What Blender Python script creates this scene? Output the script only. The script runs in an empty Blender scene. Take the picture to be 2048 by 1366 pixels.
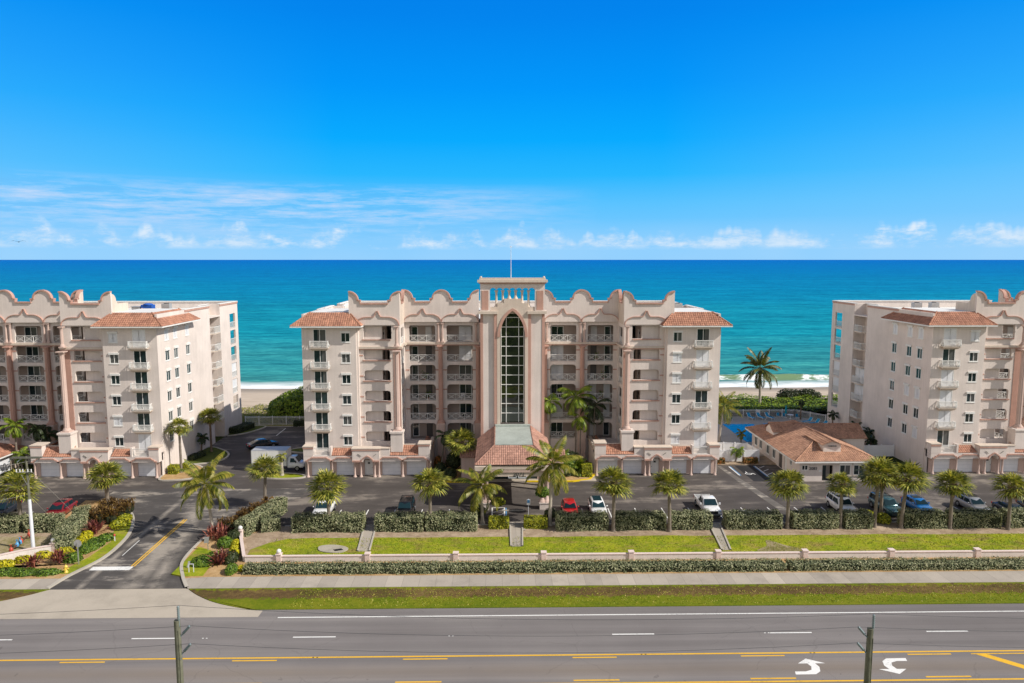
import bpy, bmesh, math, random
from math import sin, cos, pi, radians, sqrt, atan2
from mathutils import Vector, Matrix, noise as mnoise
SC = bpy.context.scene
COL = SC.collection
rnd = random.Random(11)
WL = {}          # world location of every object that may be a parent


class MB:
    """collects vertices and faces, then links them as ONE mesh object"""
    def __init__(s):
        s.v = []; s.f = []; s.sm = []; s.mi = []; s.cur = 0

    def face(s, pts, smooth=False):
        n = len(s.v); s.v += [tuple(p) for p in pts]
        s.f.append(tuple(range(n, n + len(pts)))); s.sm.append(smooth); s.mi.append(s.cur)

    def raw(s, vs, fs, smooth=False):
        n = len(s.v); s.v += [tuple(p) for p in vs]
        for f in fs:
            s.f.append(tuple(i + n for i in f)); s.sm.append(smooth); s.mi.append(s.cur)

    def box(s, x0, x1, y0, y1, z0, z1):
        if x0 > x1: x0, x1 = x1, x0
        if y0 > y1: y0, y1 = y1, y0
        if z0 > z1: z0, z1 = z1, z0
        s.raw([(x0, y0, z0), (x1, y0, z0), (x1, y1, z0), (x0, y1, z0), (x0, y0, z1), (x1, y0, z1), (x1, y1, z1), (x0, y1, z1)],
              [(0, 3, 2, 1), (4, 5, 6, 7), (0, 1, 5, 4), (1, 2, 6, 5), (2, 3, 7, 6), (3, 0, 4, 7)])

    def bar(s, p, q, w, h=None):
        p = Vector(p); q = Vector(q); h = h or w
        d = (q - p)
        if d.length < 1e-6: return
        d.normalize()
        up = Vector((0, 0, 1)) if abs(d.z) < .95 else Vector((0, 1, 0))
        a = d.cross(up).normalized() * (w / 2); b = a.cross(d).normalized() * (h / 2)
        s.raw([p - a - b, p + a - b, p + a + b, p - a + b, q - a - b, q + a - b, q + a + b, q - a + b],
              [(0, 3, 2, 1), (4, 5, 6, 7), (0, 1, 5, 4), (1, 2, 6, 5), (2, 3, 7, 6), (3, 0, 4, 7)])

    def tube(s, pts, rad, n=8, smooth=True, cap=True):
        pts = [Vector(p) for p in pts]
        if not isinstance(rad, (list, tuple)): rad = [rad] * len(pts)
        vs = []; prev = None
        for i, p in enumerate(pts):
            a = pts[max(i - 1, 0)]; b = pts[min(i + 1, len(pts) - 1)]
            d = (b - a).normalized()
            if prev is None:
                up = Vector((0, 0, 1)) if abs(d.z) < .9 else Vector((1, 0, 0))
                u = d.cross(up).normalized()
            else:
                u = (prev - d * prev.dot(d)).normalized()
            prev = u; w = d.cross(u)
            for k in range(n):
                t = 2 * pi * k / n
                vs.append(p + (u * cos(t) + w * sin(t)) * rad[i])
        fs = []
        for i in range(len(pts) - 1):
            for k in range(n):
                fs.append((i * n + k, i * n + (k + 1) % n, (i + 1) * n + (k + 1) % n, (i + 1) * n + k))
        s.raw(vs, fs, smooth)
        if cap:
            s.raw(vs[:n], [tuple(range(n))[::-1]]); s.raw(vs[-n:], [tuple(range(n))])

    def lathe(s, x, y, prof, n=12, smooth=True):
        """prof: list of (r, z)"""
        vs = []
        for r, z in prof:
            for k in range(n):
                t = 2 * pi * k / n
                rr = r[k % len(r)] if isinstance(r, (list, tuple)) else r
                vs.append((x + rr * cos(t), y + rr * sin(t), z))
        fs = []
        for i in range(len(prof) - 1):
            for k in range(n):
                fs.append((i * n + k, i * n + (k + 1) % n, (i + 1) * n + (k + 1) % n, (i + 1) * n + k))
        s.raw(vs, fs, smooth)
        s.raw(vs[-n:], [tuple(range(n))])

    def ball(s, c, r, n=10, m=6, sq=1.0):
        vs = []; fs = []
        for i in range(m + 1):
            a = -pi / 2 + pi * i / m
            for k in range(n):
                t = 2 * pi * k / n
                vs.append((c[0] + r * cos(a) * cos(t), c[1] + r * cos(a) * sin(t), c[2] + r * sq * sin(a)))
        for i in range(m):
            for k in range(n):
                fs.append((i * n + k, i * n + (k + 1) % n, (i + 1) * n + (k + 1) % n, (i + 1) * n + k))
        s.raw(vs, fs, True)

    def poly(s, pts, z0, z1=None):
        """flat sheet, or slab with sides, from a ground outline"""
        n = len(pts)
        top = z0 if z1 is None else z1
        s.face([(p[0], p[1], top) for p in pts])
        if z1 is not None:
            for i in range(n):
                a = pts[i]; b = pts[(i + 1) % n]
                s.face([(a[0], a[1], z0), (b[0], b[1], z0), (b[0], b[1], z1), (a[0], a[1], z1)])

    def skirt(s, pts, zb, y0, y1):
        """wall piece: from level zb up to the curve pts (x, z), thick from y0 to y1"""
        for i in range(len(pts) - 1):
            (xa, za), (xb, zc) = pts[i], pts[i + 1]
            if abs(xa - xb) > 1e-6:
                s.face([(xa, y0, zb), (xb, y0, zb), (xb, y0, zc), (xa, y0, za)])
                s.face([(xa, y1, zb), (xb, y1, zb), (xb, y1, zc), (xa, y1, za)])
            s.face([(xa, y0, za), (xb, y0, zc), (xb, y1, zc), (xa, y1, za)])
        (xa, za), (xb, zc) = pts[0], pts[-1]
        s.face([(xa, y0, zb), (xa, y1, zb), (xa, y1, za), (xa, y0, za)])
        s.face([(xb, y0, zb), (xb, y1, zb), (xb, y1, zc), (xb, y0, zc)])

    def ribbon(s, pts, h, y0, y1, rot=None):
        """moulding along the curve pts (x, z): height h, from y0 to y1"""
        P = [Vector((p[0], p[1])) for p in pts]; rows = []
        for i, p in enumerate(P):
            a = P[max(i - 1, 0)]; b = P[min(i + 1, len(P) - 1)]
            d = (b - a)
            d = d.normalized() if d.length > 1e-6 else Vector((1, 0))
            nrm = Vector((-d.y, d.x))
            if nrm.y < -0.2: nrm = -nrm
            q = p + nrm * h
            rows.append([(p.x, y0, p.y), (q.x, y0, q.y), (q.x, y1, q.y), (p.x, y1, p.y)])
        for i in range(len(rows) - 1):
            A, B = rows[i], rows[i + 1]
            for k in range(4):
                s.face([A[k], A[(k + 1) % 4], B[(k + 1) % 4], B[k]])
        s.face(rows[0]); s.face(rows[-1])

    def xf(s, M):
        s.v = [tuple(M @ Vector(p)) for p in s.v]; return s

    def mesh(s, name, mats):
        me = bpy.data.meshes.new(name)
        me.from_pydata(s.v, [], s.f)
        if not isinstance(mats, (list, tuple)): mats = [mats]
        for m in mats: me.materials.append(m)
        me.polygons.foreach_set('use_smooth', s.sm)
        if len(mats) > 1: me.polygons.foreach_set('material_index', s.mi)
        me.validate(); me.update()
        return me

    def build(s, name, mats, parent=None, loc=(0, 0, 0), weld=False):
        me = s.mesh(name, mats)
        if weld:
            bm = bmesh.new(); bm.from_mesh(me)
            bmesh.ops.remove_doubles(bm, verts=bm.verts, dist=1e-4)
            bmesh.ops.recalc_face_normals(bm, faces=bm.faces)
            bm.to_mesh(me); bm.free()
        return link(name, me, parent, loc)


def islands(mb, name, mats, parent):
    """builds every connected piece of a collector as a part of its own"""
    par = {}

    def find(a):
        while par[a] != a: par[a] = par[par[a]]; a = par[a]
        return a
    key = [(round(p[0], 3), round(p[1], 3), round(p[2], 3)) for p in mb.v]
    for k in key: par.setdefault(k, k)
    for f in mb.f:
        r = find(key[f[0]])
        for i in f[1:]: par[find(key[i])] = r
    out = {}
    for f, s_ in zip(mb.f, mb.sm): out.setdefault(find(key[f[0]]), []).append((f, s_))
    res = []
    for fs in out.values():
        m = MB()
        for f, s_ in fs: m.face([mb.v[i] for i in f], s_)
        res.append(m.build(name, mats, parent))
    return res


def link(name, me, parent=None, loc=(0, 0, 0), rz=0.0):
    """loc is a world location (things are only turned after their parts are in place)"""
    o = bpy.data.objects.new(name, me)
    COL.objects.link(o)
    L = Vector(loc)
    WL[o.name] = L
    if parent is not None:
        o.parent = parent
        L = L - WL.get(parent.name, Vector((0, 0, 0)))
    o.location = L
    o.rotation_euler = (0, 0, rz)
    return o


def tag(o, label, cat, group=None, kind=None):
    o['label'] = label
    if cat: o['category'] = cat
    if group: o['group'] = group
    if kind: o['kind'] = kind
    return o


def thing(name, label, cat, loc=(0, 0, 0), rz=0.0, group=None):
    o = link(name, None, None, loc, rz)
    o.empty_display_size = .3
    return tag(o, label, cat, group)


def structure(o, label=None):
    o['kind'] = 'structure'
    if label: o['label'] = label
    return o


def copy_tree(o, parent=None):
    c = o.copy(); COL.objects.link(c)
    if parent is not None: c.parent = parent
    for ch in list(o.children): copy_tree(ch, c)
    return c


def place(o, loc, rz=0.0, sc=1.0, label=None):
    o.location = loc; o.rotation_euler = (0, 0, rz)
    o.scale = (sc, sc, sc) if not isinstance(sc, tuple) else sc
    if label: o['label'] = label
    return o


# ------------------------------------------------------------------ materials
class NT:
    def __init__(s, name):
        s.m = bpy.data.materials.new(name); s.m.use_nodes = True
        s.t = s.m.node_tree; s.b = s.t.nodes['Principled BSDF']; s.out = s.t.nodes['Material Output']

    def n(s, typ, **kw):
        nd = s.t.nodes.new('ShaderNode' + typ)
        for k, v in kw.items():
            if k in nd.inputs: nd.inputs[k].default_value = v
            else: setattr(nd, k, v)
        return nd

    def l(s, a, b): s.t.links.new(a, b)

    def coord(s, scale=(1, 1, 1), kind='Object'):
        tc = s.n('TexCoord'); mp = s.n('Mapping')
        mp.inputs['Scale'].default_value = scale
        s.l(tc.outputs[kind], mp.inputs['Vector']); return mp.outputs[0]

    def noise(s, vec, scale, detail=4, rough=.6):
        nd = s.n('TexNoise'); nd.inputs['Scale'].default_value = scale
        nd.inputs['Detail'].default_value = detail; nd.inputs['Roughness'].default_value = rough
        s.l(vec, nd.inputs['Vector']); return nd.outputs['Fac']

    def ramp(s, fac, stops, interp='LINEAR'):
        r = s.n('ValToRGB'); cr = r.color_ramp; cr.interpolation = interp
        while len(cr.elements) < len(stops): cr.elements.new(.5)
        for e, (p, c) in zip(cr.elements, stops):
            e.position = p; e.color = (*c, 1) if len(c) == 3 else c
        s.l(fac, r.inputs[0]); return r.outputs[0]

    def mix(s, fac, a, b, mode='MIX'):
        nd = s.n('Mix'); nd.data_type = 'RGBA'; nd.blend_type = mode
        for sock, val in ((nd.inputs[0], fac), (nd.inputs[6], a), (nd.inputs[7], b)):
            if hasattr(val, 'links') or hasattr(val, 'is_linked'): s.l(val, sock)
            elif isinstance(val, (int, float)): sock.default_value = val
            else: sock.default_value = (*val, 1)
        return nd.outputs[2]

    def math(s, op, a, b=0.0, clamp=False):
        nd = s.n('Math'); nd.operation = op; nd.use_clamp = clamp
        for sock, val in ((nd.inputs[0], a), (nd.inputs[1], b)):
            if isinstance(val, (int, float)): sock.default_value = val
            else: s.l(val, sock)
        return nd.outputs[0]

    def bump(s, h, strength=.3, dist=.05):
        nd = s.n('Bump'); nd.inputs['Strength'].default_value = strength; nd.inputs['Distance'].default_value = dist
        s.l(h, nd.inputs['Height']); s.l(nd.outputs[0], s.b.inputs['Normal'])

    def col(s, c):
        if hasattr(c, 'links') or hasattr(c, 'is_linked'): s.l(c, s.b.inputs['Base Color'])
        else: s.b.inputs['Base Color'].default_value = (*c, 1)

    def set(s, **kw):
        for k, v in kw.items(): s.b.inputs[k.replace('_', ' ')].default_value = v
        return s


def mulc(c, k): return tuple(x * k for x in c)


def paint(name, c, var=.10, scale=.6, rough=.8, spec=.25, fine=14, streak=0.0, bump=.15):
    """painted or rendered surface: base colour with large soft stains and a fine grain, streaks run down"""
    t = NT(name); v = t.coord()
    a = t.noise(v, scale, 5, .62); b = t.noise(v, fine, 2, .5)
    c1 = t.ramp(a, [(.30, mulc(c, 1 - var)), (.72, mulc(c, 1 + var * .6))])
    c2 = t.ramp(b, [(.3, (.93, .93, .93)), (.7, (1.04, 1.04, 1.04))])
    o = t.mix(1.0, c1, c2, 'MULTIPLY')
    if streak:
        vs = t.coord((2.2, 2.2, .10)); sfac = t.noise(vs, 1.4, 4, .7)
        sc = t.ramp(sfac, [(.42, (1 - streak, 1 - streak * 1.05, 1 - streak * 1.1)), (.62, (1, 1, 1))])
        o = t.mix(1.0, o, sc, 'MULTIPLY')
    t.col(o); t.set(Roughness=rough, Specular_IOR_Level=spec)
    if bump: t.bump(b, bump, .02)
    return t.m


def metal_paint(name, c, rough=.35, metallic=0.0, coat=.0, spec=.5):
    t = NT(name); v = t.coord(); a = t.noise(v, 3.0, 3, .6)
    t.col(t.ramp(a, [(.3, mulc(c, .9)), (.7, mulc(c, 1.06))]))
    t.set(Roughness=rough, Metallic=metallic, Coat_Weight=coat, Coat_Roughness=.06, Specular_IOR_Level=spec)
    return t.m


def foliage(name, dark, mid, light, rough=.55, trans=.25, scale=3.0, per_obj=True):
    """leaf material: dark and light clumps from position, some light through the leaf"""
    t = NT(name)
    geo = t.n('NewGeometry')
    nz = t.n('TexNoise'); nz.inputs['Scale'].default_value = scale; nz.inputs['Detail'].default_value = 3
    t.l(geo.outputs['Position'], nz.inputs['Vector'])
    rv = geo.outputs['Random Per Island']
    f = t.math('ADD', t.math('MULTIPLY', nz.outputs['Fac'], .65), t.math('MULTIPLY', rv, .42))
    c = t.ramp(f, [(.30, dark), (.52, mid), (.78, light)])
    t.col(c); t.set(Roughness=rough, Specular_IOR_Level=.35)
    if trans:
        tr = t.n('BsdfTranslucent'); t.l(t.mix(1.0, c, (1.3, 1.25, .6), 'MULTIPLY'), tr.inputs['Color'])
        ms = t.n('MixShader'); ms.inputs[0].default_value = trans
        t.l(t.b.outputs[0], ms.inputs[1]); t.l(tr.outputs[0], ms.inputs[2]); t.l(ms.outputs[0], t.out.inputs['Surface'])
    return t.m


M = {}
STUC = (.74, .655, .60)
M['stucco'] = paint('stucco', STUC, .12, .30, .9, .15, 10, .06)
M['stucco_in'] = paint('stucco_gallery_shade', (.40, .325, .285), .07, .5, .9, .15, 10)  # wall stucco darkened: the shade of the galleries is put into the colour
M['pink'] = paint('pink_trim', (.54, .325, .26), .12, .8, .85, .2, 9, .10)
M['pinkwall'] = paint('pale_pink_plaster', (.60, .45, .39), .08, .6, .9, .15, 10, .08)
M['cream'] = paint('cream_plaster', (.66, .56, .47), .07, .6, .9, .15, 10, .08)
M['white'] = paint('white_paint', (.78, .77, .74), .05, .8, .6, .3, 12, .06)
M['roofwhite'] = paint('white_roof', (.74, .73, .70), .08, .25, .8, .2, 6)
M['membrane'] = paint('grey_membrane', (.40, .44, .40), .2, .45, .8, .25, 5, .12)
M['shutter'] = None
M['vinyl'] = paint('white_vinyl', (.80, .80, .80), .04, .6, .5, .35, 10)


def shutter_mat():
    t = NT('white_shutter'); v = t.coord()
    sx = t.n('SeparateXYZ'); t.l(v, sx.inputs[0])
    w = t.math('SINE', t.math('MULTIPLY', sx.outputs['Z'], 60.0))
    a = t.noise(v, 1.2, 3)
    c = t.ramp(a, [(.3, (.66, .67, .69)), (.7, (.78, .78, .79))])
    t.col(t.mix(t.math('MULTIPLY', t.math('ADD', w, 1.0), .08), c, (.45, .46, .5)))
    t.bump(w, .25, .02); t.set(Roughness=.55); return t.m


M['shutter'] = shutter_mat()


def garage_mat():
    t = NT('garage_door_white'); v = t.coord()
    sx = t.n('SeparateXYZ'); t.l(v, sx.inputs[0])
    fz = t.math('FRACT', t.math('MULTIPLY', sx.outputs['Z'], 1.95))
    gr = t.math('LESS_THAN', fz, .06)
    fx = t.math('FRACT', t.math('MULTIPLY', sx.outputs['X'], 1.5)); gx = t.math('LESS_THAN', fx, .03)
    a = t.noise(v, .9, 4)
    c = t.ramp(a, [(.3, (.70, .71, .74)), (.7, (.80, .80, .82))])
    t.col(t.mix(t.math('MULTIPLY', t.math('MAXIMUM', gr, t.math('MULTIPLY', gx, .4)), .55), c, (.40, .42, .46)))
    t.set(Roughness=.5); return t.m


M['garage'] = garage_mat()


def glass_mat(name, c1, c2, rough=.06, spec=.6, curtain=False):
    t = NT(name); oi = t.n('ObjectInfo'); v = t.coord(); a = t.noise(v, .8, 3)
    f = t.math('ADD', t.math('MULTIPLY', a, .6), t.math('MULTIPLY', oi.outputs['Random'], .5))
    c = t.ramp(f, [(.25, c1), (.8, c2)])
    if curtain:         # blinds or curtains drawn behind some panes
        sx = t.n('SeparateXYZ'); t.l(v, sx.inputs[0])
        r2 = t.math('FRACT', t.math('MULTIPLY', oi.outputs['Random'], 7.13))
        lim = t.math('SUBTRACT', t.math('MULTIPLY', r2, 1.6), .8)
        side = t.math('MULTIPLY', t.math('GREATER_THAN', sx.outputs['X'], lim), t.math('GREATER_THAN', oi.outputs['Random'], .45))
        fold = t.math('ADD', .75, t.math('MULTIPLY', t.math('SINE', t.math('MULTIPLY', sx.outputs['X'], 55.0)), .25))
        cc = t.n('Mix'); cc.data_type = 'RGBA'; cc.blend_type = 'MULTIPLY'; cc.inputs[0].default_value = 1.0
        cc.inputs[6].default_value = (.14, .145, .14, 1); t.l(fold, cc.inputs[7])
        c = t.mix(side, c, cc.outputs[2])
    t.col(c); t.set(Roughness=rough, Specular_IOR_Level=spec, IOR=1.5)
    return t.m


M['glass'] = glass_mat('window_glass', (.008, .018, .022), (.030, .052, .055), curtain=True)
M['towerglass'] = glass_mat('tower_glass', (.006, .010, .008), (.020, .028, .018), .015, 1.0)
M['carglass'] = glass_mat('car_glass', (.006, .014, .018), (.016, .040, .050), .05, .22)
M['doorpaint'] = paint('door_dark', (.10, .09, .085), .1, 1, .5, .3)
M['doorpale'] = paint('door_pale', (.60, .58, .56), .06, 1, .5, .3)


def tile_mat(name, c, dark):
    t = NT(name); v = t.coord()
    geo = t.n('NewGeometry')
    a = t.noise(v, .7, 4, .65); b = t.noise(v, 6.0, 2)
    c1 = t.ramp(a, [(.28, dark), (.55, c), (.8, mulc(c, 1.18))])
    c2 = t.ramp(b, [(.25, (.66, .62, .6)), (.5, (1, 1, 1)), (.8, (1.16, 1.1, 1.06))])
    r = t.ramp(geo.outputs['Random Per Island'], [(0, (.80, .78, .76)), (1, (1.14, 1.1, 1.08))])
    t.col(t.mix(1.0, t.mix(1.0, c1, c2, 'MULTIPLY'), r, 'MULTIPLY'))
    t.set(Roughness=.82, Specular_IOR_Level=.2); return t.m


M['tile'] = tile_mat('terracotta_tile', (.42, .22, .15), (.28, .14, .10))
M['tile2'] = tile_mat('weathered_pink_tile', (.42, .245, .19), (.29, .165, .13))
M['tile3'] = tile_mat('tan_tile', (.44, .26, .175), (.33, .185, .125))


def asphalt(name, c, light, dust=.5, scale=.10, fine=40.0, swath=None):
    t = NT(name); v = t.coord((1, 1, 1)); v2 = t.coord((.35, 1.6, 1))
    a = t.noise(v, scale, 6, .68); b = t.noise(v, fine, 2, .5); d = t.noise(v2, scale * 2.6, 6, .7)
    f = t.math('MULTIPLY', t.math('ADD', a, d), .5)
    c1 = t.ramp(f, [(.43, mulc(c, .80)), (.50, c), (.53, mulc(c, 1.2)), (.575, light), (.66, mulc(light, 1.2))])
    c2 = t.ramp(b, [(.3, (.84, .84, .84)), (.7, (1.12, 1.12, 1.12))])
    if swath:
        sx = t.n('SeparateXYZ'); t.l(v, sx.inputs[0]); m_ = None
        for x0, dxdy, y0, wid in swath:        # centre line x0 + dxdy*(y-y0), half width
            d = t.math('SUBTRACT', sx.outputs['X'], t.math('ADD', x0, t.math('MULTIPLY', t.math('SUBTRACT', sx.outputs['Y'], y0), dxdy)))
            k = t.math('SUBTRACT', 1.0, t.math('DIVIDE', t.math('ABSOLUTE', d), wid), True)
            m_ = k if m_ is None else t.math('MAXIMUM', m_, k)
        w_ = t.noise(v, .35, 6, .7)
        m_ = t.math('MULTIPLY', m_, t.math('MULTIPLY', t.math('SUBTRACT', w_, .36), 4.5, True), True)
        c1 = t.mix(m_, c1, mulc(light, 1.1))
    t.col(t.mix(1.0, c1, c2, 'MULTIPLY')); t.set(Roughness=.9, Specular_IOR_Level=.25)
    t.bump(b, .3, .01); return t.m


M['parking'] = asphalt('parking_asphalt', (.088, .076, .069), (.22, .19, .16))
M['entryroad'] = asphalt('worn_entry_asphalt', (.085, .077, .072), (.30, .265, .225), scale=.14, swath=[(-36.2, -.10, 65, 1.6), (-34.2, -.22, 66, 1.1), (-40.6, -.05, 66, .5)])
M['wallwhite'] = paint('whitewashed_wall', (.74, .69, .65), .08, .8, .85, .15, 10, .08)
M['copingpink'] = paint('pale_pink_coping', (.72, .59, .54), .06, .8, .85, .15, 10)
M['patch'] = asphalt('patched_asphalt', (.15, .135, .12), (.36, .32, .27), scale=.4)
M['newasph'] = asphalt('fresh_asphalt', (.026, .025, .027), (.040, .038, .038))


def highway_mat():
    t = NT('highway_asphalt'); v = t.coord((.02, 1.0, 1)); v1 = t.coord()
    sy = t.n('SeparateXYZ'); t.l(v1, sy.inputs[0])
    lanes = t.noise(v, .55, 5, .7); big = t.noise(v1, .06, 5, .6); fine = t.noise(v1, 26.0, 2, .5)
    f = t.math('ADD', t.math('MULTIPLY', lanes, .6), t.math('MULTIPLY', big, .4))
    c = t.ramp(f, [(.32, (.145, .130, .126)), (.5, (.205, .187, .181)), (.66, (.265, .242, .228))])
    # dusty tan strip along the turn lane
    d = t.math('SUBTRACT', 1.0, t.math('MULTIPLY', t.math('ABSOLUTE', t.math('SUBTRACT', sy.outputs['Y'], 49.4)), .75), True)
    d = t.math('MULTIPLY', t.math('MULTIPLY', d, big), 1.1, True)
    c = t.mix(d, c, (.27, .215, .165))
    # wheel tracks
    tr = t.math('SINE', t.math('MULTIPLY', sy.outputs['Y'], 3.6))
    c = t.mix(t.math('MULTIPLY', t.math('ADD', tr, 1.0), .10), c, (.09, .083, .08))
    vo = t.n('TexVoronoi'); vo.feature = 'DISTANCE_TO_EDGE'; vo.inputs['Scale'].default_value = .16
    wv = t.n('VectorMath'); wv.operation = 'ADD'; t.l(v1, wv.inputs[0])
    wn_ = t.n('TexNoise'); wn_.inputs['Scale'].default_value = .7; t.l(v1, wn_.inputs['Vector']); t.l(wn_.outputs['Color'], wv.inputs[1]); t.l(wv.outputs[0], vo.inputs['Vector'])
    ck = t.math('MULTIPLY', t.math('LESS_THAN', vo.outputs['Distance'], .006), t.math('GREATER_THAN', big, .5))
    c = t.mix(t.math('MULTIPLY', ck, .14), c, (.05, .045, .04))
    sp = t.math('GREATER_THAN', t.noise(v1, 1.1, 3, .5), .72)
    c = t.mix(t.math('MULTIPLY', sp, .30), c, (.06, .055, .05))
    g = t.ramp(fine, [(.25, (.78, .78, .78)), (.75, (1.2, 1.2, 1.2))])
    t.col(t.mix(1.0, c, g, 'MULTIPLY')); t.set(Roughness=.88, Specular_IOR_Level=.25); t.bump(fine, .3, .012); return t.m


M['highway'] = highway_mat()


def concrete_mat(name, c, var=.14, joint=0.0, scale=.35):
    t = NT(name); v = t.coord()
    a = t.noise(v, scale, 6, .66); b = t.noise(v, 18, 2)
    c1 = t.ramp(a, [(.28, mulc(c, 1 - var * 1.6)), (.5, c), (.75, mulc(c, 1 + var * .7))])
    o = t.mix(1.0, c1, t.ramp(b, [(.3, (.9, .9, .9)), (.7, (1.07, 1.07, 1.07))]), 'MULTIPLY')
    if joint:
        sx = t.n('SeparateXYZ'); t.l(v, sx.inputs[0])
        xx = t.math('ADD', sx.outputs['X'], t.math('MULTIPLY', sx.outputs['Y'], 0.0))
        fr = t.math('FRACT', t.math('DIVIDE', xx, joint)); j = t.math('LESS_THAN', fr, .018)
        cell = t.math('FLOOR', t.math('DIVIDE', xx, joint))
        wn = t.n('TexWhiteNoise'); wn.noise_dimensions = '1D'; t.l(cell, wn.inputs['W'])
        o = t.mix(1.0, o, t.ramp(wn.outputs['Value'], [(0, (.86, .86, .87)), (.85, (1.0, 1.0, 1.0)), (1, (1.16, 1.16, 1.16))]), 'MULTIPLY')
        o = t.mix(t.math('MULTIPLY', j, .6), o, (.15, .13, .11))
    t.col(o); t.set(Roughness=.9, Specular_IOR_Level=.2); t.bump(b, .2, .01); return t.m


M['sidewalk'] = concrete_mat('sidewalk_concrete', (.42, .37, .31), .14, 1.55)
M['apron'] = concrete_mat('apron_concrete', (.44, .385, .315), .13, 0, .22)
M['kerb'] = concrete_mat('kerb_concrete', (.45, .41, .35), .12)
M['deck'] = concrete_mat('pool_deck_concrete', (.42, .38, .33), .1)
M['stone'] = concrete_mat('drain_stone', (.40, .36, .29), .2, 0, 1.0)


def marking(name, c, wear=.5):
    t = NT(name); v = t.coord(); a = t.noise(v, 5.0, 5, .7); b = t.noise(v, .6, 3)
    f = t.math('ADD', t.math('MULTIPLY', a, .6), t.math('MULTIPLY', b, .4))
    t.col(t.ramp(f, [(.36, mulc(c, wear)), (.48, c)])); t.set(Roughness=.7); return t.m


M['mwhite'] = marking('white_road_paint', (.78, .77, .74), .62)
M['mworn'] = marking('worn_white_road_paint', (.66, .65, .62), .4)
M['myellow'] = marking('yellow_road_paint', (.78, .44, .02), .72)
M['mfaint'] = marking('faded_yellow_road_paint', (.42, .26, .06), .45)
M['mblue'] = marking('blue_road_paint', (.10, .30, .55), .7)
M['kerbyellow'] = paint('yellow_kerb_paint', (.72, .50, .01), .12, 1.0, .7, .3, 8)


def grass_mat(name, stops, scale=.35, fine=9.0, stretch=(1, 1, 1), yband=None, dry=None):
    t = NT(name); v = t.coord(stretch); v1 = t.coord()
    a = t.noise(v, scale, 6, .7); b = t.noise(v1, fine, 3, .7); e = t.noise(v1, 2.2, 4, .65)
    f = t.math('ADD', t.math('ADD', t.math('MULTIPLY', a, .5), t.math('MULTIPLY', b, .22)), t.math('MULTIPLY', e, .28))
    c = t.ramp(f, stops)
    if yband:
        y0, y1, stops2 = yband
        sy = t.n('SeparateXYZ'); t.l(v1, sy.inputs[0])
        yy = t.math('ADD', sy.outputs['Y'], t.math('MULTIPLY', t.math('SUBTRACT', e, .5), 2.4))
        m = t.math('MULTIPLY', t.math('MULTIPLY', t.math('SUBTRACT', yy, y0), 3.5, True), t.math('MULTIPLY', t.math('SUBTRACT', y1, yy), 3.0, True), True)
        m = t.math('MULTIPLY', m, t.math('MULTIPLY', a, 2.1, True))
        c = t.mix(m, c, t.ramp(f, stops2))
    if dry:
        dn = t.noise(t.coord((.5, 1, 1)), .55, 6, .7); c = t.mix(t.math('MULTIPLY', t.math('SUBTRACT', dn, .50), 6.0, True), c, t.ramp(f, [(.35, mulc(dry, .5)), (.6, dry)]))
    t.col(c); t.set(Roughness=.95, Specular_IOR_Level=.1); t.bump(b, .7, .06); return t.m


G_GREEN = [(.32, (.08, .125, .010)), (.45, (.19, .245, .014)), (.55, (.30, .32, .018)), (.70, (.45, .36, .07))]
M['lawn'] = grass_mat('lawn_grass', G_GREEN, dry=(.34, .25, .08))
M['verge'] = grass_mat('verge_grass', [(.30, (.055, .085, .008)), (.47, (.125, .160, .008)), (.60, (.20, .20, .016)), (.75, (.28, .23, .05))],
                       .3, 9, (.5, 1, 1), (60.75, 62.75, [(.30, (.055, .036, .018)), (.47, (.10, .062, .028)), (.58, (.17, .115, .04)), (.72, (.27, .20, .09))]))
M['drylawn'] = grass_mat('dry_sandy_lawn', [(.32, (.09, .095, .025)), (.46, (.22, .19, .08)), (.58, (.40, .32, .21)), (.74, (.50, .42, .30))])
M['darkgrass'] = grass_mat('dark_grass', [(.3, (.04, .06, .012)), (.5, (.09, .11, .02)), (.7, (.17, .16, .05))])  # darker greens and browns than the lawn
M['mulch'] = grass_mat('sandy_mulch', [(.3, (.15, .11, .075)), (.45, (.30, .22, .15)), (.56, (.43, .33, .235)), (.70, (.54, .43, .32))], .5, 12)
M['goldmulch'] = grass_mat('golden_pine_mulch', [(.3, (.24, .13, .055)), (.45, (.40, .25, .11)), (.58, (.52, .35, .18)), (.74, (.62, .47, .28))], .6, 14)
M['scrub'] = grass_mat('coastal_scrub', [(.34, (.010, .016, .005)), (.46, (.03, .045, .010)), (.56, (.07, .085, .02)), (.72, (.20, .15, .08))], .05, 1.2)
M['dune'] = grass_mat('dune_grass', [(.32, (.06, .085, .02)), (.45, (.16, .17, .04)), (.56, (.29, .24, .10)), (.70, (.45, .36, .24))], .5, 6)


def sand_mat():
    t = NT('beach_sand'); v = t.coord(); v2 = t.coord((.25, 1.4, 1)); sy = t.n('SeparateXYZ'); t.l(v, sy.inputs[0])
    a = t.noise(v2, .5, 6, .7); b = t.noise(v, 7, 3)
    c = t.ramp(a, [(.3, (.41, .32, .23)), (.5, (.53, .425, .32)), (.7, (.60, .50, .39))])
    wet = t.math('MULTIPLY', t.math('SUBTRACT', t.math('ADD', sy.outputs['Y'], t.math('MULTIPLY', a, 4.0)), 162.0), .18, True)
    c = t.mix(wet, c, (.30, .245, .19))
    t.col(c); t.set(Roughness=.85); t.bump(b, .35, .05); return t.m


M['sand'] = sand_mat()


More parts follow.
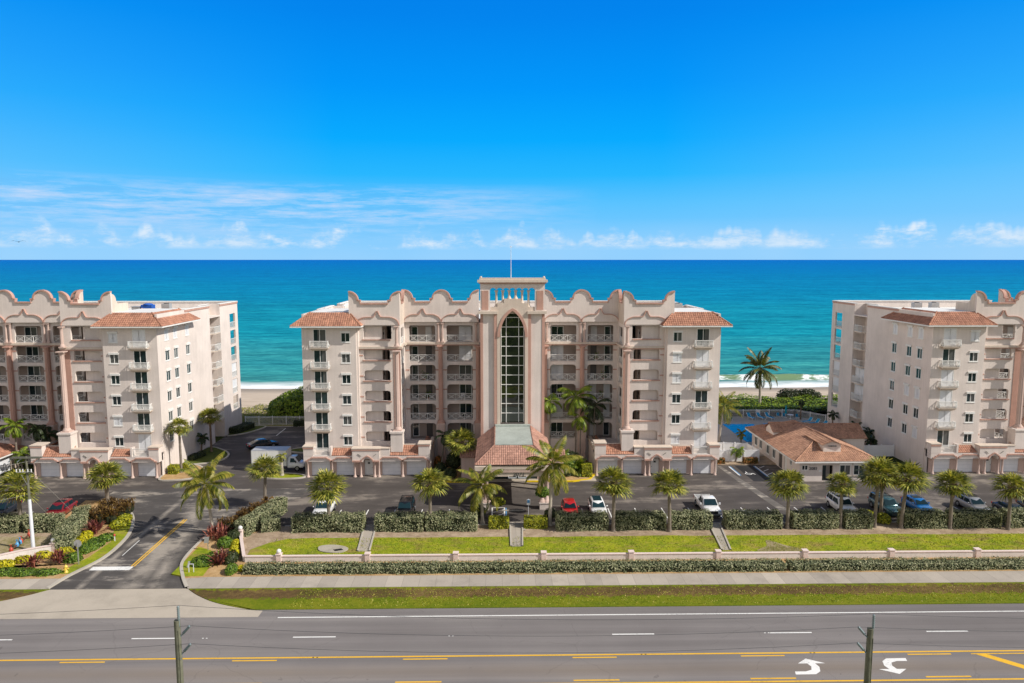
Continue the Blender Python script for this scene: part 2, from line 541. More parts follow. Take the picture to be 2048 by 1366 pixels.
def ocean_mat():
    t = NT('ocean_water'); v = t.coord(); sy = t.n('SeparateXYZ'); t.l(v, sy.inputs[0])
    y = sy.outputs['Y']
    big = t.noise(t.coord((.0018, .012, 1)), 1.0, 5, .6)
    med = t.noise(t.coord((.05, .22, 1)), 1.0, 5, .65)
    fin = t.noise(t.coord((.28, .9, 1)), 1.0, 4, .65)
    # distance: log10 of metres
    lg = t.math('LOGARITHM', t.math('MAXIMUM', y, 100.0), 10.0)
    lg = t.math('ADD', lg, t.math('MULTIPLY', t.math('SUBTRACT', big, .5), .30))
    k = t.math('DIVIDE', t.math('SUBTRACT', lg, 2.2), 1.8, True)
    c = t.ramp(k, [(0.0, (.085, .20, .165)), (.05, (.032, .255, .270)), (.16, (.006, .240, .330)), (.36, (.002, .205, .385)),
                   (.58, (.001, .170, .415)), (.80, (.0008, .155, .450)), (1.0, (.0006, .140, .470))])
    rip = t.ramp(med, [(.36, (.62, .70, .74)), (.5, (1, 1, 1)), (.64, (1.45, 1.22, 1.14))])
    rip2 = t.ramp(fin, [(.36, (.70, .76, .80)), (.5, (1, 1, 1)), (.64, (1.5, 1.26, 1.18))])
    far = t.noise(t.coord((.004, .05, 1)), 1.0, 6, .7)
    rip3 = t.ramp(far, [(.36, (.80, .84, .87)), (.5, (1, 1, 1)), (.64, (1.25, 1.12, 1.08))])
    c = t.mix(1.0, t.mix(1.0, t.mix(1.0, c, rip, 'MULTIPLY'), rip2, 'MULTIPLY'), rip3, 'MULTIPLY')
    # surf
    fn = t.noise(t.coord((.10, .35, 1)), 1.0, 7, .72); edge = t.noise(t.coord((.035, .02, 1)), 1.0, 3, .5)
    yy = t.math('ADD', y, t.math('MULTIPLY', t.math('SUBTRACT', edge, .5), 14.0))
    up = t.math('MULTIPLY', t.math('SUBTRACT', 179.5, yy), .16, True)
    m = t.math('MULTIPLY', up, t.ramp(fn, [(.30, (.25, .25, .25)), (.52, (1, 1, 1))]))
    m2 = t.math('MULTIPLY', t.math('MULTIPLY', t.math('SUBTRACT', fn, .66), 9.0, True), t.math('MULTIPLY', t.math('SUBTRACT', 205.0, yy), .06, True))
    lace = t.math('MULTIPLY', t.math('MAXIMUM', m, t.math('MULTIPLY', m2, .35)), 1.0, True)
    c = t.mix(lace, c, (.86, .88, .88))
    h = t.math('ADD', t.math('MULTIPLY', med, .6), t.math('MULTIPLY', fin, .4))
    bp = t.n('Bump'); bp.inputs['Strength'].default_value = .35; bp.inputs['Distance'].default_value = .6; t.l(h, bp.inputs['Height'])
    df = t.n('BsdfDiffuse'); t.l(c, df.inputs['Color']); t.l(bp.outputs[0], df.inputs['Normal'])
    gs = t.n('BsdfGlossy'); gs.inputs['Roughness'].default_value = .25; t.l(bp.outputs[0], gs.inputs['Normal'])
    ms = t.n('MixShader'); ms.inputs[0].default_value = .035; t.l(df.outputs[0], ms.inputs[1]); t.l(gs.outputs[0], ms.inputs[2]); t.l(ms.outputs[0], t.out.inputs['Surface'])
    return t.m


M['ocean'] = ocean_mat()


def pool_mat():
    t = NT('pool_water'); v = t.coord(); a = t.noise(v, 1.3, 4)
    t.col(t.ramp(a, [(.3, (.004, .11, .22)), (.7, (.010, .19, .33))])); t.set(Roughness=.12, Specular_IOR_Level=.4); t.bump(a, .12, .05); return t.m


M['pool'] = pool_mat()
M['bark'] = paint('palm_bark', (.22, .185, .15), .3, 3.0, .95, .1, 9, 0, .6)
M['paletrunk'] = paint('pale_palm_trunk', (.42, .37, .31), .22, 2.0, .9, .1, 7, 0, .4)
M['boots'] = paint('palm_boots', (.20, .14, .10), .35, 4.0, .95, .1, 12, 0, .6)
M['drypalm'] = foliage('dry_palm_leaf', (.10, .065, .03), (.24, .17, .08), (.40, .30, .16), .7, .15, 1.6)
M['sabal'] = foliage('sabal_leaf', (.040, .058, .010), (.21, .24, .036), (.52, .46, .09), .5, .25, 1.6)
M['coco'] = foliage('coconut_leaf', (.05, .075, .010), (.17, .19, .02), (.42, .35, .06), .42, .3, .8)
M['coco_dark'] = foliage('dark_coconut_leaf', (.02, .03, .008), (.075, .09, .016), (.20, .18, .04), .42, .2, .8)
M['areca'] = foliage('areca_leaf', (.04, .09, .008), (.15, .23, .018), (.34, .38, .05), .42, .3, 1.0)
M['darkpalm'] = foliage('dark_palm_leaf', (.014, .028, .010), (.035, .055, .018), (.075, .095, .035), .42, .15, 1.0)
M['hedge'] = foliage('buttonwood_leaf', (.065, .088, .040), (.215, .235, .115), (.48, .46, .28), .6, .15, 2.4)
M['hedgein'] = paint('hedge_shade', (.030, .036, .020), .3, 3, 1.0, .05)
M['greenbush'] = foliage('green_bush_leaf', (.03, .07, .008), (.10, .18, .016), (.21, .30, .03), .5, .2, 3)
M['yellowbush'] = foliage('yellow_bush_leaf', (.20, .20, .010), (.50, .46, .012), (.75, .66, .03), .5, .25, 3)
M['limebush'] = foliage('lime_bush_leaf', (.09, .12, .008), (.29, .31, .014), (.52, .48, .03), .5, .25, 3)
M['orangebush'] = foliage('orange_bush_leaf', (.05, .06, .012), (.17, .11, .02), (.55, .17, .03), .5, .2, 2)
M['croton'] = foliage('croton_leaf', (.028, .018, .010), (.105, .055, .022), (.33, .20, .04), .45, .18, 2.0)
M['cordyline'] = foliage('red_cordyline_leaf', (.05, .014, .016), (.19, .05, .045), (.42, .16, .10), .4, .2, 2.0)
M['seagrape'] = foliage('sea_grape_leaf', (.030, .075, .006), (.15, .24, .014), (.33, .41, .035), .5, .25, .9)
M['lawnblade'] = foliage('lawn_blade', (.08, .13, .012), (.28, .31, .02), (.50, .42, .10), .6, .2, .45)
M['dunegrass'] = foliage('dune_plant_leaf', (.09, .12, .012), (.24, .26, .03), (.44, .38, .10), .6, .2, .5)
M['oakdark'] = foliage('dark_tree_leaf', (.012, .020, .007), (.03, .045, .012), (.07, .085, .025), .55, .1, 1.0)
M['wood'] = paint('weathered_pole_wood', (.20, .20, .145), .35, 2.0, .95, .1, 14, .25, .6)
M['greywood'] = paint('grey_crossarm_wood', (.15, .15, .12), .2, 3, .9, .1, 14)
M['whitesteel'] = paint('white_steel', (.72, .74, .78), .05, 1, .45, .4)
M['insulator'] = metal_paint('grey_insulator', (.20, .25, .26), .4)
M['wire'] = metal_paint('dark_wire', (.05, .055, .06), .6)
M['darkwire'] = metal_paint('pale_cable', (.42, .40, .36), .6)
M['steel'] = metal_paint('galvanised_steel', (.45, .46, .47), .4, .6)
M['black'] = metal_paint('black_plastic', (.012, .012, .013), .55)
M['rubber'] = metal_paint('tyre_rubber', (.014, .014, .015), .85, spec=.2)
M['rim'] = metal_paint('wheel_rim', (.42, .43, .44), .3, .8)
M['lampclear'] = metal_paint('headlight_lens', (.55, .58, .60), .12)
M['lampred'] = metal_paint('red_light_lens', (.42, .02, .02), .2)
M['blackletter'] = metal_paint('dark_grey_letters', (.06, .065, .075), .5)
M['yellowmetal'] = metal_paint('yellow_hydrant_paint', (.70, .50, .08), .45)
M['redmetal'] = metal_paint('red_valve_paint', (.45, .06, .03), .45)
M['bluemetal'] = metal_paint('blue_valve_paint', (.08, .30, .55), .45)
M['rust'] = paint('rusty_pipe', (.13, .06, .04), .3, 4, .8, .2)
M['turq'] = paint('turquoise_fabric', (.02, .30, .38), .12, 2, .8, .2)
M['blueseat'] = paint('blue_sling_fabric', (.03, .30, .52), .12, 2, .7, .2)
M['signwhite'] = paint('sign_white', (.78, .78, .78), .03, 1, .5, .3)
M['signgrey'] = metal_paint('sign_back_aluminium', (.42, .42, .42), .5, .3)
M['aluminium'] = metal_paint('ac_casing', (.45, .45, .44), .5, .3)
M['bluetarp'] = paint('blue_tarp', (.02, .10, .42), .15, 2, .6, .3)
M['birdmat'] = metal_paint('bird_feathers', (.02, .02, .02), .8)
# ------------------------------------------------------------------ camera, sun, sky
SC.view_settings.view_transform = 'Standard'; SC.view_settings.look = 'None'
SC.view_settings.exposure = 0; SC.view_settings.gamma = 1
SC.render.engine = 'CYCLES'
cam_d = bpy.data.cameras.new('camera'); cam = bpy.data.objects.new('camera', cam_d); COL.objects.link(cam)
cam_d.sensor_width = 36.0; cam_d.lens = 36.0 * 1430 / 2048; cam_d.clip_end = 90000; cam_d.clip_start = .5
cam.location = (-1.75, 0, 30.0)
cam.rotation_euler = (radians(90) - math.atan(164 / 1430), 0, -radians(1.0))
SC.camera = cam

SUN_EL, SUN_AZ = radians(40), radians(20)       # azimuth: from +X towards the viewer's side (-Y)
to_sun = Vector((cos(SUN_EL) * cos(SUN_AZ), -cos(SUN_EL) * sin(SUN_AZ), sin(SUN_EL)))
sd = bpy.data.lights.new('sun', 'SUN'); sd.energy = 5.0; sd.angle = radians(.5); sd.color = (1.0, .945, .86)
sun = bpy.data.objects.new('sun', sd); COL.objects.link(sun)
sun.rotation_euler = (-to_sun).to_track_quat('-Z', 'Y').to_euler()
sun.location = (80, -20, 80)

wd = bpy.data.worlds.new('World'); SC.world = wd; wd.use_nodes = True


class WT(NT):
    def __init__(s):
        s.t = wd.node_tree; s.bg = s.t.nodes['Background']


w = WT()
sky = w.n('TexSky'); sky.sky_type = 'NISHITA'; sky.sun_disc = False
sky.sun_elevation = SUN_EL; sky.sun_rotation = radians(90) + SUN_AZ
sky.altitude = 30; sky.air_density = 1.0; sky.dust_density = .6; sky.ozone_density = 2.0
tc = w.n('TexCoord'); gen = tc.outputs['Generated']
nrm = w.n('VectorMath'); nrm.operation = 'NORMALIZE'; w.l(gen, nrm.inputs[0])
sx = w.n('SeparateXYZ'); w.l(nrm.outputs[0], sx.inputs[0])
X, Y, Z = sx.outputs['X'], sx.outputs['Y'], sx.outputs['Z']
az = w.math('ARCTAN2', X, Y)                                 # 0 straight out to sea
el = w.math('ARCSINE', Z)
eld = w.math('MULTIPLY', el, 180 / pi)
# clear sea-side sky, deep blue above and pale at the horizon
kk = w.math('DIVIDE', eld, 24.0, True)
clear = w.ramp(kk, [(0.0, (.235, .605, 1.0)), (.08, (.185, .585, 1.0)), (.18, (.105, .545, 1.0)), (.27, (.022, .475, 1.0)),
                    (.38, (.003, .405, 1.0)), (.54, (.001, .310, .96)), (.74, (.001, .235, .86)), (1.0, (.0008, .18, .76))])
# paler to both sides, away from straight out to sea
side = w.math('MULTIPLY', w.math('SUBTRACT', w.math('ABSOLUTE', az), .22), 1.9, True)
pale = w.ramp(kk, [(0.0, (.29, .64, 1.0)), (.25, (.19, .58, 1.0)), (.45, (.05, .46, .99)), (.7, (.006, .33, .95)), (1.0, (.003, .23, .84))])
clear = w.mix(w.math('MULTIPLY', side, .65), clear, pale)
# thin streaked cloud on the left, low heaps along the horizon
cv = w.n('CombineXYZ'); w.l(az, cv.inputs[0]); w.l(el, cv.inputs[1])


def wn(scale, sc, det, rough, off=(0, 0, 0)):
    mp = w.n('Mapping'); mp.inputs['Scale'].default_value = sc; mp.inputs['Location'].default_value = off
    w.l(cv.outputs[0], mp.inputs['Vector'])
    return w.noise(mp.outputs[0], scale, det, rough)


st = wn(1.0, (3.0, 30, 1), 6, .64, (1.3, .4, 0)); st2 = wn(1.0, (13, 110, 1), 7, .72, (3.1, 0, 0))
sf = w.math('ADD', w.math('MULTIPLY', st, .58), w.math('MULTIPLY', st2, .48))
band = w.math('MULTIPLY', w.math('MULTIPLY', w.math('SUBTRACT', eld, 1.2), .5, True), w.math('MULTIPLY', w.math('SUBTRACT', 5.9, eld), .8, True), True)
leftm = w.math('MULTIPLY', w.math('SUBTRACT', .14, az), 3.4, True)
smask = w.math('MULTIPLY', w.math('MULTIPLY', w.math('SUBTRACT', sf, .475), 7.0, True), w.math('MULTIPLY', band, leftm), True)
veil = w.math('MULTIPLY', w.math('MULTIPLY', band, leftm), .06)
c = w.mix(veil, clear, (.46, .66, .95))
c = w.mix(w.math('MULTIPLY', smask, .88), c, (.53, .70, .96))
shade = w.math('MULTIPLY', w.math('MULTIPLY', w.math('SUBTRACT', .50, sf), 7.0, True), w.math('MULTIPLY', band, leftm), True)
c = w.mix(w.math('MULTIPLY', shade, .45), c, (.14, .42, .86))
cu = wn(1.0, (16, 38, 1), 9, .68, (.45, 0, 0)); cu2 = wn(1.0, (5.0, 9, 1), 3, .5, (5.3, 2, 0)); cut = wn(1.0, (24, 4, 1), 3, .6, (2.0, 7, 0))
top = w.math('ADD', 1.75, w.math('MULTIPLY', w.math('SUBTRACT', cut, .42), 5.5))
lo = w.math('MULTIPLY', w.math('SUBTRACT', eld, .72), 2.6, True)
hi = w.math('MULTIPLY', w.math('SUBTRACT', top, eld), 1.6, True)
cm = w.math('MULTIPLY', w.math('MULTIPLY', w.math('SUBTRACT', w.math('ADD', w.math('MULTIPLY', cu, .75), w.math('MULTIPLY', cu2, .35)), .50), 8.0, True), w.math('MULTIPLY', lo, hi), True)
cc = w.ramp(cu, [(.40, (.52, .70, .93)), (.52, (.70, .82, .95)), (.66, (.96, .97, .98))])
c = w.mix(w.math('MULTIPLY', cm, .72), c, cc)
haze = w.math('MULTIPLY', w.math('MULTIPLY', w.math('SUBTRACT', 3.2, eld), .45, True), w.math('MULTIPLY', cu2, .55), True)
c = w.mix(haze, c, (.50, .73, .96))
# landward half: the physical sky, with an added bright low band to fill the shaded fronts
sc_ = w.n('Mix'); sc_.data_type = 'RGBA'; sc_.blend_type = 'MULTIPLY'; sc_.inputs[0].default_value = 1.0
w.l(sky.outputs[0], sc_.inputs[6]); sc_.inputs[7].default_value = (.095, .095, .095, 1)
inl = w.noise(nrm.outputs[0], 2.4, 5, .6)
low = w.math('MULTIPLY', w.math('SUBTRACT', .62, Z), 3.2, True)
back = w.mix(w.math('MULTIPLY', w.math('MULTIPLY', w.math('SUBTRACT', inl, .30), 3.2, True), low), sc_.outputs[2], (1.02, .98, .95))
back = w.mix(w.math('MULTIPLY', w.math('MULTIPLY', w.math('SUBTRACT', -.35, X), 2.5, True), low), back, (1.34, 1.20, 1.06))  # added brighter, warmer left sky to lift the walls facing it
fz = w.math('MULTIPLY', w.math('SUBTRACT', w.math('ADD', Y, w.math('MULTIPLY', Z, -.55)), .46), 8.0, True)
fin = w.mix(fz, back, c)
w.l(fin, w.bg.inputs['Color']); w.bg.inputs['Strength'].default_value = 1.0
# ------------------------------------------------------------------ the setting
def sheet(name, pts, z, mat, z0=None):
    b = MB()
    if z0 is None: b.poly(pts, z)
    else: b.poly(pts, z0, z)
    return structure(b.build(name, mat))


def rect(x0, x1, y0, y1): return [(x0, y0), (x1, y0), (x1, y1), (x0, y1)]


def curve_pts(ctrl, n=6, closed=False):
    """Catmull-Rom through 2D control points"""
    P = [Vector((p[0], p[1])) for p in ctrl]; out = []
    m = len(P)
    rng = range(m) if closed else range(m - 1)
    for i in rng:
        if closed: p0, p1, p2, p3 = P[(i - 1) % m], P[i], P[(i + 1) % m], P[(i + 2) % m]
        else: p0, p1, p2, p3 = P[max(i - 1, 0)], P[i], P[i + 1], P[min(i + 2, m - 1)]
        for k in range(n):
            t = k / n
            out.append(.5 * ((2 * p1) + (p2 - p0) * t + (2 * p0 - 5 * p1 + 4 * p2 - p3) * t * t + (3 * p1 - p0 - 3 * p2 + p3) * t ** 3))
    if not closed: out.append(P[-1])
    return [(p.x, p.y) for p in out]


def strip_along(mb, pts, w, z0, z1, closed=False):
    """kerb: raised band of width w along a path (to its left side)"""
    n = len(pts); L = []; R = []
    for i in range(n):
        if closed: a, b = Vector(pts[i - 1]), Vector(pts[(i + 1) % n])
        else: a, b = Vector(pts[max(i - 1, 0)]), Vector(pts[min(i + 1, n - 1)])
        d = (b - a).normalized(); nn = Vector((-d.y, d.x)) * (w / 2); p = Vector(pts[i])
        L.append(p + nn); R.append(p - nn)
    for i in range(n if closed else n - 1):
        j = (i + 1) % n
        mb.face([(R[i].x, R[i].y, z1), (R[j].x, R[j].y, z1), (L[j].x, L[j].y, z1), (L[i].x, L[i].y, z1)])
        mb.face([(R[i].x, R[i].y, z0), (R[j].x, R[j].y, z0), (R[j].x, R[j].y, z1), (R[i].x, R[i].y, z1)])
        mb.face([(L[i].x, L[i].y, z0), (L[j].x, L[j].y, z0), (L[j].x, L[j].y, z1), (L[i].x, L[i].y, z1)])


sheet('ground', rect(-900, 900, -900, 142), -.03, M['scrub'])
sheet('highway', rect(-700, 700, 37.6, 59.2), 0.0, M['highway'])
sheet('near_verge', rect(-700, 700, 30, 37.6), .05, M['verge'], -.03)
# ocean and beach
b = MB()
b.face([(-60000, 150, -.55), (60000, 150, -.55), (60000, 85000, -.55), (-60000, 85000, -.55)])
structure(b.build('ocean', M['ocean']))
b = MB()
prof = [(138, .02), (146, .35), (152, .25), (160, -.1), (166, -.42), (170, -.62), (176, -1.2)]
xs = [-900, -90] + list(range(-80, 110, 8)) + [120, 900]
grid = [[(x, y + 1.6 * mnoise.noise(Vector((x * .03, y * .1, 1))), z + .10 * mnoise.noise(Vector((x * .12, y * .2, 3)))) for x in xs] for y, z in prof]
for j in range(len(prof) - 1):
    for i in range(len(xs) - 1):
        b.face([grid[j][i], grid[j][i + 1], grid[j + 1][i + 1], grid[j + 1][i]], True)
structure(b.build('beach', M['sand'], weld=True))


def breaker(x0, x1, y, h, seed):
    """a low wave about to break, foam running down its face"""
    bb = MB(); rr = random.Random(seed); n = 26; prof = [(-3.4, 0), (-1.7, .12), (-.7, .6), (-.2, .95), (.3, 1.0), (1.3, .75), (3.2, .28), (6, 0)]
    rows = []
    for i in range(n + 1):
        t = i / n; x = x0 + (x1 - x0) * t; k = max(0.0, sin(pi * t)) ** .6 * h * (1 + .18 * mnoise.noise(Vector((x * .35, seed, 0))))
        yy = y + 1.2 * mnoise.noise(Vector((x * .08, seed, 5)))
        rows.append([(x, yy + a, -.56 + k * c) for a, c in prof])
    for i in range(n):
        for j in range(len(prof) - 1):
            bb.face([rows[i][j], rows[i + 1][j], rows[i + 1][j + 1], rows[i][j + 1]], True)
    return bb


def wave_mat():
    t = NT('breaking_wave'); v = t.coord(); fn = t.noise(t.coord((.35, .8, .8)), 1.0, 6, .7)
    sz = t.n('SeparateXYZ'); t.l(v, sz.inputs[0])
    hx = t.noise(t.coord((.09, 0, 0)), 1.0, 2, .5)
    f = t.math('ADD', fn, t.math('MULTIPLY', t.math('SUBTRACT', hx, .5), 2.1))
    t.col(t.ramp(f, [(.40, (.16, .25, .13)), (.50, (.30, .40, .30)), (.56, (.82, .84, .83))]))
    t.set(Roughness=.4, Specular_IOR_Level=.25); return t.m


M['wave'] = wave_mat()
structure(breaker(48, 92, 181.5, 1.15, 2).build('wave', M['wave'], weld=True))

# parking lot, entry road, side lots
sheet('parking_lot', [(-110, 78.0), (110, 78.0), (110, 98.2), (39, 98.2), (39, 101.6), (29.2, 101.6), (29.2, 98.2), (-28.5, 98.2), (-28.5, 127.1), (-43.6, 127.1), (-44.8, 123.0), (-46.6, 121.0), (-48.6, 120.6), (-48.6, 98.2), (-110, 98.2)], .004, M['parking'])
kL = curve_pts([(-43.2, 63.15), (-42.8, 65.9), (-41.75, 70.1), (-42.2, 75.2), (-43.55, 79.3), (-45.6, 82.9), (-49.2, 86.9)])
kR = curve_pts([(-30.5, 63.15), (-31.9, 65.5), (-33.3, 68.6), (-33.7, 72.4), (-33.6, 76.2), (-32.6, 80.5), (-29.6, 86.2)])
sheet('entry_road', kL + [(-52, 90), (-52, 92), (-27, 92), (-27, 88)] + kR[::-1], .008, M['entryroad'])
ap = curve_pts([(-30.4, 63.1), (-28.9, 61.7), (-26.6, 60.2), (-23.4, 59.0), (-22.15, 58.8)])
al = curve_pts([(-42.9, 63.1), (-44.3, 61.9), (-46.4, 60.7), (-50, 59.7), (-58, 59.2), (-80, 59.1)])
sheet('entry_apron', [(-80, 57.7), (-22.2, 57.7)] + ap[::-1] + al, .012, M['apron'])
# verges, pavement, planting strip, lawns
sheet('verge', [(-23.3, 58.95)] + [(700, 58.95), (700, 62.95)] + ap[:-4], .07, M['verge'], -.02)
sheet('verge', [(-700, 59.15)] + [(-700, 63.05)] + al[:-2], .07, M['verge'], -.02)
sheet('pavement', [(-30.35, 62.95), (700, 62.8), (700, 65.2), (-31.7, 65.35)], .10, M['sidewalk'], -.02)
sheet('pavement', [(-700, 63.05), (-43.1, 63.05), (-42.9, 65.25), (-700, 65.25)], .10, M['sidewalk'], -.02)
sheet('planting_bed', [(-29.4, 65.3), (700, 65.1), (700, 68.7), (-27.2, 68.7), (-29.9, 75.4), (-26.4, 78.1), (-29.2, 86)] + kR[::-1][2:-5], .115, M['goldmulch'], -.02)
sheet('hedge_strip', [(-30, 68.6), (110, 68.5), (110, 78.15), (-26.2, 78.15), (-29.5, 76)], .10, M['mulch'], -.02)
lawn_edge = [(x, 74.55 + .35 * mnoise.noise(Vector((x * .16, 0, 7))) ) for x in [110 - 2.2 * i for i in range(62)] if x > -23.5] + [(-24.6, 74.4), (-26.2, 73.4), (-27.6, 71.6)]
sheet('lawn', [(-27.3, 68.8), (110, 68.7)] + lawn_edge, .15, M['lawn'], .0)
sheet('planting_bed', [(-110, 65.2), (-43.2, 65.2)] + kL[5:] + [(-53.5, 87.4), (-52.5, 80), (-50, 76), (-48, 72), (-52, 68.8), (-110, 60)], .115, M['goldmulch'], -.02)
sheet('lawn', [(-110, 68), (-52, 68.9), (-48.0, 72.4), (-49, 75.5), (-110, 75.5)], .15, M['drylawn'], .0)
sheet('hedge_strip', [(-110, 75.5), (-49, 75.5), (-50.2, 78.15), (-110, 78.15)], .13, M['mulch'], -.02)
b = MB()
strip_along(b, kL, .30, 0, .17); structure(b.build('kerb', M['kerb']))
b = MB(); strip_along(b, kR, .30, 0, .17); structure(b.build('kerb', M['kerb']))
b = MB(); strip_along(b, [(-26, 78.25), (-1.2, 78.25)], .18, 0, .15); strip_along(b, [(1.4, 78.25), (110, 78.25)], .18, 0, .15); strip_along(b, [(-110, 78.25), (-50.5, 78.25)], .18, 0, .15)
structure(b.build('kerb', M['kerb']))
# right-hand grass by the road bend
sheet('verge_grass', [(-33.2, 66.0), (-31.7, 65.4), (-30.0, 65.5), (-30.3, 69.2), (-31.6, 71.5), (-33.3, 72.5), (-33.2, 69)], .135, M['lawn'], 0)
sheet('verge_grass', [(-42.6, 66.2), (-41.85, 70.1), (-42.3, 75.1), (-43.6, 79.1), (-44.6, 80.6), (-44.7, 77.5), (-43.2, 74), (-43.3, 70), (-44.2, 66.2)], .135, M['lawn'], 0)


def island(name, ctrl, fill, kerb='kerb', n=8):
    pts = curve_pts(ctrl, n, True)
    sheet(name, pts, .13, fill, 0)
    b = MB(); strip_along(b, pts, .28, 0, .17, True)
    return structure(b.build('kerb', M[kerb]))


island('planting_island', [(-48.5, 96.2), (-46.5, 95.5), (-44.0, 96.5), (-43.4, 99), (-45.8, 102.5), (-48.6, 102)], M['goldmulch'])
island('grass_island', [(-35.3, 97.0), (-34, 96.2), (-31.5, 95.9), (-29.2, 96.3), (-28.9, 97.2), (-30.5, 98.2), (-33.5, 98.5), (-35.1, 98.0)], M['lawn'])
island('planting_island', [(-48.4, 104), (-45.5, 103.6), (-43.5, 105.4), (-43.6, 108.4), (-45.6, 111.2), (-48.5, 112.5)], M['darkgrass'])
island('grass_island', [(-35.1, 110.6), (-33.2, 109.4), (-30, 109.2), (-28.6, 110.2), (-28.6, 112.3), (-33, 112.2)], M['darkgrass'])
island('grass_island', [(-48.5, 120.9), (-46.8, 121.2), (-45.0, 123.4), (-43.9, 127.0), (-46, 127.6), (-48.5, 127.4)], M['darkgrass'])
sheet('rear_ground', [(-60, 127.2), (40, 127.2), (40, 140), (-60, 140)], .0, M['dune'])
sheet('garden_ground', [(29.2, 101.7), (38.9, 101.7), (38.9, 106), (29.2, 106)], .12, M['mulch'], 0)
# entrance court: paved walk, planting beds with yellow kerbs
sheet('entry_walk', [(-11.4, 94.3), (11.4, 94.3), (11.4, 104.2), (-11.4, 104.2)], .10, M['apron'], 0)
bedR = curve_pts([(4.6, 94.35), (8.0, 94.3), (10.4, 95.2), (11.3, 97.4)])
sheet('planting_bed', bedR + [(11.35, 104.1), (4.6, 104.1)], .125, M['goldmulch'], 0)
bedL = curve_pts([(-5.2, 94.35), (-8.3, 94.3), (-10.6, 95.2), (-11.35, 97.4)])
sheet('planting_bed', bedL + [(-11.35, 104.1), (-5.2, 104.1)], .125, M['goldmulch'], 0)
b = MB(); strip_along(b, [(1.9, 94.2), (5, 94.15), (8.2, 94.15), (10.6, 95.0), (11.5, 97.3)], .34, 0, .16); structure(b.build('kerb', M['kerbyellow']))
b = MB(); strip_along(b, [(-4.6, 94.15), (-8.4, 94.15), (-10.8, 95.0), (-11.5, 97.3)], .34, 0, .16); structure(b.build('kerb', M['kerbyellow']))
# drain chutes through the lawn
for k, (pa, pb, pc_, pd) in enumerate([((-17.0, 77.9), (-16.4, 70.9), (-15.2, 70.9), (-15.7, 77.9)), ((-.6, 78.1), (-.6, 71.9), (.6, 71.9), (.8, 78.1)), ((22.0, 77.9), (21.2, 70.6), (22.1, 70.6), (23.2, 77.9))]):
    b = MB(); b.poly([pa, pb, pc_, pd], .165)
    structure(b.build('drain_channel', M['sidewalk']))
    b = MB(); strip_along(b, [pa, pb], .16, .1, .27); strip_along(b, [pd, pc_], .16, .1, .27)
    structure(b.build('kerb', M['kerb']))
sheet('entry_walk', [(-.7, 76.4), (1.1, 76.4), (1.1, 79), (-.7, 79)], .16, M['sidewalk'])
sheet('bare_sand', curve_pts([(24.8, 70.4), (27.0, 69.8), (29.6, 70.4), (28.2, 71.8), (26.8, 73.2), (26.2, 71.6)], 5, True), .155, M['drylawn'])

# pool terrace
sheet('pool_deck', [(29.6, 106.4), (58.4, 106.4), (58.4, 127.5), (54.8, 133.2), (29.6, 133.2)], .10, M['deck'], 0)
sheet('pool_water', [(38.9, 114.5), (44.6, 114.5), (44.6, 127.5), (38.9, 127.5)], .125, M['pool'])
sheet('pool_water', [(46.4, 126.2), (48.2, 126.2), (48.2, 127.8), (46.4, 127.8)], .125, M['pool'])
sheet('planting_bed', [(56.2, 106.5), (58.5, 106.5), (58.5, 127), (57.2, 128.6), (56.0, 126)], .13, M['mulch'], 0)

# painted markings
MARK_Z = .0055


def mark(name, pts, mat='mwhite', z=None):
    b = MB(); b.poly(pts, MARK_Z if z is None else z); return structure(b.build(name, M[mat]))


def markbox(x0, x1, y0, y1, mat='mwhite', z=None): return mark('road_marking', rect(x0, x1, y0, y1), mat, z)


markbox(-20.5, 400, 57.52, 57.66); markbox(-400, -80, 57.52, 57.66)
for k in range(-14, 14):
    x = -31.1 + 12.79 * k
    if k != 2: markbox(x, x + 3.4, 54.32, 54.46)
markbox(-400, 400, 51.34, 51.51, 'myellow'); markbox(-400, 400, 47.64, 47.81, 'myellow')
for k in range(-14, 14):
    x = -34.75 + 12.83 * k
    if x < 33: markbox(x, x + 3.35, 50.99, 51.13, 'myellow')
    x = -34.8 + 12.77 * k
    markbox(x, x + 3.3, 48.03, 48.18, 'myellow')
markbox(34.3, 80, 51.0, 51.12, 'myellow')
mark('road_marking', [(34.6, 51.0), (35.5, 51.0), (38.9, 48.0), (38.0, 48.0)], 'myellow')
mark('road_marking', [(41.6, 51.0), (42.5, 51.0), (45.9, 48.0), (45.0, 48.0)], 'myellow')
for k in range(-14, 14):
    x = -31.1 + 12.88 * k
    markbox(x, x + 3.4, 44.6, 44.74)
markbox(-400, 400, 41.4, 41.54)


def turn_arrow(cx, cy, flip):
    """curved turn arrow painted in the centre lane"""
    pts = []
    o = [(-1.05, -1.0), (-.95, -.62), (-.15, -.62), (.35, -.42), (.52, 0), (.40, .42), (-.30, .42), (.55, 1.06), (1.75, .42), (.98, .42), (1.1, -.05), (.92, -.62), (.45, -.98)]
    s = -1 if flip else 1
    return mark('road_marking', [(cx + s * a, cy + s * c) for a, c in o], 'mwhite')


turn_arrow(20.8, 49.55, False); turn_arrow(27.9, 49.55, True)
for x, y in ((-25.5, 54.35), (-5.9, 54.38), (19.6, 54.4), (-16.0, 51.42), (9.0, 51.42), (22, 51.4)):
    markbox(x, x + .12, y - .05, y + .05, 'mwhite' if y > 52 else 'myellow'); markbox(x + .3, x + .42, y - .05, y + .05, 'mwhite' if y > 52 else 'myellow')
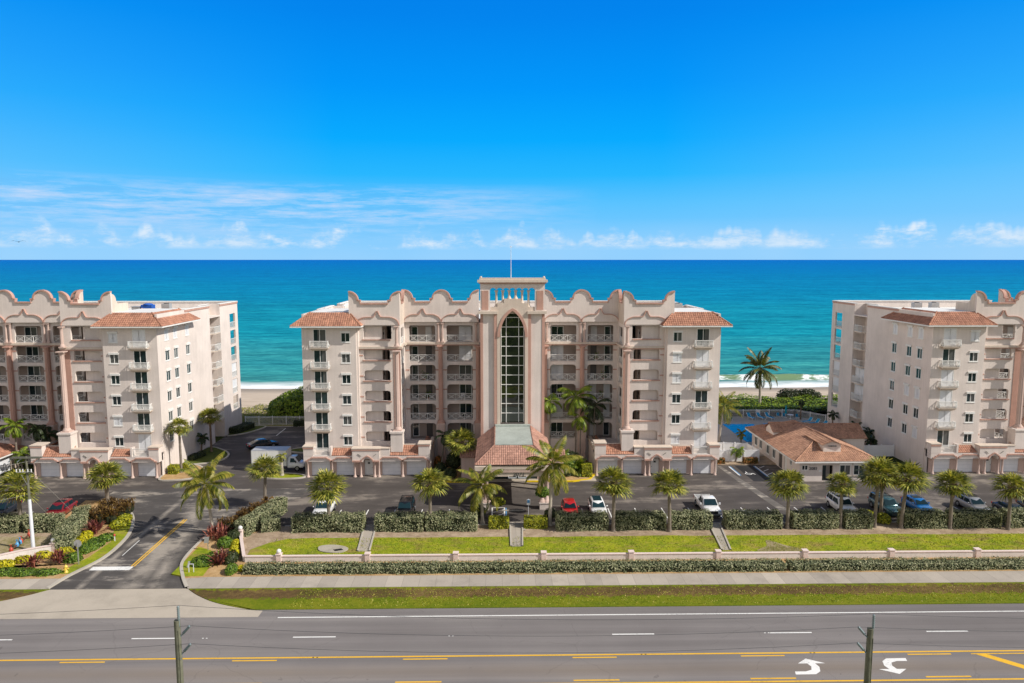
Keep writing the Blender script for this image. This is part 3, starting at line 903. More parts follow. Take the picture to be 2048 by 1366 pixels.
# entry road: stop bar, double yellow line, worn arrow
mark('road_marking', [(-41.68, 67.15), (-37.8, 67.15), (-37.75, 67.98), (-41.72, 67.95)], 'mwhite', .0125)
for dx in (-.14, .14):
    mark('road_marking', [(-37.95 + dx, 67.95), (-37.82 + dx, 67.95), (-38.17 + dx, 80.8), (-38.33 + dx, 80.8)], 'myellow', .0125)
mark('road_marking', [(-40.3, 70.6), (-40.2, 70.6), (-40.45, 74.6), (-40.55, 74.6)], 'mworn', .0125)
# parking stalls
for x in (-24.05, -20.85, -17.6, -14.35, -11.1, -7.85, -4.6, 4.9, 8.15, 11.35, 14.6, 17.85, 21.1, 24.3, 27.55, 30.8, 34.1, 37.4, 47.1, 50.4, 53.65, 56.9, 60.1, 63.4, -57.6, -60.8, -54.3):
    mark('parking_line', rect(x - .06, x + .06, 78.5, 83.7), 'mwhite', .0085)
for x in (-40.05, -34.6, -31.3): mark('parking_line', rect(x - .07, x + .07, 120.6, 126.0), 'mwhite', .0085)
b = MB(); strip_along(b, [(-43.8, 127.15), (-28.4, 127.15)], .18, 0, .15); structure(b.build('kerb', M['kerb']))
# accessible bay by the porch
mark('parking_line', rect(-2.75, -2.61, 79, 84.05), 'mwhite', .0085); mark('parking_line', rect(-1.28, -1.14, 79, 84.05), 'mwhite', .0085); mark('parking_line', rect(-1.08, -.94, 79, 84.05), 'mblue', .0085)
for y in (79.4, 80.9, 82.4): mark('parking_line', [(-2.6, y), (-1.28, y + 1.1), (-1.28, y + 1.28), (-2.6, y + .18)], 'mwhite', .0085)
mark('parking_line', rect(-2.75, -1.14, 84.07, 84.19), 'mwhite', .0085)
# bay beside the office: fresh asphalt, blue lines, painted wheelchair
mark('asphalt_patch', [(32.6, 101.4), (35.3, 101.4), (35.55, 93.9), (32.8, 93.9)], 'newasph', .0085)
mark('parking_line', [(31.55, 100.9), (31.7, 100.9), (31.85, 96.6), (31.7, 96.6)], 'mwhite', .0125); mark('parking_line', [(31.75, 100.9), (31.88, 100.9), (32.02, 96.6), (31.9, 96.6)], 'mblue', .0125)
mark('parking_line', [(35.45, 101.1), (35.6, 101.1), (35.75, 93.6), (35.6, 93.6)], 'mwhite', .0125); mark('parking_line', [(35.25, 101.1), (35.38, 101.1), (35.5, 96), (35.38, 96)], 'mblue', .0125)
for y in (95.2, 96.8, 98.4, 100.0): mark('parking_line', [(35.8, y), (36.9, y + 1.0), (36.9, y + 1.15), (35.8, y + .15)], 'mwhite', .0125)
mark('road_marking', [(30.0, 101.2), (30.5, 101.2), (31.2, 96.5), (33.1, 82.6), (31.9, 82.6), (30.6, 94)], 'patch', .0082)
b = MB()
b.ball((33.2, 98.45, .0), .16, 8, 4, .06)
for a_ in range(12):
    t0 = pi * .75 + a_ * pi * 1.35 / 12; t1 = t0 + pi * 1.35 / 12
    b.face([(33.3 + .5 * cos(t), 97.4 + .45 * sin(t), .0125) for t in (t0, t1)] + [(33.3 + .38 * cos(t), 97.4 + .33 * sin(t), .0125) for t in (t1, t0)])
b.poly([(33.12, 97.5), (33.26, 97.5), (33.26, 98.3), (33.12, 98.3)], .0125); b.poly([(33.26, 97.5), (33.9, 97.45), (34.1, 97.0), (34.2, 97.05), (34.0, 97.6), (33.26, 97.62)], .0125)
structure(b.build('wheelchair_symbol', M['mwhite']))
structure(MB().build('wheelchair_symbol', M['mwhite'])) if False else None
# ------------------------------------------------------------------ building kit
def wall_y(mb, x0, x1, z0, z1, y0, y1, ops):
    """wall standing in an XZ plane between y0 (front) and y1, with rectangular openings (xa, xb, za, zb)"""
    if x0 > x1: x0, x1 = x1, x0
    ops = [(min(a, b), max(a, b), c, d) for a, b, c, d in ops]
    xs = sorted({x0, x1} | {o[0] for o in ops if x0 < o[0] < x1} | {o[1] for o in ops if x0 < o[1] < x1})
    zs = sorted({z0, z1} | {o[2] for o in ops if z0 < o[2] < z1} | {o[3] for o in ops if z0 < o[3] < z1})

    def solid(i, j):
        if i < 0 or j < 0 or i >= len(xs) - 1 or j >= len(zs) - 1: return False
        cx, cz = (xs[i] + xs[i + 1]) / 2, (zs[j] + zs[j + 1]) / 2
        return not any(o[0] < cx < o[1] and o[2] < cz < o[3] for o in ops)
    for i in range(len(xs) - 1):
        for j in range(len(zs) - 1):
            if not solid(i, j): continue
            a, b_, c, d = xs[i], xs[i + 1], zs[j], zs[j + 1]
            mb.face([(a, y0, c), (b_, y0, c), (b_, y0, d), (a, y0, d)]); mb.face([(b_, y1, c), (a, y1, c), (a, y1, d), (b_, y1, d)])
            if not solid(i - 1, j): mb.face([(a, y0, c), (a, y0, d), (a, y1, d), (a, y1, c)])
            if not solid(i + 1, j): mb.face([(b_, y0, c), (b_, y1, c), (b_, y1, d), (b_, y0, d)])
            if not solid(i, j - 1): mb.face([(a, y0, c), (a, y1, c), (b_, y1, c), (b_, y0, c)])
            if not solid(i, j + 1): mb.face([(a, y0, d), (b_, y0, d), (b_, y1, d), (a, y1, d)])


def wall_x(mb, y0, y1, z0, z1, xa, xb, ops):
    """the same in a YZ plane, openings (ya, yb, za, zb)"""
    t = MB(); wall_y(t, y0, y1, z0, z1, xa, xb, ops)
    mb.raw([(p[1], p[0], p[2]) for p in t.v], t.f)


def arch_corners(mb, x0, x1, zt, y0, y1, r, ogee=False):
    """rounded upper corners of an opening, set 2 mm inside the wall"""
    if x0 > x1: x0, x1 = x1, x0
    y0 += .002; y1 -= .002
    for s, xc in ((1, x0), (-1, x1)):
        n = 6
        pts = [(xc + s * (r - r * cos(pi / 2 * k / n)), zt - r + r * sin(pi / 2 * k / n)) for k in range(n + 1)]
        for k in range(n):
            (xa, za), (xb, zb) = pts[k], pts[k + 1]
            mb.face([(xa, y0, za), (xb, y0, zb), (xb, y0, zt), (xa, y0, zt)]); mb.face([(xa, y1, za), (xb, y1, zb), (xb, y1, zt), (xa, y1, zt)])
            mb.face([(xa, y0, za), (xb, y0, zb), (xb, y1, zb), (xa, y1, za)])


MESH = {}


def cached(key, fn):
    if key not in MESH: MESH[key] = fn()
    return MESH[key]


def m_frame(w, h, fw=.09, mull=True, dep=.10):
    b = MB(); w2 = w / 2
    b.box(-w2, -w2 + fw, -dep, .05, 0, h); b.box(w2 - fw, w2, -dep, .05, 0, h)
    b.box(-w2 + fw, w2 - fw, -dep, .05, 0, fw); b.box(-w2 + fw, w2 - fw, -dep, .05, h - fw, h)
    if mull: b.box(-.035, .035, -dep + .03, .04, fw, h - fw)
    return b.mesh('frame', M['white'])


def m_pane(w, h, fw=.09):
    b = MB(); b.box(-w / 2 + fw, w / 2 - fw, -.02, .03, fw, h - fw); return b.mesh('pane', M['glass'])


def m_shutter(w, h, fw=.09):
    b = MB(); b.box(-w / 2 + fw, w / 2 - fw, -.07, .02, fw, h - fw); return b.mesh('shutter', M['shutter'])


def m_hood(w, h):
    b = MB(); b.box(-w / 2 - .05, w / 2 + .05, -.25, -.0, h - .10, h + .17); return b.mesh('hood', M['white'])


def m_sill(w):
    b = MB(); b.box(-w / 2 - .04, w / 2 + .04, -.16, 0, -.09, -.0); return b.mesh('sill', M['white'])


def window(parent, w, h, loc, rz=0, shut=False, hood=True, mull=True, nm='window'):
    """a window part: its frame is the part, pane (or closed shutter) and hood are sub-parts"""
    f = link(nm, cached(('fr', w, h, mull), lambda: m_frame(w, h, mull=mull)), parent, loc, rz)
    WL[f.name] = Vector(loc)

    def sub(n_, me):
        o = bpy.data.objects.new(n_, me); COL.objects.link(o); o.parent = f; return o
    if shut: sub('shutter', cached(('sh', w, h), lambda: m_shutter(w, h)))
    else: sub('pane', cached(('pn', w, h), lambda: m_pane(w, h)))
    if hood:
        sub('hood', cached(('hd', w, h), lambda: m_hood(w, h))); sub('sill', cached(('sl', w), lambda: m_sill(w)))
    return f


def m_balcony():
    """shallow balcony with a bellied base"""
    b = MB(); w = 1.22
    prof = [(0, -.34), (-.26, -.31), (-.42, -.23), (-.54, -.12), (-.58, -.05), (-.58, 0.0)]
    inn = .28
    L = []
    for (y, z) in prof:
        k = inn * (1 - (z + .34) / .34); L.append((w - k, y, z))
    for i in range(len(L) - 1):
        (wa, ya, za), (wb, yb, zb) = L[i], L[i + 1]
        b.face([(-wa, ya, za), (wa, ya, za), (wb, yb, zb), (-wb, yb, zb)])
        b.face([(wa, ya, za), (wa, 0, za), (wb, 0, zb), (wb, yb, zb)]); b.face([(-wa, ya, za), (-wa, 0, za), (-wb, 0, zb), (-wb, yb, zb)])
    b.box(-w - .06, w + .06, -.64, 0, 0, .09)
    return b.mesh('balcony', M['cream'])


def m_balusters():
    b = MB(); w = 1.2

    def bal(x, y, nx, ny):
        pts = [(0, .11), (.12, .24), (.15, .40), (.03, .72), (0.0, .98)]
        P_ = [(x + nx * o, y + ny * o, z) for o, z in pts]
        for k in range(4): b.bar(P_[k], P_[k + 1], .05)
    for i in range(15): bal(-w + .03 + i * (2 * w - .06) / 14, -.56, 0, -1)
    for i in range(4):
        bal(-w, -.56 + .14 * (i + .4), -1, 0); bal(w, -.56 + .14 * (i + .4), 1, 0)
    for q in (((-w, -.56), (w, -.56)), ((-w, -.56), (-w, 0)), ((w, -.56), (w, 0))):
        b.bar((*q[0], 1.0), (*q[1], 1.0), .10, .08); b.bar((*q[0], .13), (*q[1], .13), .06, .05)
    for sx_ in (-w, w): b.bar((sx_, -.56, .1), (sx_, -.56, 1.05), .13)
    return b.mesh('railing', M['white'])


def m_xrail(w, n=3, h=.98):
    """railing of framed panels with crossed bars and a small diamond"""
    b = MB(); pw = w / n
    b.bar((-w / 2, 0, h), (w / 2, 0, h), .08, .07); b.bar((-w / 2, 0, .10), (w / 2, 0, .10), .07, .06)
    for i in range(n + 1):
        x = -w / 2 + pw * i; b.bar((x, 0, 0), (x, 0, h), .075)
    for i in range(n):
        a = -w / 2 + pw * i + .07; c = a + pw - .14; z0, z1 = .16, h - .06
        b.bar((a, 0, z0), (c, 0, z1), .045); b.bar((a, .03, z1), (c, .03, z0), .045)
        mx_, mz = (a + c) / 2, (z0 + z1) / 2
        for k in (.30, .62):
            dx, dz = (c - a) / 2 * k, (z1 - z0) / 2 * k
            Q = [(mx_ - dx, 0, mz - dz), (mx_ + dx, 0, mz - dz), (mx_ + dx, 0, mz + dz), (mx_ - dx, 0, mz + dz)]
            for q in range(4): b.bar(Q[q], Q[(q + 1) % 4], .03)
    return b.mesh('railing', M['white'])


def m_column(z0, z1, r, flutes=True, n=20):
    b = MB(); h = z1 - z0
    b.box(-r * 1.6, r * 1.6, -r * 1.6, r * 1.6, 0, .16)
    b.lathe(0, 0, [(r * 1.55, .16), (r * 1.6, .26), (r * 1.25, .36), (r * 1.3, .44), (r * 1.05, .52)], n)
    sh = [r * (1.0 if k % 2 else .88) for k in range(n)] if flutes else r
    sh2 = [q * .86 for q in sh] if flutes else r * .86
    b.lathe(0, 0, [(sh, .52), (sh, h * .45), (sh2, h - .42)], n, not flutes)
    b.lathe(0, 0, [(r * 1.0, h - .42), (r * 1.1, h - .36), (r * 1.0, h - .30), (r * 1.35, h - .14)], n)
    b.box(-r * 1.5, r * 1.5, -r * 1.5, r * 1.5, h - .14, h)
    return b


def m_small_column(h, r, mat):
    b = MB(); n = 12
    b.lathe(0, 0, [(r * 1.9, 0), (r * 1.9, .10), (r * 1.45, .16), (r * 1.25, .30), (r, .36), (r * .92, h - .34), (r * 1.2, h - .30), (r * 1.05, h - .22), (r * 1.7, h - .08), (r * 1.7, h)], n)
    return b.mesh('column', M[mat])


def tile_slope(mb, A, B, C, D, pitch=.30, rows=None, rad=.055):
    """barrel-tiled slope: A-B is the eave, D-C the ridge; ribs run up the slope, each course its own island"""
    A, B, C, D = map(Vector, (A, B, C, D))
    e = (B - A); L = e.length; ex = e / L
    up = ((D - A) - ex * (D - A).dot(ex)); H = up.length; uy = up / H; nn = ex.cross(uy).normalized()
    if nn.z < 0: nn = -nn
    rows = rows or max(2, int(H / .36))
    l0, r0 = 0.0, L; l1, r1 = (D - A).dot(ex), (C - A).dot(ex)
    n = max(2, int(L / pitch))
    sub = 4
    for j in range(rows):
        v0, v1 = j / rows, (j + 1) / rows
        la, ra = l0 + (l1 - l0) * v0, r0 + (r1 - r0) * v0; lb, rb = l0 + (l1 - l0) * v1, r0 + (r1 - r0) * v1
        lo, hi = min(la, lb), max(ra, rb)
        for i in range(int(lo / pitch) - 1, int(hi / pitch) + 2):
            vs = []
            for v, lim0, lim1, lift in ((v0, la, ra, .035), (v1 + .02, lb, rb, 0.0)):
                for k in range(sub + 1):
                    u = (i + k / sub) * pitch; u = min(max(u, lim0), lim1)
                    vs.append(A + ex * u + uy * (H * min(v, 1.0)) + nn * (rad * abs(sin(pi * k / sub)) + lift))
            if (vs[sub] - vs[0]).length < 1e-4 and (vs[-1] - vs[sub + 1]).length < 1e-4: continue
            fs = [(k, k + 1, sub + 2 + k, sub + 1 + k) for k in range(sub)]
            mb.raw(vs, fs, True)
            # front lip of the course
            lip = [A + ex * min(max((i + k / sub) * pitch, la), ra) + uy * (H * v0) for k in range(sub + 1)]
            mb.raw(lip + vs[:sub + 1], [(k, k + 1, sub + 2 + k, sub + 1 + k) for k in range(sub)])


def hip_cap(mb, P, Q, r=.11):
    P, Q = Vector(P), Vector(Q); n = max(2, int((Q - P).length / .45))
    for i in range(n):
        a = P.lerp(Q, i / n); b_ = P.lerp(Q, (i + 1.08) / n)
        mb.tube([a + Vector((0, 0, .06)), b_ + Vector((0, 0, .03))], [r, r * .85], 6, True, True)


def frustum_roof(parent, x0, x1, y0, y1, ze, tx0, tx1, ty0, ty1, zt, mat='tile', soffit='white'):
    """hipped, tiled skirt roof"""
    r = MB()
    e = [(x0, y0, ze), (x1, y0, ze), (x1, y1, ze), (x0, y1, ze)]; t = [(tx0, ty0, zt), (tx1, ty0, zt), (tx1, ty1, zt), (tx0, ty1, zt)]
    for i in range(4):
        j = (i + 1) % 4
        tile_slope(r, e[i], e[j], t[j], t[i])
    for i in range(4): hip_cap(r, e[i], t[i])
    ro = r.build('roof', M[mat], parent)
    f = MB()
    f.box(x0 - .04, x1 + .04, y0 - .04, y0 + .10, ze - .17, ze + .0); f.box(x0 - .04, x1 + .04, y1 - .10, y1 + .04, ze - .17, ze)
    f.box(x0 - .04, x0 + .10, y0 + .10, y1 - .10, ze - .17, ze); f.box(x1 - .10, x1 + .04, y0 + .10, y1 - .10, ze - .17, ze)
    f.face([(x0 + .1, y0 + .1, ze - .06), (x1 - .1, y0 + .1, ze - .06), (x1 - .1, y1 - .1, ze - .06), (x0 + .1, y1 - .1, ze - .06)])
    f.build('fascia', M[soffit], ro)
    if abs(tx1 - tx0) > .4 and abs(ty1 - ty0) > .4:
        f = MB(); f.box(tx0, tx1, ty0, ty1, zt - .15, zt + .03); f.build('flat_top', M['roofwhite'], ro)
    return ro


FL = lambda k: 3.5 + 2.9 * (k - 1)
YW, YB, YR = 98.0, 98.85, 104.0          # wing front, bay front, recessed front
ZP = 22.55                              # roof parapet


def scallop(x0, x1, ztop, zlow, r, left, right):
    """top line of a parapet bay with a hump (or none) at either end"""
    pts = []
    n = 9; sp = ztop - r * .92; rz = r * .92

    def hump(xb, s):
        q = []
        for k in range(n + 1):
            a = pi / 2 * k / n
            q.append((xb + s * r * sin(a), sp + rz * cos(a)))
        q += [(xb + s * (r + .02), sp - .12), (xb + s * (r + .40), sp - .12), (xb + s * (r + .42), zlow), ]
        return q
    if left: pts += hump(x0, 1)
    else: pts += [(x0, zlow)]
    if right: pts += hump(x1, -1)[::-1]
    else: pts += [(x1, zlow)]
    return pts


def ogee(x0, x1, z0, zs, ztip):
    """shouldered arch with a pointed tip"""
    c = (x0 + x1) / 2; r = min(1.45, (x1 - x0) * .27); pts = []
    for k in range(9):
        a = pi / 2 * k / 8; pts.append((x0 + r - r * cos(a), z0 + (zs - z0) * sin(a)))
    for k in range(1, 8):
        t = k / 7; pts.append((x0 + r + (c - .10 - x0 - r) * t if t < .62 else c - .52 * (1 - (t - .62) / .38) - .06, zs + (0 if t < .62 else (ztip - zs) * ((t - .62) / .38) ** 2)))
    pts[-1] = (c - .05, ztip)
    return pts + [(2 * c - x, z) for x, z in pts[::-1]]


def ogee_relief(wall, trim, x0, x1, z0, zs, ztip, y):
    if x0 > x1: x0, x1 = x1, x0
    p = ogee(x0, x1, z0, zs, ztip)
    wall.skirt(p, z0, y - .10, y - .001); trim.ribbon(p, .10, y - .24, y - .002)


def side_bal_mesh():
    b = MB()
    P_ = [(0, -1.9), (.95, -1.2), (.95, 1.2), (0, 1.9)]
    b.poly(P_, -.16, 0)
    return b.mesh('balcony', M['cream'])


def side_bal_rail():
    b = MB(); P_ = [(0, -1.9), (.92, -1.18), (.92, 1.18), (0, 1.9)]
    for i in range(3):
        a, c = Vector(P_[i]), Vector(P_[i + 1]); n = max(3, int((c - a).length / .16))
        b.bar((a.x, a.y, 1.05), (c.x, c.y, 1.05), .07); b.bar((a.x, a.y, .10), (c.x, c.y, .10), .05)
        for k in range(n + 1):
            p = a.lerp(c, k / n); b.bar((p.x, p.y, 0), (p.x, p.y, 1.05), .07 if k in (0, n) else .03)
    return b.mesh('railing', M['white'])


def apartment(c, sides, label, recess, doors, wins, sidewins, nearside_open):
    """an apartment block around centre x=c. sides: which half (+1 right, -1 left); recess: x range of the set-back front"""
    B = thing('apartment_building', label, 'building', (c, 98, 0))
    for s in sides:
        X = lambda x: c + s * x
        W = MB(); T = MB(); I = MB(); SL = MB(); IB = MB()       # wall, trim, gallery, sills, impost bands
        # ---------------- wing
        ops = [(X(22.3), X(23.56), FL(k) + .70, FL(k) + 2.06) for k in range(1, 7)] + [(X(25.56), X(27.36), FL(k) + .05, FL(k) + 2.52) for k in range(1, 7)]
        wall_y(W, X(21.5), X(28.9), 3.4, 21.0, YW, YW + .3, ops)
        for k in range(1, 7):
            window(B, 1.26, 1.36, (X(22.93), YW + .10, FL(k) + .70), 0, wins[s][k - 1])
            window(B, 1.80, 2.47, (X(26.46), YW + .10, FL(k) + .05), 0, doors[s][k - 1], False, True, 'balcony_door')
            if k > 1:
                bo = link('balcony', cached('balc', m_balcony), B, (X(26.46), YW - .002, FL(k) - .10))
                r_ = bpy.data.objects.new('railing', cached('balu', m_balusters)); COL.objects.link(r_); r_.parent = bo
        I.face([(X(21.6), YW + .32, 3.4), (X(28.8), YW + .32, 3.4), (X(28.8), YW + .32, 21), (X(21.6), YW + .32, 21)])
        W.box(X(21.5), X(21.2), YW + .302, YB + .3, 3.4, 20.95) if False else W.box(X(21.5), X(21.25), YW + .301, YB + .35, 3.5, 21.0)
        # ---------------- side wall, notch with balconies, rear block
        sw = []
        for yy in (107.5, 103.55, 100.85):
            for k in range(1, 7): sw.append((yy - .66, yy + .66, FL(k) + .72, FL(k) + 2.28))
        wall_x(W, YW + .301, 116.0, 0, ZP, X(28.6), X(28.9), sw)
        I.face([(X(28.55), YW + .4, 0), (X(28.55), 115.9, 0), (X(28.55), 115.9, 22), (X(28.55), YW + .4, 22)])
        rzs = radians(90) * s
        for q, yy in enumerate((107.5, 103.55, 100.85)):
            for k in range(1, 7):
                window(B, 1.32, 1.56, (X(28.80), yy, FL(k) + .72), rzs, sidewins[6 - k][q])
        W.box(X(27.0), X(28.6), 115.75, 116.0 - .002, 0, ZP)
        nops = [(116.9, 119.4, FL(k) + .02, FL(k) + 2.35) for k in range(1, 7)]
        wall_x(W, 116.0, 120.3, 0, ZP, X(26.8), X(27.0), nops)
        I.face([(X(26.3), 115.9, 0), (X(26.3), 120.4, 0), (X(26.3), 120.4, 22), (X(26.3), 115.9, 22)])
        W.box(X(27.0), X(28.6), 120.3, 120.5, 0, ZP)
        W.box(X(27.02), X(28.9), 116.0, 120.3, FL(6) + 2.55, FL(6) + 2.75)
        rops = [(124.6, 127.1, FL(k) + .05, FL(k) + 2.6) for k in range(1, 7)]
        wall_x(W, 120.3, 128.4, 0, ZP, X(28.62), X(28.9), rops)
        for k in range(1, 7):
            mode = nearside_open[6 - k]
            bo = link('balcony', cached('sbal', side_bal_mesh), B, (X(28.3), 118.15, FL(k)), 0 if s > 0 else pi)
            r_ = bpy.data.objects.new('railing', cached('sbalr', side_bal_rail)); COL.objects.link(r_); r_.parent = bo
            window(B, 2.4, 2.3, (X(26.95), 118.15, FL(k) + .04), rzs, mode[0] == 's', False, True, 'balcony_door')
            if mode[0] == 'c':      # accordion shutters drawn across the balcony
                z_ = MB()
                for q in range(12): z_.box(X(28.32), X(28.42 + .05 * (q % 2)), 116.6 + q * .26, 116.86 + q * .26, FL(k) + .06, FL(k) + 2.55)
                z_.build('shutter', M['shutter'], B)
            # corner loggia
            g = MB(); g.box(X(23.5), X(28.6), 123.4, 123.6, FL(k), FL(k) + 2.7); g.box(X(23.3), X(23.5), 123.4, 128.1, FL(k), FL(k) + 2.7)
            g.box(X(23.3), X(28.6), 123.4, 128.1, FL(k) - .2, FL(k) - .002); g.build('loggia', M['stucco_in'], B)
            if mode[1] == 's':
                z_ = MB(); z_.box(X(28.70), X(28.76), 124.62, 127.08, FL(k) + .07, FL(k) + 2.58); z_.build('shutter', M['shutter'], B)
            rl = MB(); rl.bar((X(28.8), 124.6, FL(k) + 1.1), (X(28.8), 127.1, FL(k) + 1.1), .07); rl.bar((X(28.8), 124.6, FL(k) + .15), (X(28.8), 127.1, FL(k) + .15), .05)
            for q in range(15): rl.bar((X(28.8), 124.7 + q * .17, FL(k) + .1), (X(28.8), 124.7 + q * .17, FL(k) + 1.1), .03)
            rl.build('railing', M['white'], B)
        wall_y(W, X(0), X(28.62), 0, ZP, 128.1, 128.4 - .002, [(X(23.6), X(28.2), FL(k) + .05, FL(k) + 2.6) for k in range(1, 7)] if s else [])
        # pink band under the parapet coping
        for (ya, yb) in ((106.9, 116.0), (120.3, 128.4)):
            T.box(X(28.9) , X(28.9) + s * .10, ya, yb, ZP - .30, ZP - .02)
        cp = MB(); cp.box(X(28.45), X(28.98), 106.9, 116.02, ZP, ZP + .12); cp.box(X(28.45), X(28.98), 120.28, 128.48, ZP, ZP + .12); cp.box(X(0), X(28.44), 127.95, 128.48, ZP, ZP + .12)
        cp.box(X(26.9), X(27.2), 116.03, 120.27, ZP, ZP + .12)
        islands(cp, 'coping', M['roofwhite'], B)
        # roof deck
        rf = MB(); rf.box(X(.0), X(26.75), YR + .4, 128.05, 21.3, 21.45); rf.box(X(15.8), X(28.55), YB + .45, YR + .4, 21.3, 21.448); rf.box(X(26.75), X(28.55), YR + .4, 115.7, 21.3, 21.446); rf.box(X(26.75), X(28.55), 120.5, 128.05, 21.3, 21.444)
        islands(rf, 'roof_deck', M['roofwhite'], B)
        # ---------------- tiled skirt roof over the wing
        xa, xb = sorted((X(20.6), X(30.15))); ta, tb = sorted((X(22.5), X(27.9)))
        frustum_roof(B, xa, xb, 97.0, 109.4, 20.98, ta, tb, 99.1, 107.3, 22.72)
        # ---------------- bay beside the wing, arched openings to the gallery
        bo_ = [(X(17.0), X(20.62), FL(k) + 1.02, FL(k) + 2.46) for k in range(1, 6)] + [(X(16.75), X(20.62), FL(6) + 1.02, 20.86)]
        wall_y(W, X(15.6), X(21.25), 3.4, 20.95, YB, YB + .35, bo_)
        for k in range(1, 6): arch_corners(W, X(17.0), X(20.62), FL(k) + 2.46, YB, YB + .35, .42 if k < 5 else .34)
        for k in range(1, 7):
            z = FL(k) + 1.02
            if k > 1: SL.box(X(16.85), X(20.78), YB - .14, YB - .002, z - .16, z - .002)
            if k < 6:
                IB.box(X(15.62), X(16.55), YB - .05, YB - .002, z + .55, z + .72); IB.box(X(20.72), X(21.24), YB - .05, YB - .002, z + .55, z + .72)
            # gallery behind: light wall on the outer part, passage on the inner part
            I.box(X(15.9), X(21.4), YB + .36, 105.4, FL(k) - .22, FL(k) - .004)
            dd = MB(); dd.box(X(17.15), X(17.20), 100.4, 101.35, FL(k), FL(k) + 2.1) if False else dd.box(X(18.1), X(18.14), 100.9, 101.8, FL(k), FL(k) + 2.1)
            dd.build('door', M['doorpaint'] if k % 2 else M['doorpale'], B)
            lm = MB(); lm.box(X(18.02), X(18.12), 100.3, 100.45, FL(k) + 1.5, FL(k) + 1.85); lm.build('wall_lamp', M['black'], B)
        SC_ = MB(); SC_.box(X(18.15), X(21.24), YB + .56, 100.0, 3.5, 20.95); SC_.build('gallery_screen', M['stucco'], B); I.box(X(18.15), X(18.4), 100.2, 103.9, 3.5, 20.95)
        # stop of the ledge at sixth-floor level and its return
        Lg = MB(); Lg.box(X(15.25), X(21.24), YB - .30, YB - .003, 17.70, 18.0); Lg.box(X(15.25), X(15.598), YB - .003, YR - .35, 17.70, 18.0)
        T.box(X(15.3), X(21.23), YB - .24, YB - .004, 17.55, 17.698)
        # return wall toward the recess
        ro_ = [(100.2, 102.9, FL(k) + .05, FL(k) + 2.42) for k in range(1, 7)]
        wall_x(W, YB + .351, YR, 3.4, 20.95, X(15.6), X(15.9), ro_)
        for k in range(1, 7):
            link('railing', cached(('xr', 2.6, 3), lambda: m_xrail(2.6, 3)), B, (X(15.7), 101.55, FL(k) + .04), pi / 2)
        # parapet over the bay and over the return
        x_in, x_out = X(15.55), X(22.55)
        pts = scallop(min(x_in, x_out), max(x_in, x_out), 25.5, 23.85, 1.15, True, True)
        Pp = MB(); Pp.skirt(pts, 20.95, YB - .05, YB + .25); pp = Pp.build('parapet', M['stucco'], B)
        tr = MB(); tr.ribbon(pts, .20, YB - .22, YB + .33)
        wl = MB(); ogee_relief(wl, tr, X(15.7), X(21.6), 21.0, 22.05, 22.9, YB - .05)
        wl.build('arch_panel', M['stucco'], pp); islands(tr, 'trim', M['pink'], pp)
        pr = MB(); ptsr = scallop(YB, YR, 25.5, 23.85, 1.1, True, True)
        tmp = MB(); tmp.skirt(ptsr, 20.95, 0, .3); pr.raw([(X(15.56) + s * p[1] * .99, p[0] + .251 * (1 - (p[0] - YB) / (YR - YB)), p[2]) for p in tmp.v], tmp.f)
        pp2 = pr.build('parapet', M['cream'], B)
        tmp = MB(); tmp.ribbon(ptsr, .20, -.12, .35); t2 = MB(); t2.raw([(X(15.56) + s * p[1], p[0], p[2] + .002) for p in tmp.v], tmp.f); t2.build('trim', M['pink'], pp2)
        # side return of the bay parapet seen from the wing roof
        tmp = MB(); tmp.skirt([(YB + .25, 25.3)] + [(YB + .25 + 1.1 * sin(pi / 2 * q / 7), 24.3 + 1.0 * cos(pi / 2 * q / 7)) for q in range(1, 8)] + [(YB + 1.8, 23.9), (YB + 4.5, 23.9)], 21.4, 0, .28)
        ps = MB(); ps.raw([(X(22.25) + s * p[1], p[0] + .003, p[2]) for p in tmp.v], tmp.f); ps.build('parapet', M['cream'], B)
        # ---------------- corner column on its pedestal
        col_top = 17.55; pz = 6.35
        pd_ = MB(); pd_.box(X(15.2), X(16.85), 97.0, YB - .31, 3.5, pz - .25); pd_.box(X(15.08), X(16.97), 96.88, YB - .305, pz - .25, pz); pd_.build('pedestal', M['stucco'], B)
        m_column(pz, col_top, .36).build('column', M['pink'], B, (X(15.95), 97.95, pz)) if False else link('column', cached(('col', pz, col_top), lambda: m_column(pz, col_top, .36).mesh('column', M['pinkwall'])), B, (X(15.95), 97.85, pz))
        link('column', cached('col6', lambda: m_column(0, 2.9, .22, True).mesh('column', M['pinkwall'])), B, (X(15.95), 98.15, 18.0))
        # pink pilaster faces behind the column
        T.box(X(15.55), X(16.5), YB - .06, YB - .003, 3.5, 17.54)
        # ---------------- garages
        gd = [(X(25.45), X(28.0)), (X(22.15), X(24.55)), (X(15.6), X(18.2)), (X(12.05), X(14.8))]
        dops = [(a, b_, 0, 2.12) for a, b_ in gd] + [(X(19.45), X(20.65), 0, 2.2)]
        G_ = MB(); wall_y(G_, X(11.5), X(28.75), 0, 2.25, 97.62, 97.85, dops)
        G_.build('garage_wall', M['pinkwall'], B)
        for a, b_ in gd:
            z_ = MB(); z_.box(a + .0, b_, 97.72, 97.80, .02, 2.10); z_.build('garage_door', M['garage'], B)
        z_ = MB(); z_.box(X(19.47), X(20.63), 97.74, 97.80, .03, 2.6); dr = z_.build('entry_door', M['white'], B)
        z_ = MB(); z_.box(X(19.9), X(20.2), 97.71, 97.738, 1.62, 1.84); z_.build('number_plate', M['black'], dr)
        z_ = MB(); z_.ball((X(19.62), 97.69, 1.05), .05, 6, 4); z_.build('handle', M['black'], dr)
        F_ = MB()
        # body of the garage storey: fascia band with parapet blocks
        zf0 = 2.25
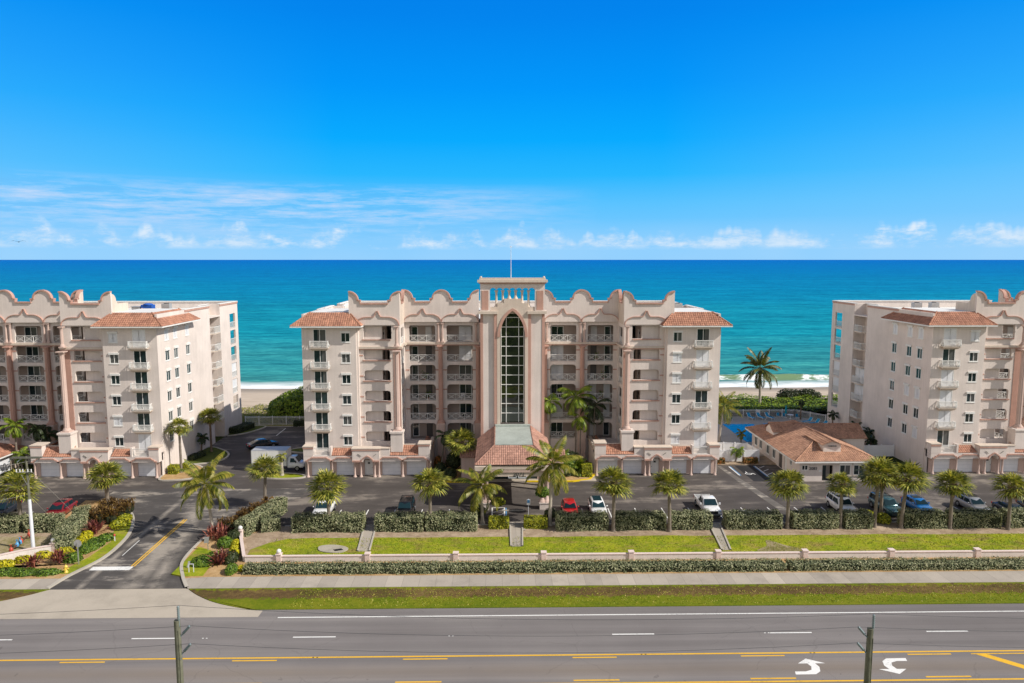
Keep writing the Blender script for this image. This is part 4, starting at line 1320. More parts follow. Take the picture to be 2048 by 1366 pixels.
        F_.box(X(11.45), X(18.35), 96.72, 97.6, zf0, 3.05); F_.box(X(22.1), X(28.85), 96.72, 97.6, zf0, 3.05)
        F_.box(X(11.45), X(28.85), 97.601, 97.95, 2.3, 3.40)
        eb = MB(); wall_y(eb, X(18.35), X(22.1), zf0, 4.05, 96.45, 97.59, [(X(19.45), X(20.65), 2.0, 2.72)])
        F_.raw(eb.v, eb.f)
        arch_corners(F_, X(19.45), X(20.65), 2.72, 96.45, 97.59, .58)
        F_.box(X(27.5), X(28.85), 96.70, 97.99, 3.052, 4.30); F_.box(X(25.0), X(25.25), 96.70, 97.6, 3.052, 4.28)
        F_.box(X(16.95), X(18.35), 96.74, 97.6, 3.052, 4.02); F_.box(X(11.45), X(13.0), 96.70, 98.4, 3.052, 4.62)
        F_.box(X(11.45), X(11.75), 97.951, YR - .02, 0, 3.5); F_.box(X(11.75), X(15.6), 98.2, YR - .3, 3.3, 3.5); F_.box(X(15.6), X(28.8), 97.96, 98.55, 3.3, 3.52) if False else F_.box(X(15.6), X(21.2), 97.96, YB - .002, 3.3, 3.5)
        F_.box(X(28.6), X(28.85), 97.62, 98.29, 0, 3.051)
        gf = F_.build('garage_block', M['stucco'], B)
        cp = MB()
        for xa_, xb_, ya_, yb_, zz in ((27.4, 28.95, 96.6, 98.0, 4.30), (18.25, 22.2, 96.36, 97.7, 4.05), (11.36, 13.1, 96.6, 98.5, 4.62), (16.9, 18.25, 96.66, 97.7, 4.02)):
            cp.box(X(xa_), X(xb_), ya_, yb_, zz, zz + .12)
        cp.box(X(11.4), X(11.85), 98.6, YR - .1, 3.5, 3.95)
        islands(cp, 'coping', M['cream'], gf)
        gt = MB()
        for xa_, xb_ in ((27.45, 28.9), (18.28, 22.17), (11.4, 13.05)):
            zz = {27.45: 4.02, 18.28: 3.8, 11.4: 4.36}[xa_]; yq = {27.45: 96.70, 18.28: 96.45, 11.4: 96.70}[xa_]
            gt.box(X(xa_), X(xb_), yq - .06, yq - .002, zz, zz + .22)
        # stepped arch mouldings over each garage door, straight band between
        for a, b_ in gd:
            x0_, x1_ = min(a, b_) - .25, max(a, b_) + .25
            q = [(x0_ - .30, 2.30), (x0_, 2.30), (x0_ + .12, 2.5), (x0_ + .34, 2.56), (x0_ + .5, 2.74), (x1_ - .5, 2.74), (x1_ - .34, 2.56), (x1_ - .12, 2.5), (x1_, 2.30), (x1_ + .3, 2.30)]
            gt.ribbon(q, .16, 96.56, 96.718)
        q = [(X(18.35), 2.30), (X(19.3), 2.30)]; q = q if q[0][0] < q[1][0] else q[::-1]
        for xl_, xr_ in ((18.35, 19.3), (20.8, 22.1)):
            xx = sorted((X(xl_), X(xr_))); gt.box(xx[0], xx[1], 96.30, 96.448, 2.25, 2.47)
        ac = [(X(20.05) + .74 * cos(pi - pi * k / 12), 2.26 + .62 * sin(pi * k / 12) + (.16 * max(0, 1 - abs(k - 6) / 2))) for k in range(13)]
        gt.ribbon(ac, .15, 96.28, 96.446)
        islands(gt, 'trim', M['pink'], gf)
        for xa_, xb_, zb_, zt_ in ((22.3, 25.0, 3.08, 3.85), (13.0, 16.95, 3.08, 4.25)):
            a, b_ = sorted((X(xa_), X(xb_))); tl = MB()
            tile_slope(tl, (a, 96.72, zb_), (b_, 96.72, zb_), (b_, 97.9, zt_), (a, 97.9, zt_)); tl.build('tile_strip', M['tile'], gf)
        tl = MB(); tile_slope(tl, *((X(11.45), 98.5, 3.2), (X(11.45), YR - .1, 3.2), (X(12.6), YR - .1, 4.1), (X(12.6), 98.5, 4.1)))
        tl.build('tile_strip', M['tile'], gf)
        z_ = MB(); z_.box(X(22.3), X(25.0), 97.9, 98.0 - .004, 3.4, 3.98); z_.box(X(13.0), X(16.95), 97.9, 98.1, 3.4, 4.36); islands(z_, 'upstand', M['cream'], gf)
        rl = MB(); w_ = 2.25
        for q in range(16): rl.bar((X(25.25 + q * .15), 96.85, 3.05), (X(25.25 + q * .15), 96.85, 4.1), .045)
        rl.bar((X(25.25), 96.85, 4.12), (X(27.5), 96.85, 4.12), .09, .07); rl.bar((X(25.25), 96.85, 3.12), (X(27.5), 96.85, 3.12), .06); rl.build('railing', M['white'], B)
        for xc in (28.35, 25.0, 21.85, 21.0, 19.1, 18.5, 15.25, 11.75):
            link('column', cached('gcol', lambda: m_small_column(2.25, .13, 'pinkwall')), B, (X(xc), 96.85 if 18.4 < xc < 22 else 96.95, 0))
        for xc in (19.0, 21.1):
            z_ = MB(); z_.bar((X(xc) - .22 * (1 if xc > 20 else -1) * s, 96.40, 3.05), (X(xc) + .22 * (1 if xc > 20 else -1) * s, 96.40, 3.38), .05); z_.build('wall_lamp', M['greywood'], gf)
        # ---------------- recessed front
        rx0, rx1 = recess
        bays = []; x_ = 15.6
        while x_ - 5.3 > rx0 - 3 and len(bays) < 4:
            bays.append((x_ - 5.3, x_)); x_ -= 5.45
        rops = []
        for (a, b_) in bays:
            for k in range(1, 7):
                rops.append((X(a + .85), X(b_ - .35 - .3), FL(k) + .03, FL(k) + (2.44 if k < 6 else 2.46)))
        xe = min(a for a, _ in bays) - .15
        wall_y(W, X(xe), X(15.6), 0, 20.95, YR, YR + .3, rops)
        I.box(X(xe), X(15.6), 105.9, 106.1, 3.5, 20.95)
        for k in range(1, 8): I.box(X(xe), X(15.6), YR + .31, 105.9, FL(k) - .22, FL(k) - .006)
        for bi, (a, b_) in enumerate(bays):
            xa_, xb_ = X(a + .85), X(b_ - .65); cx_ = (xa_ + xb_) / 2; wd_ = abs(xb_ - xa_)
            for k in range(1, 7):
                z = FL(k)
                arch_corners(W, xa_, xb_, z + (2.44 if k < 6 else 2.46), YR, YR + .3, .50 if k < 5 else .28)
                if k > 1 or bi > 0: link('railing', cached(('xr', round(wd_, 2), 3, 's'), lambda: m_xrail(wd_, 3)), B, (cx_, YR + .12, z + .03))
                # pink impost band on the piers
                if 1 < k < 6:
                    for q0, q1 in ((a + .30, a + .85), (b_ - .65, b_ - .10)): IB.box(X(q0), X(q1), YR - .05, YR - .002, z + 1.62, z + 1.80)
                # glazing and doors at the back of the gallery
                rk = random.Random(int(c) * 31 + k * 7 + bi * 13 + s)
                if bi % 2 == 0:
                    shut = rk.random() < .15 or (s == 1 and c == 0 and k in (3, 4) and False)
                    window(B, .95, 2.1, (X(b_ - 1.25), 105.88, z + .02), 0, rk.random() < .2, False, False, 'balcony_door')
                    dd = MB(); dd.box(X(a + 1.55), X(a + 2.45), 105.84, 105.898, z, z + 2.12); dd.build('door', M['doorpale'] if rk.random() < .4 else M['doorpaint'], B)
                else:
                    shut = (s == -1 and c == 0 and k > 4) or (s == 1 and c == 0 and k == 4) or rk.random() < .15
                    window(B, 1.85, 2.15, (X(a + 2.0), 105.88, z + .02), 0, shut, False, True, 'balcony_door')
        # ledge, columns between bays, parapet
        Lg.box(X(xe), X(15.25), YR - .36, YR - .003, 17.70, 18.0); islands(Lg, 'ledge', M['cream'], B)
        T.box(X(xe), X(15.6), YR - .28, YR - .004, 17.55, 17.698)
        for bi, (a, b_) in enumerate(bays):
            T.box(X(a - .15), X(a + .28), YR - .10, YR - .003, 3.6, 17.54)
            zc0 = 6.1
            pd_ = MB(); pd_.box(X(a - .45), X(a + .6), YR - .95, YR - .11, 0, zc0 - .25); pd_.box(X(a - .55), X(a + .7), YR - 1.05, YR - .105, zc0 - .25, zc0); pd_.build('pedestal', M['pinkwall'], B)
            link('column', cached(('rcol',), lambda: m_column(zc0, 17.55, .34).mesh('column', M['pink'])), B, (X(a + .07), YR - .50, zc0))
            for dx in (-.22, .36): link('column', cached('col6b', lambda: m_column(0, 2.86, .15, True, 14).mesh('column', M['pinkwall'])), B, (X(a + dx), YR - .22, 18.0))
            pts = scallop(min(X(a - .1), X(b_ + .05)), max(X(a - .1), X(b_ + .05)), 25.5, 23.8, 1.15, True, True)
            Pp = MB(); Pp.skirt(pts, 20.95, YR - .30, YR); pp = Pp.build('parapet', M['stucco'], B)
            tr = MB(); tr.ribbon(pts, .20, YR - .47, YR + .08)
            wl = MB(); ogee_relief(wl, tr, X(a + .0), X(b_ - .05), 21.0, 22.05, 22.9, YR - .30); wl.build('arch_panel', M['stucco'], pp); islands(tr, 'trim', M['pink'], pp)
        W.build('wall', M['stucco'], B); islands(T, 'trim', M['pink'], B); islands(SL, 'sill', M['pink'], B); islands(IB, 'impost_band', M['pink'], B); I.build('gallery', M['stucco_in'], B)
    return B


E6 = [False] * 6
NS_MAIN = ['oo'] * 6
main = apartment(0.0, (1, -1), 'central pink stucco apartment block with a tall arched glass tower in its middle', (4.4, 15.6),
                 {1: [True, True, False, True, True, False], -1: E6}, {1: [True, False, False, True, True, False], -1: E6},
                 [[False] * 3] * 6, NS_MAIN)
left = apartment(-77.5, (1,), 'left apartment block with its long sunlit side wall, beside the entry road', (-6, 15.6),
                 {1: [True, False, False, False, False, True]}, {1: [False, True, False, False, False, True]},
                 [[True] * 3] + [[False] * 3] * 5, ['oc', 'oo', 'so', 'os', 'os', 'oo'])
right = apartment(87.5, (-1,), 'right apartment block with its shaded side wall, behind the pool house', (-6, 15.6),
                  {-1: [False, True, True, True, False, True]}, {-1: [False, False, False, False, False, True]},
                  [[True] * 3, [False] * 3, [False] * 3, [False, True, True], [False] * 3, [False, False, True]], ['oo', 'oo', 'oo', 'cs', 'cs', 'oo'])

# ------------------------------------------------------------------ the tower on the central block
TW = MB()
for s in (1, -1):
    TW.box(s * 2.15, s * 4.35, 96.30, 103.9, 0, 22.7)
    TW.box(s * 3.05, s * 4.35, 96.35, 97.25, 23.1, 25.9)
TW.box(-2.148, 2.148, 97.2, 103.9, 0, 7.6)
# glass niche back
spring, tip, gw = 20.9, 23.0, 1.55


def pointed(w, zs, zt, n=10):
    """half curve of a pointed arch from (-w, zs) up to (0, zt), mirrored"""
    pts = []
    for k in range(n + 1):
        t = k / n; a = t * 1.12
        x = -w + w * (1 - cos(a)) / (1 - cos(1.12)); z = zs + (zt - zs) * sin(a) / sin(1.12); pts.append((x, z))
    return pts + [(-x, z) for x, z in pts[:-1][::-1]]


arch = pointed(gw, spring, tip)
tower = TW.build('tower', M['stucco'], main)
sur = MB()
# surround in front: solid plane with the pointed opening, stepped gable above
yy0, yy1 = 96.0, 96.29
gable = [(-2.1, 23.1), (-1.62, 23.1), (-1.62, 23.55), (-1.3, 23.55)]
sur.box(-2.1, -gw - .12, yy0, yy1, 7.6, spring); sur.box(gw + .12, 2.1, yy0, yy1, 7.6, spring)
top_line = [(-2.1, 23.15), (0, 24.05), (2.1, 23.15)]
A2 = pointed(gw + .12, spring, tip + .12)
for i in range(len(A2) - 1):
    (xa, za), (xb, zb) = A2[i], A2[i + 1]
    f_ = lambda x: 23.15 + .85 * (1 - abs(x) / 2.1)
    sur.face([(xa, yy0, za), (xb, yy0, zb), (xb, yy0, f_(xb)), (xa, yy0, f_(xa))])
    sur.face([(xa, yy0, za), (xb, yy0, zb), (xb, 97.0, zb), (xa, 97.0, za)])
for s in (1, -1):
    xa = s * (gw + .12); sur.face([(xa, yy0, spring), (s * 2.1, yy0, spring), (s * 2.1, yy0, 23.15), (xa, yy0, 23.15 + .85 * (1 - abs(xa) / 2.1))])
    sur.face([(xa, yy1, 7.6), (xa, 97.0, 7.6), (xa, 97.0, spring), (xa, yy1, spring)])
    sur.face([(s * 2.1, yy0, spring), (s * 2.1, yy1 + .02, spring), (s * 2.1, yy1 + .02, 23.15), (s * 2.1, yy0, 23.15)])
# stepped gable under the open arcade
for w_, z0_, z1_ in ((3.0, 22.72, 23.62), (2.05, 23.62, 24.15), (1.15, 24.15, 24.72)):
    sur.box(-w_, w_, 96.45, 97.15, z0_, z1_)
sur.build('surround', M['cream'], tower)
tp = MB()
for s in (1, -1):
    tp.box(s * 2.1, s * 2.5, 96.02, 96.298, 7.6, 22.68); tp.box(s * 4.0, s * 4.36, 96.24, 96.298, 4, 22.68)
    tp.box(s * 3.25, s * 4.15, 96.30, 96.348, 23.25, 25.85)
tp.ribbon(pointed(gw + .14, spring - 1.3, tip + .14), .36, 95.90, 95.998)
tp.box(-4.55, 4.55, 96.12, 97.45, 26.78, 26.95)
islands(tp, 'trim', M['pink'], tower)
lg = MB()
for s in (1, -1):
    lg.box(s * 2.0, s * 4.62, 95.75, 98.4, 22.72, 23.1)
islands(lg, 'ledge', M['cream'], tower)
ar = MB(); ar.box(-4.35, 4.35, 96.35, 97.25, 26.25, 26.78)
n_ = 7; sp_ = 6.1 / n_
for i in range(n_):
    xc = -3.05 + sp_ * (i + .5); r_ = sp_ / 2
    q = [(xc - r_ * cos(pi * k / 10), 25.82 + .38 * sin(pi * k / 10)) for k in range(11)]
    for k in range(10):
        (xa, za), (xb, zb) = q[k], q[k + 1]
        ar.face([(xa, 96.4, za), (xb, 96.4, zb), (xb, 96.4, 26.25), (xa, 96.4, 26.25)]); ar.face([(xa, 97.2, za), (xb, 97.2, zb), (xb, 97.2, 26.25), (xa, 97.2, 26.25)]); ar.face([(xa, 96.4, za), (xb, 96.4, zb), (xb, 97.2, zb), (xa, 97.2, za)])
ar.box(-4.35, -3.051, 96.352, 97.248, 25.9, 26.25); ar.box(3.051, 4.35, 96.352, 97.248, 25.9, 26.25)
ar.build('arcade', M['stucco'], tower)
cpb = MB(); cpb.box(-4.72, 4.72, 95.95, 97.65, 26.95, 27.28); cpb.box(-4.45, 4.45, 96.15, 97.45, 27.28, 27.55)
for s in (1, -1): cpb.ball((s * 4.25, 96.8, 27.62), .16, 8, 5)
cpb.build('cap', M['cream'], tower)
for i, zb_ in enumerate((23.62, 24.15, 24.72, 24.72, 24.15, 23.62)):
    xc = -3.05 + sp_ * (i + 1)
    link('column', cached(('acol', zb_), lambda: m_small_column(25.86 - zb_, .15, 'cream')), tower, (xc, 96.8, zb_))
gl = MB()
for i in range(len(arch) - 1):
    (xa, za), (xb, zb) = arch[i], arch[i + 1]; gl.face([(xa, 96.75, spring), (xb, 96.75, spring), (xb, 96.75, zb), (xa, 96.75, za)])
zz = [7.7]
while zz[-1] < spring - .01: zz.append(min(zz[-1] + 1.32, spring))
for i in range(len(zz) - 1):
    for xa, xb in ((-gw, -.85), (-.85, .85), (.85, gw)): gl.face([(xa, 96.75 + rnd.uniform(-.012, .012), zz[i]), (xb, 96.75 + rnd.uniform(-.012, .012), zz[i]), (xb, 96.75 + rnd.uniform(-.012, .012), zz[i + 1]), (xa, 96.75 + rnd.uniform(-.012, .012), zz[i + 1])])
tg = gl.build('tower_window', M['towerglass'], main)
mu = MB()
for x in (-gw, -.85, .85, gw): mu.box(x - .045, x + .045, 96.62, 96.72, 7.7, spring + (1.35 if abs(x) < 1 else .0))
for z in zz[1:] + [spring + 1.3]:
    wx = gw if z < spring + .1 else .85
    mu.box(-wx, wx, 96.64, 96.70, z - .045, z + .045)
mu.ribbon(pointed(gw - .04, spring, tip - .05), .09, 96.62, 96.72)
mu.build('mullions', M['white'], tg)
fp = MB(); fp.tube([(-.2, 96.8, 27.5), (-.2, 96.8, 31.5)], [.06, .03], 6); fp.ball((-.2, 96.8, 31.7), .09, 8, 5)
for a_ in (0, 2.1, 4.2): fp.bar((-.2, 96.8, 31.62), (-.2 + .25 * cos(a_), 96.8 + .25 * sin(a_), 31.66), .03)
tag(fp.build('weather_mast', M['whitesteel']), 'thin white mast standing on the cap of the central tower', 'mast')

# ------------------------------------------------------------------ entrance porch in front of the tower
pz = 5.55
PR = thing('entrance_porch', 'tiled drive-through entrance porch with a flat grey centre roof, in front of the glass tower', 'porch', (0, 88, 0))
r = MB()
e = [(-4.75, 83.4, pz), (4.75, 83.4, pz), (4.75, 96.2, pz), (-4.75, 96.2, pz)]; t_ = [(-2.4, 85.7, 7.35), (2.4, 85.7, 7.35), (2.4, 96.2, 7.35), (-2.4, 96.2, 7.35)]
tile_slope(r, e[0], e[1], t_[1], t_[0], .26); tile_slope(r, e[1], e[2], t_[2], t_[1], .34); tile_slope(r, e[3], e[0], t_[0], t_[3], .34)
hip_cap(r, e[0], t_[0]); hip_cap(r, e[1], t_[1])
hip_cap(r, t_[0], t_[3], .08); hip_cap(r, t_[1], t_[2], .08)
pro = r.build('roof', M['tile2'], PR)
f = MB(); f.box(-2.32, 2.32, 85.8, 95.98, 7.0, 7.40); f.box(-2.2, 2.2, 85.9, 86.0, 7.4, 7.44); f.box(-2.36, 2.36, 95.3, 95.97, 7.41, 7.62); f.build('flat_roof', M['membrane'], pro)
bm_ = MB()
bm_.box(-4.3, 4.3, 83.62, 84.05, 4.05, 4.95); bm_.box(-4.3, -3.87, 84.05, 96.2, 4.05, 5.4); bm_.box(3.87, 4.3, 84.05, 96.2, 4.05, 5.4)
bm_.box(-4.6, 4.6, 83.5, 83.95, 4.95, 5.38)
bm_.face([(-4.7, 83.5, 5.42), (4.7, 83.5, 5.42), (4.7, 96.1, 5.42), (-4.7, 96.1, 5.42)])
for s in (1, -1):
    bm_.box(s * 3.2, s * 4.75, 83.1, 83.48, 4.9, 5.45); bm_.box(s * 4.62, s * 4.85, 83.48, 84.9, 4.9, 5.45)
bm_.build('beam', M['cream'], PR)
bb = MB(); bb.box(-4.4, 4.4, 83.5, 83.61, 4.58, 4.86); bb.build('trim', M['pinkwall'], PR)
for s in (1, -1):
    q = MB(); q.box(s * 3.05, s * 4.25, 83.35, 84.3, 0, .75); q.box(s * 2.98, s * 4.32, 83.28, 84.37, .75, .86); q.build('plinth', M['stucco'], PR)
    for (xx, y_, z0_) in ((3.4, 83.85, .86), (3.9, 83.85, .86), (3.55, 90.9, .1), (4.05, 92.6, .1)):
        link('column', cached(('pc', z0_), lambda: m_small_column(4.06 - z0_, .27, 'pinkwall')), PR, (s * xx, y_, z0_))


def text_mesh(txt, size, mat, ext=.03):
    cu_ = bpy.data.curves.new('digits', 'FONT'); cu_.body = txt; cu_.size = size; cu_.extrude = ext; cu_.align_x = 'CENTER'
    o = bpy.data.objects.new('digits', cu_); COL.objects.link(o)
    bpy.context.view_layer.update()
    dg = bpy.context.evaluated_depsgraph_get()
    me = bpy.data.meshes.new_from_object(o.evaluated_get(dg)); bpy.data.objects.remove(o)
    me.materials.clear(); me.materials.append(mat); return me


me = text_mesh('2071', .72, M['blackletter']); me.transform(Matrix.Rotation(pi / 2, 4, 'X'))
link('house_number', me, PR, (.55, 83.59, 4.10))
for x0_ in (-.75, .45):
    q = MB(); q.box(x0_, x0_ + 1.0, 83.40, 83.46, 3.90, 3.98); q.box(x0_, x0_ + .05, 83.40, 83.62, 3.9, 4.1); q.box(x0_ + .95, x0_ + 1.0, 83.40, 83.62, 3.9, 4.1); q.build('sign_lamp', M['whitesteel'], PR)
lw = MB()
wall_y(lw, -7.0, 7.0, 0, 3.2, 95.2, 95.4, [(-3.4, 3.4, 0, 2.9)]); lw.box(-7, -6.8, 95.4, 96.25, 0, 3.2); lw.box(6.8, 7, 95.4, 96.25, 0, 3.2)
lw.build('lobby_wall', M['pinkwall'], PR)
q = MB(); q.box(-3.38, 3.38, 95.3, 95.34, .1, 2.88); q.build('lobby_glass', M['glass'], PR)
q = MB()
for s in (1, -1):
    a, b_ = sorted((s * 4.8, s * 7.2)); tile_slope(q, (a, 94.9, 3.2), (b_, 94.9, 3.2), (b_, 96.25, 3.95), (a, 96.25, 3.95))
q.build('side_roof', M['tile2'], PR)
# ------------------------------------------------------------------ plants
def fan_leaf(mb, o, d, size, droop, rr):
    """one fan leaf: stalk end o, direction d"""
    d = d.normalized(); side = d.cross(Vector((0, 0, 1)))
    side = side.normalized() if side.length > .05 else Vector((1, 0, 0))
    up = side.cross(d).normalized(); n = 15; tw = rr.uniform(-.5, .5)
    side, up = side * cos(tw) + up * sin(tw), up * cos(tw) - side * sin(tw)
    for k in range(n):
        a = radians(-92 + 184 * k / (n - 1)) + rr.uniform(-.05, .05)
        L = size * (.70 + .30 * cos(a * .55)) * rr.uniform(.9, 1.08)
        v = d * cos(a) + side * sin(a)
        w_ = (side * cos(a) - d * sin(a)) * (size * .062)
        fold = up * (.05 * size * (1 if k % 2 else -1))
        m_ = o + v * L * .55 + fold; t_ = o + v * L + Vector((0, 0, -droop * L * rr.uniform(.5, 1.3)))
        mb.face([o, m_ - w_, m_ + w_]); mb.face([m_ - w_, t_, m_ + w_])


def sabal_crown(seed, R=2.15, n=36, droop=.12):
    rr = random.Random(seed); mb = MB()
    for i in range(n):
        t = (i + .5) / n; elv = radians(84 - 118 * t + rr.uniform(-9, 9)); az_ = i * 2.39996 + rr.uniform(-.3, .3)
        d = Vector((cos(elv) * cos(az_), cos(elv) * sin(az_), sin(elv)))
        pl = R * rr.uniform(.40, .56); o = d * pl + Vector((0, 0, -.05 * pl - .12 * t))
        mb.bar((0, 0, 0), o, .035)
        dd = d + Vector((0, 0, -.05 - .22 * t))
        fan_leaf(mb, o, dd, R * rr.uniform(.54, .70), droop * (.6 + t), rr)
    # a skirt of dry, hanging leaves
    return mb.mesh('crown', M['sabal'])


def frond(mb, az_, el0, L, rr, leaf=.62, curve=1.0, nleaf=30, width=.055):
    """feather frond: arching midrib with leaflets on both sides"""
    p = Vector((0, 0, 0)); a = el0; pts = [p.copy()]; ns = 12; h = Vector((cos(az_), sin(az_), 0))
    bend = curve * rr.uniform(.9, 1.15)
    for i in range(ns):
        a -= bend * (.04 + .16 * (i / ns)); p = p + (h * cos(a) + Vector((0, 0, sin(a)))) * (L / ns); pts.append(p.copy())
    mb.tube(pts, [.035 * (1 - .8 * i / ns) + .006 for i in range(ns + 1)], 4, False, False)
    side = Vector((-h.y, h.x, 0)); hang = rr.uniform(.25, .7)
    for k in range(nleaf):
        t = .16 + .84 * (k + .5) / nleaf; f_ = t * ns; i = min(int(f_), ns - 1); q = pts[i].lerp(pts[i + 1], f_ - i)
        d = (pts[i + 1] - pts[i]).normalized(); L2 = leaf * (sin(pi * min(1, t * .92 + .12)) ** .6) * rr.uniform(.85, 1.1)
        for s_ in (1, -1):
            v = (d * .55 + side * s_ * .85 + Vector((0, 0, -hang * (.35 + .9 * t)))).normalized()
            e_ = q + v * L2 + Vector((0, 0, -.22 * L2)); m_ = q + v * L2 * .5
            wv = d * width
            mb.face([q - wv * .4, m_ - wv, e_, m_ + wv])


def coco_crown(seed, n=22, L=2.7, leaf=.62, up=80, dn=-45, curve=1.0, nleaf=30, mat='coco', width=.055):
    rr = random.Random(seed); mb = MB()
    for i in range(n):
        t = (i + .5) / n
        frond(mb, i * 2.39996 + rr.uniform(-.25, .25), radians(up + (dn - up) * t + rr.uniform(-8, 8)), L * rr.uniform(.82, 1.1), rr, leaf, curve * (.75 + .5 * t), nleaf, width)
    return mb.mesh('crown', M[mat])


def trunk_mesh(h, r0, r1, mat, lean=(0, 0), rings=True, seed=0, bulge=.0):
    rr = random.Random(seed); mb = MB(); n = max(8, int(h / .28)); pts = []; rad = []
    for i in range(n + 1):
        t = i / n; pts.append((lean[0] * t ** 1.6, lean[1] * t ** 1.6, h * t - .12 * (i == 0)))
        rad.append((r0 + (r1 - r0) * t) * (1 + (.06 if i % 2 and rings else 0) + rr.uniform(-.03, .03)) + bulge * max(0, .25 - t) + .10 * max(0, .06 - t) / .06)
    mb.tube(pts, rad, 10, True, True); return mb.mesh('trunk', M[mat])


def boots_mesh(h, r, seed):
    rr = random.Random(seed); mb = MB()
    mb.tube([(0, 0, 0), (0, 0, h * .6), (0, 0, h)], [r * .95, r * 1.35, r * 1.05], 10, True, True)
    for i in range(46):
        z = h * (i / 46); a = i * 2.4; rr_ = r * (1.0 + .35 * sin(pi * i / 46)); o = Vector((cos(a) * rr_, sin(a) * rr_, z))
        mb.bar(o, o + Vector((cos(a) * .16, sin(a) * .16, .20 + rr.uniform(-.05, .1))), .085, .05)
    return mb.mesh('boots', M['boots'])


def dry_skirt(seed, n=9):
    rr = random.Random(seed); mb = MB()
    for i in range(n):
        az_ = i * 2.4 + rr.uniform(-.5, .5); elv = radians(rr.uniform(-72, -28)); d = Vector((cos(elv) * cos(az_), cos(elv) * sin(az_), sin(elv)))
        o = d * rr.uniform(.45, .8); mb.bar((0, 0, 0), o, .03); fan_leaf(mb, o, d + Vector((0, 0, -.35)), rr.uniform(.55, .9), .25, rr)
    return mb.mesh('dry_leaves', M['drypalm'])


SKIRT = [dry_skirt(5), dry_skirt(8, 6), dry_skirt(12, 12)]
SABAL = [sabal_crown(3), sabal_crown(17), sabal_crown(29, 2.15, 32, .22)]


def palm(name, label, x, y, h, crown, trunkmat='bark', r0=.19, r1=.16, lean=(0, 0), scale=1.0, boots=0.0, group=None, rot=None, bulge=0.0, z=.1, cat='palm tree'):
    t = thing(name, label, cat, (x, y, z), 0, group)
    h -= z
    tr_ = trunk_mesh(h, r0, r1, trunkmat, lean, True, int(x * 7 + y), bulge)
    link('trunk', tr_, t, (x, y, z))
    if boots:
        k = 1 - boots / h
        link('boots', boots_mesh(boots, r1 * 1.15, int(x)), t, (x + lean[0] * k ** 1.6 * .98 + lean[0] * .02, y + lean[1] * k ** 1.6, z + h - boots))
    c_ = link('crown', crown, t, (x + lean[0], y + lean[1], z + h), rnd.uniform(0, 6.28) if rot is None else rot)
    c_.scale = (scale * 1.1, scale * 1.1, scale * .82) if crown in SABAL else (scale, scale, scale * rnd.uniform(.95, 1.05))
    if crown in SABAL:
        k_ = link('dry_leaves', SKIRT[int(abs(x * 3)) % 3], t, (x + lean[0], y + lean[1], z + h - .1), rnd.uniform(0, 6.28)); k_.scale = (scale,) * 3
        c_.rotation_euler = (rnd.uniform(-.12, .12), rnd.uniform(-.12, .12), c_.rotation_euler[2])
    return t


SG = 'cabbage palms along the parking hedge'
rows = [
    (-30.19, 84.3, 5.0, .92, 0, .2, 'cabbage palm with a tall bare trunk behind the red crotons, beside the entry road'),
    (-20.75, 77.0, 5.15, 1.0, 0, 0, 'cabbage palm in front of the white roof-rack SUV, in the leftmost parking hedge'),
    (-9.5, 77.0, 5.4, 1.0, 1.5, 0, 'cabbage palm with a knobbly, boot-covered trunk, just left of the porch'),
    (10.8, 76.1, 5.7, 1.03, .6, 0, 'cabbage palm in the hedge gap right of the white glass-roofed car'),
    (17.0, 75.9, 5.5, .95, 0, -.2, 'cabbage palm standing between hedges, left of the white pickup'),
    (30.4, 76.6, 5.25, .98, 1.2, 0, 'cabbage palm in front of the left corner of the office, right of the white pickup'),
    (36.35, 76.6, 5.15, .78, .5, 0, 'small-crowned cabbage palm in front of the white wagon-like SUV by the office'),
    (40.35, 76.8, 6.35, 1.02, 0, .2, 'tallest cabbage palm, front left of the close group by the office corner'),
    (42.7, 79.9, 5.1, 1.0, .8, 0, 'cabbage palm in the rear of the close group, beside the teal SUV'),
    (43.2, 76.5, 5.85, 1.05, .5, .45, 'leaning cabbage palm between the teal SUV and the blue car'),
    (48.55, 76.2, 5.25, .92, .6, 0, 'cabbage palm in the hedge directly left of the silver crossover'),
    (54.85, 75.8, 5.0, .95, .5, 0, 'rightmost cabbage palm, in front of the dark grey car'),
]
for i, (x, y, h, sc_k, bo_, le_, lab) in enumerate(rows):
    palm('cabbage_palm', lab, x, y, h, SABAL[i % 3], 'bark', .20, .15, (le_, 0), sc_k, bo_, SG)
palm('cabbage_palm', 'cabbage palm rising behind the croton bed, in front of the left block garages', -50.2, 86.3, 3.6, SABAL[1], 'bark', .24, .2, (0, 0), 1.02, 1.3)
palm('cabbage_palm', 'full-crowned cabbage palm beside the left utility pole and the red SUV', -55.0, 77.6, 5.0, SABAL[0], 'bark', .22, .19, (0, 0), 1.12, 0)
palm('cabbage_palm', 'slim cabbage palm at the front corner of the left block, above the lime bushes', -46.75, 99.1, 6.7, SABAL[2], 'bark', .17, .15, (0, 0), .78, 0)
palm('cabbage_palm', 'dark-trunked cabbage palm on the island along the sunlit wall of the left block', -46.9, 110.1, 5.7, SABAL[1], 'boots', .17, .15, (0, 0), .85, .6)
palm('cabbage_palm', 'cabbage palm at the left side of the entrance porch, in the shaded bed', -7.0, 97.0, 5.0, SABAL[0], 'bark', .21, .19, (0, 0), 1.05, .4)
palm('young_palm', 'small palm with drooping leaves on the grass island beside the box truck', -32.1, 97.4, 2.9, coco_crown(71, 12, 1.15, .4, 75, -60, 1.9, 16, 'sabal', .05), 'paletrunk', .24, .15, z=.13)

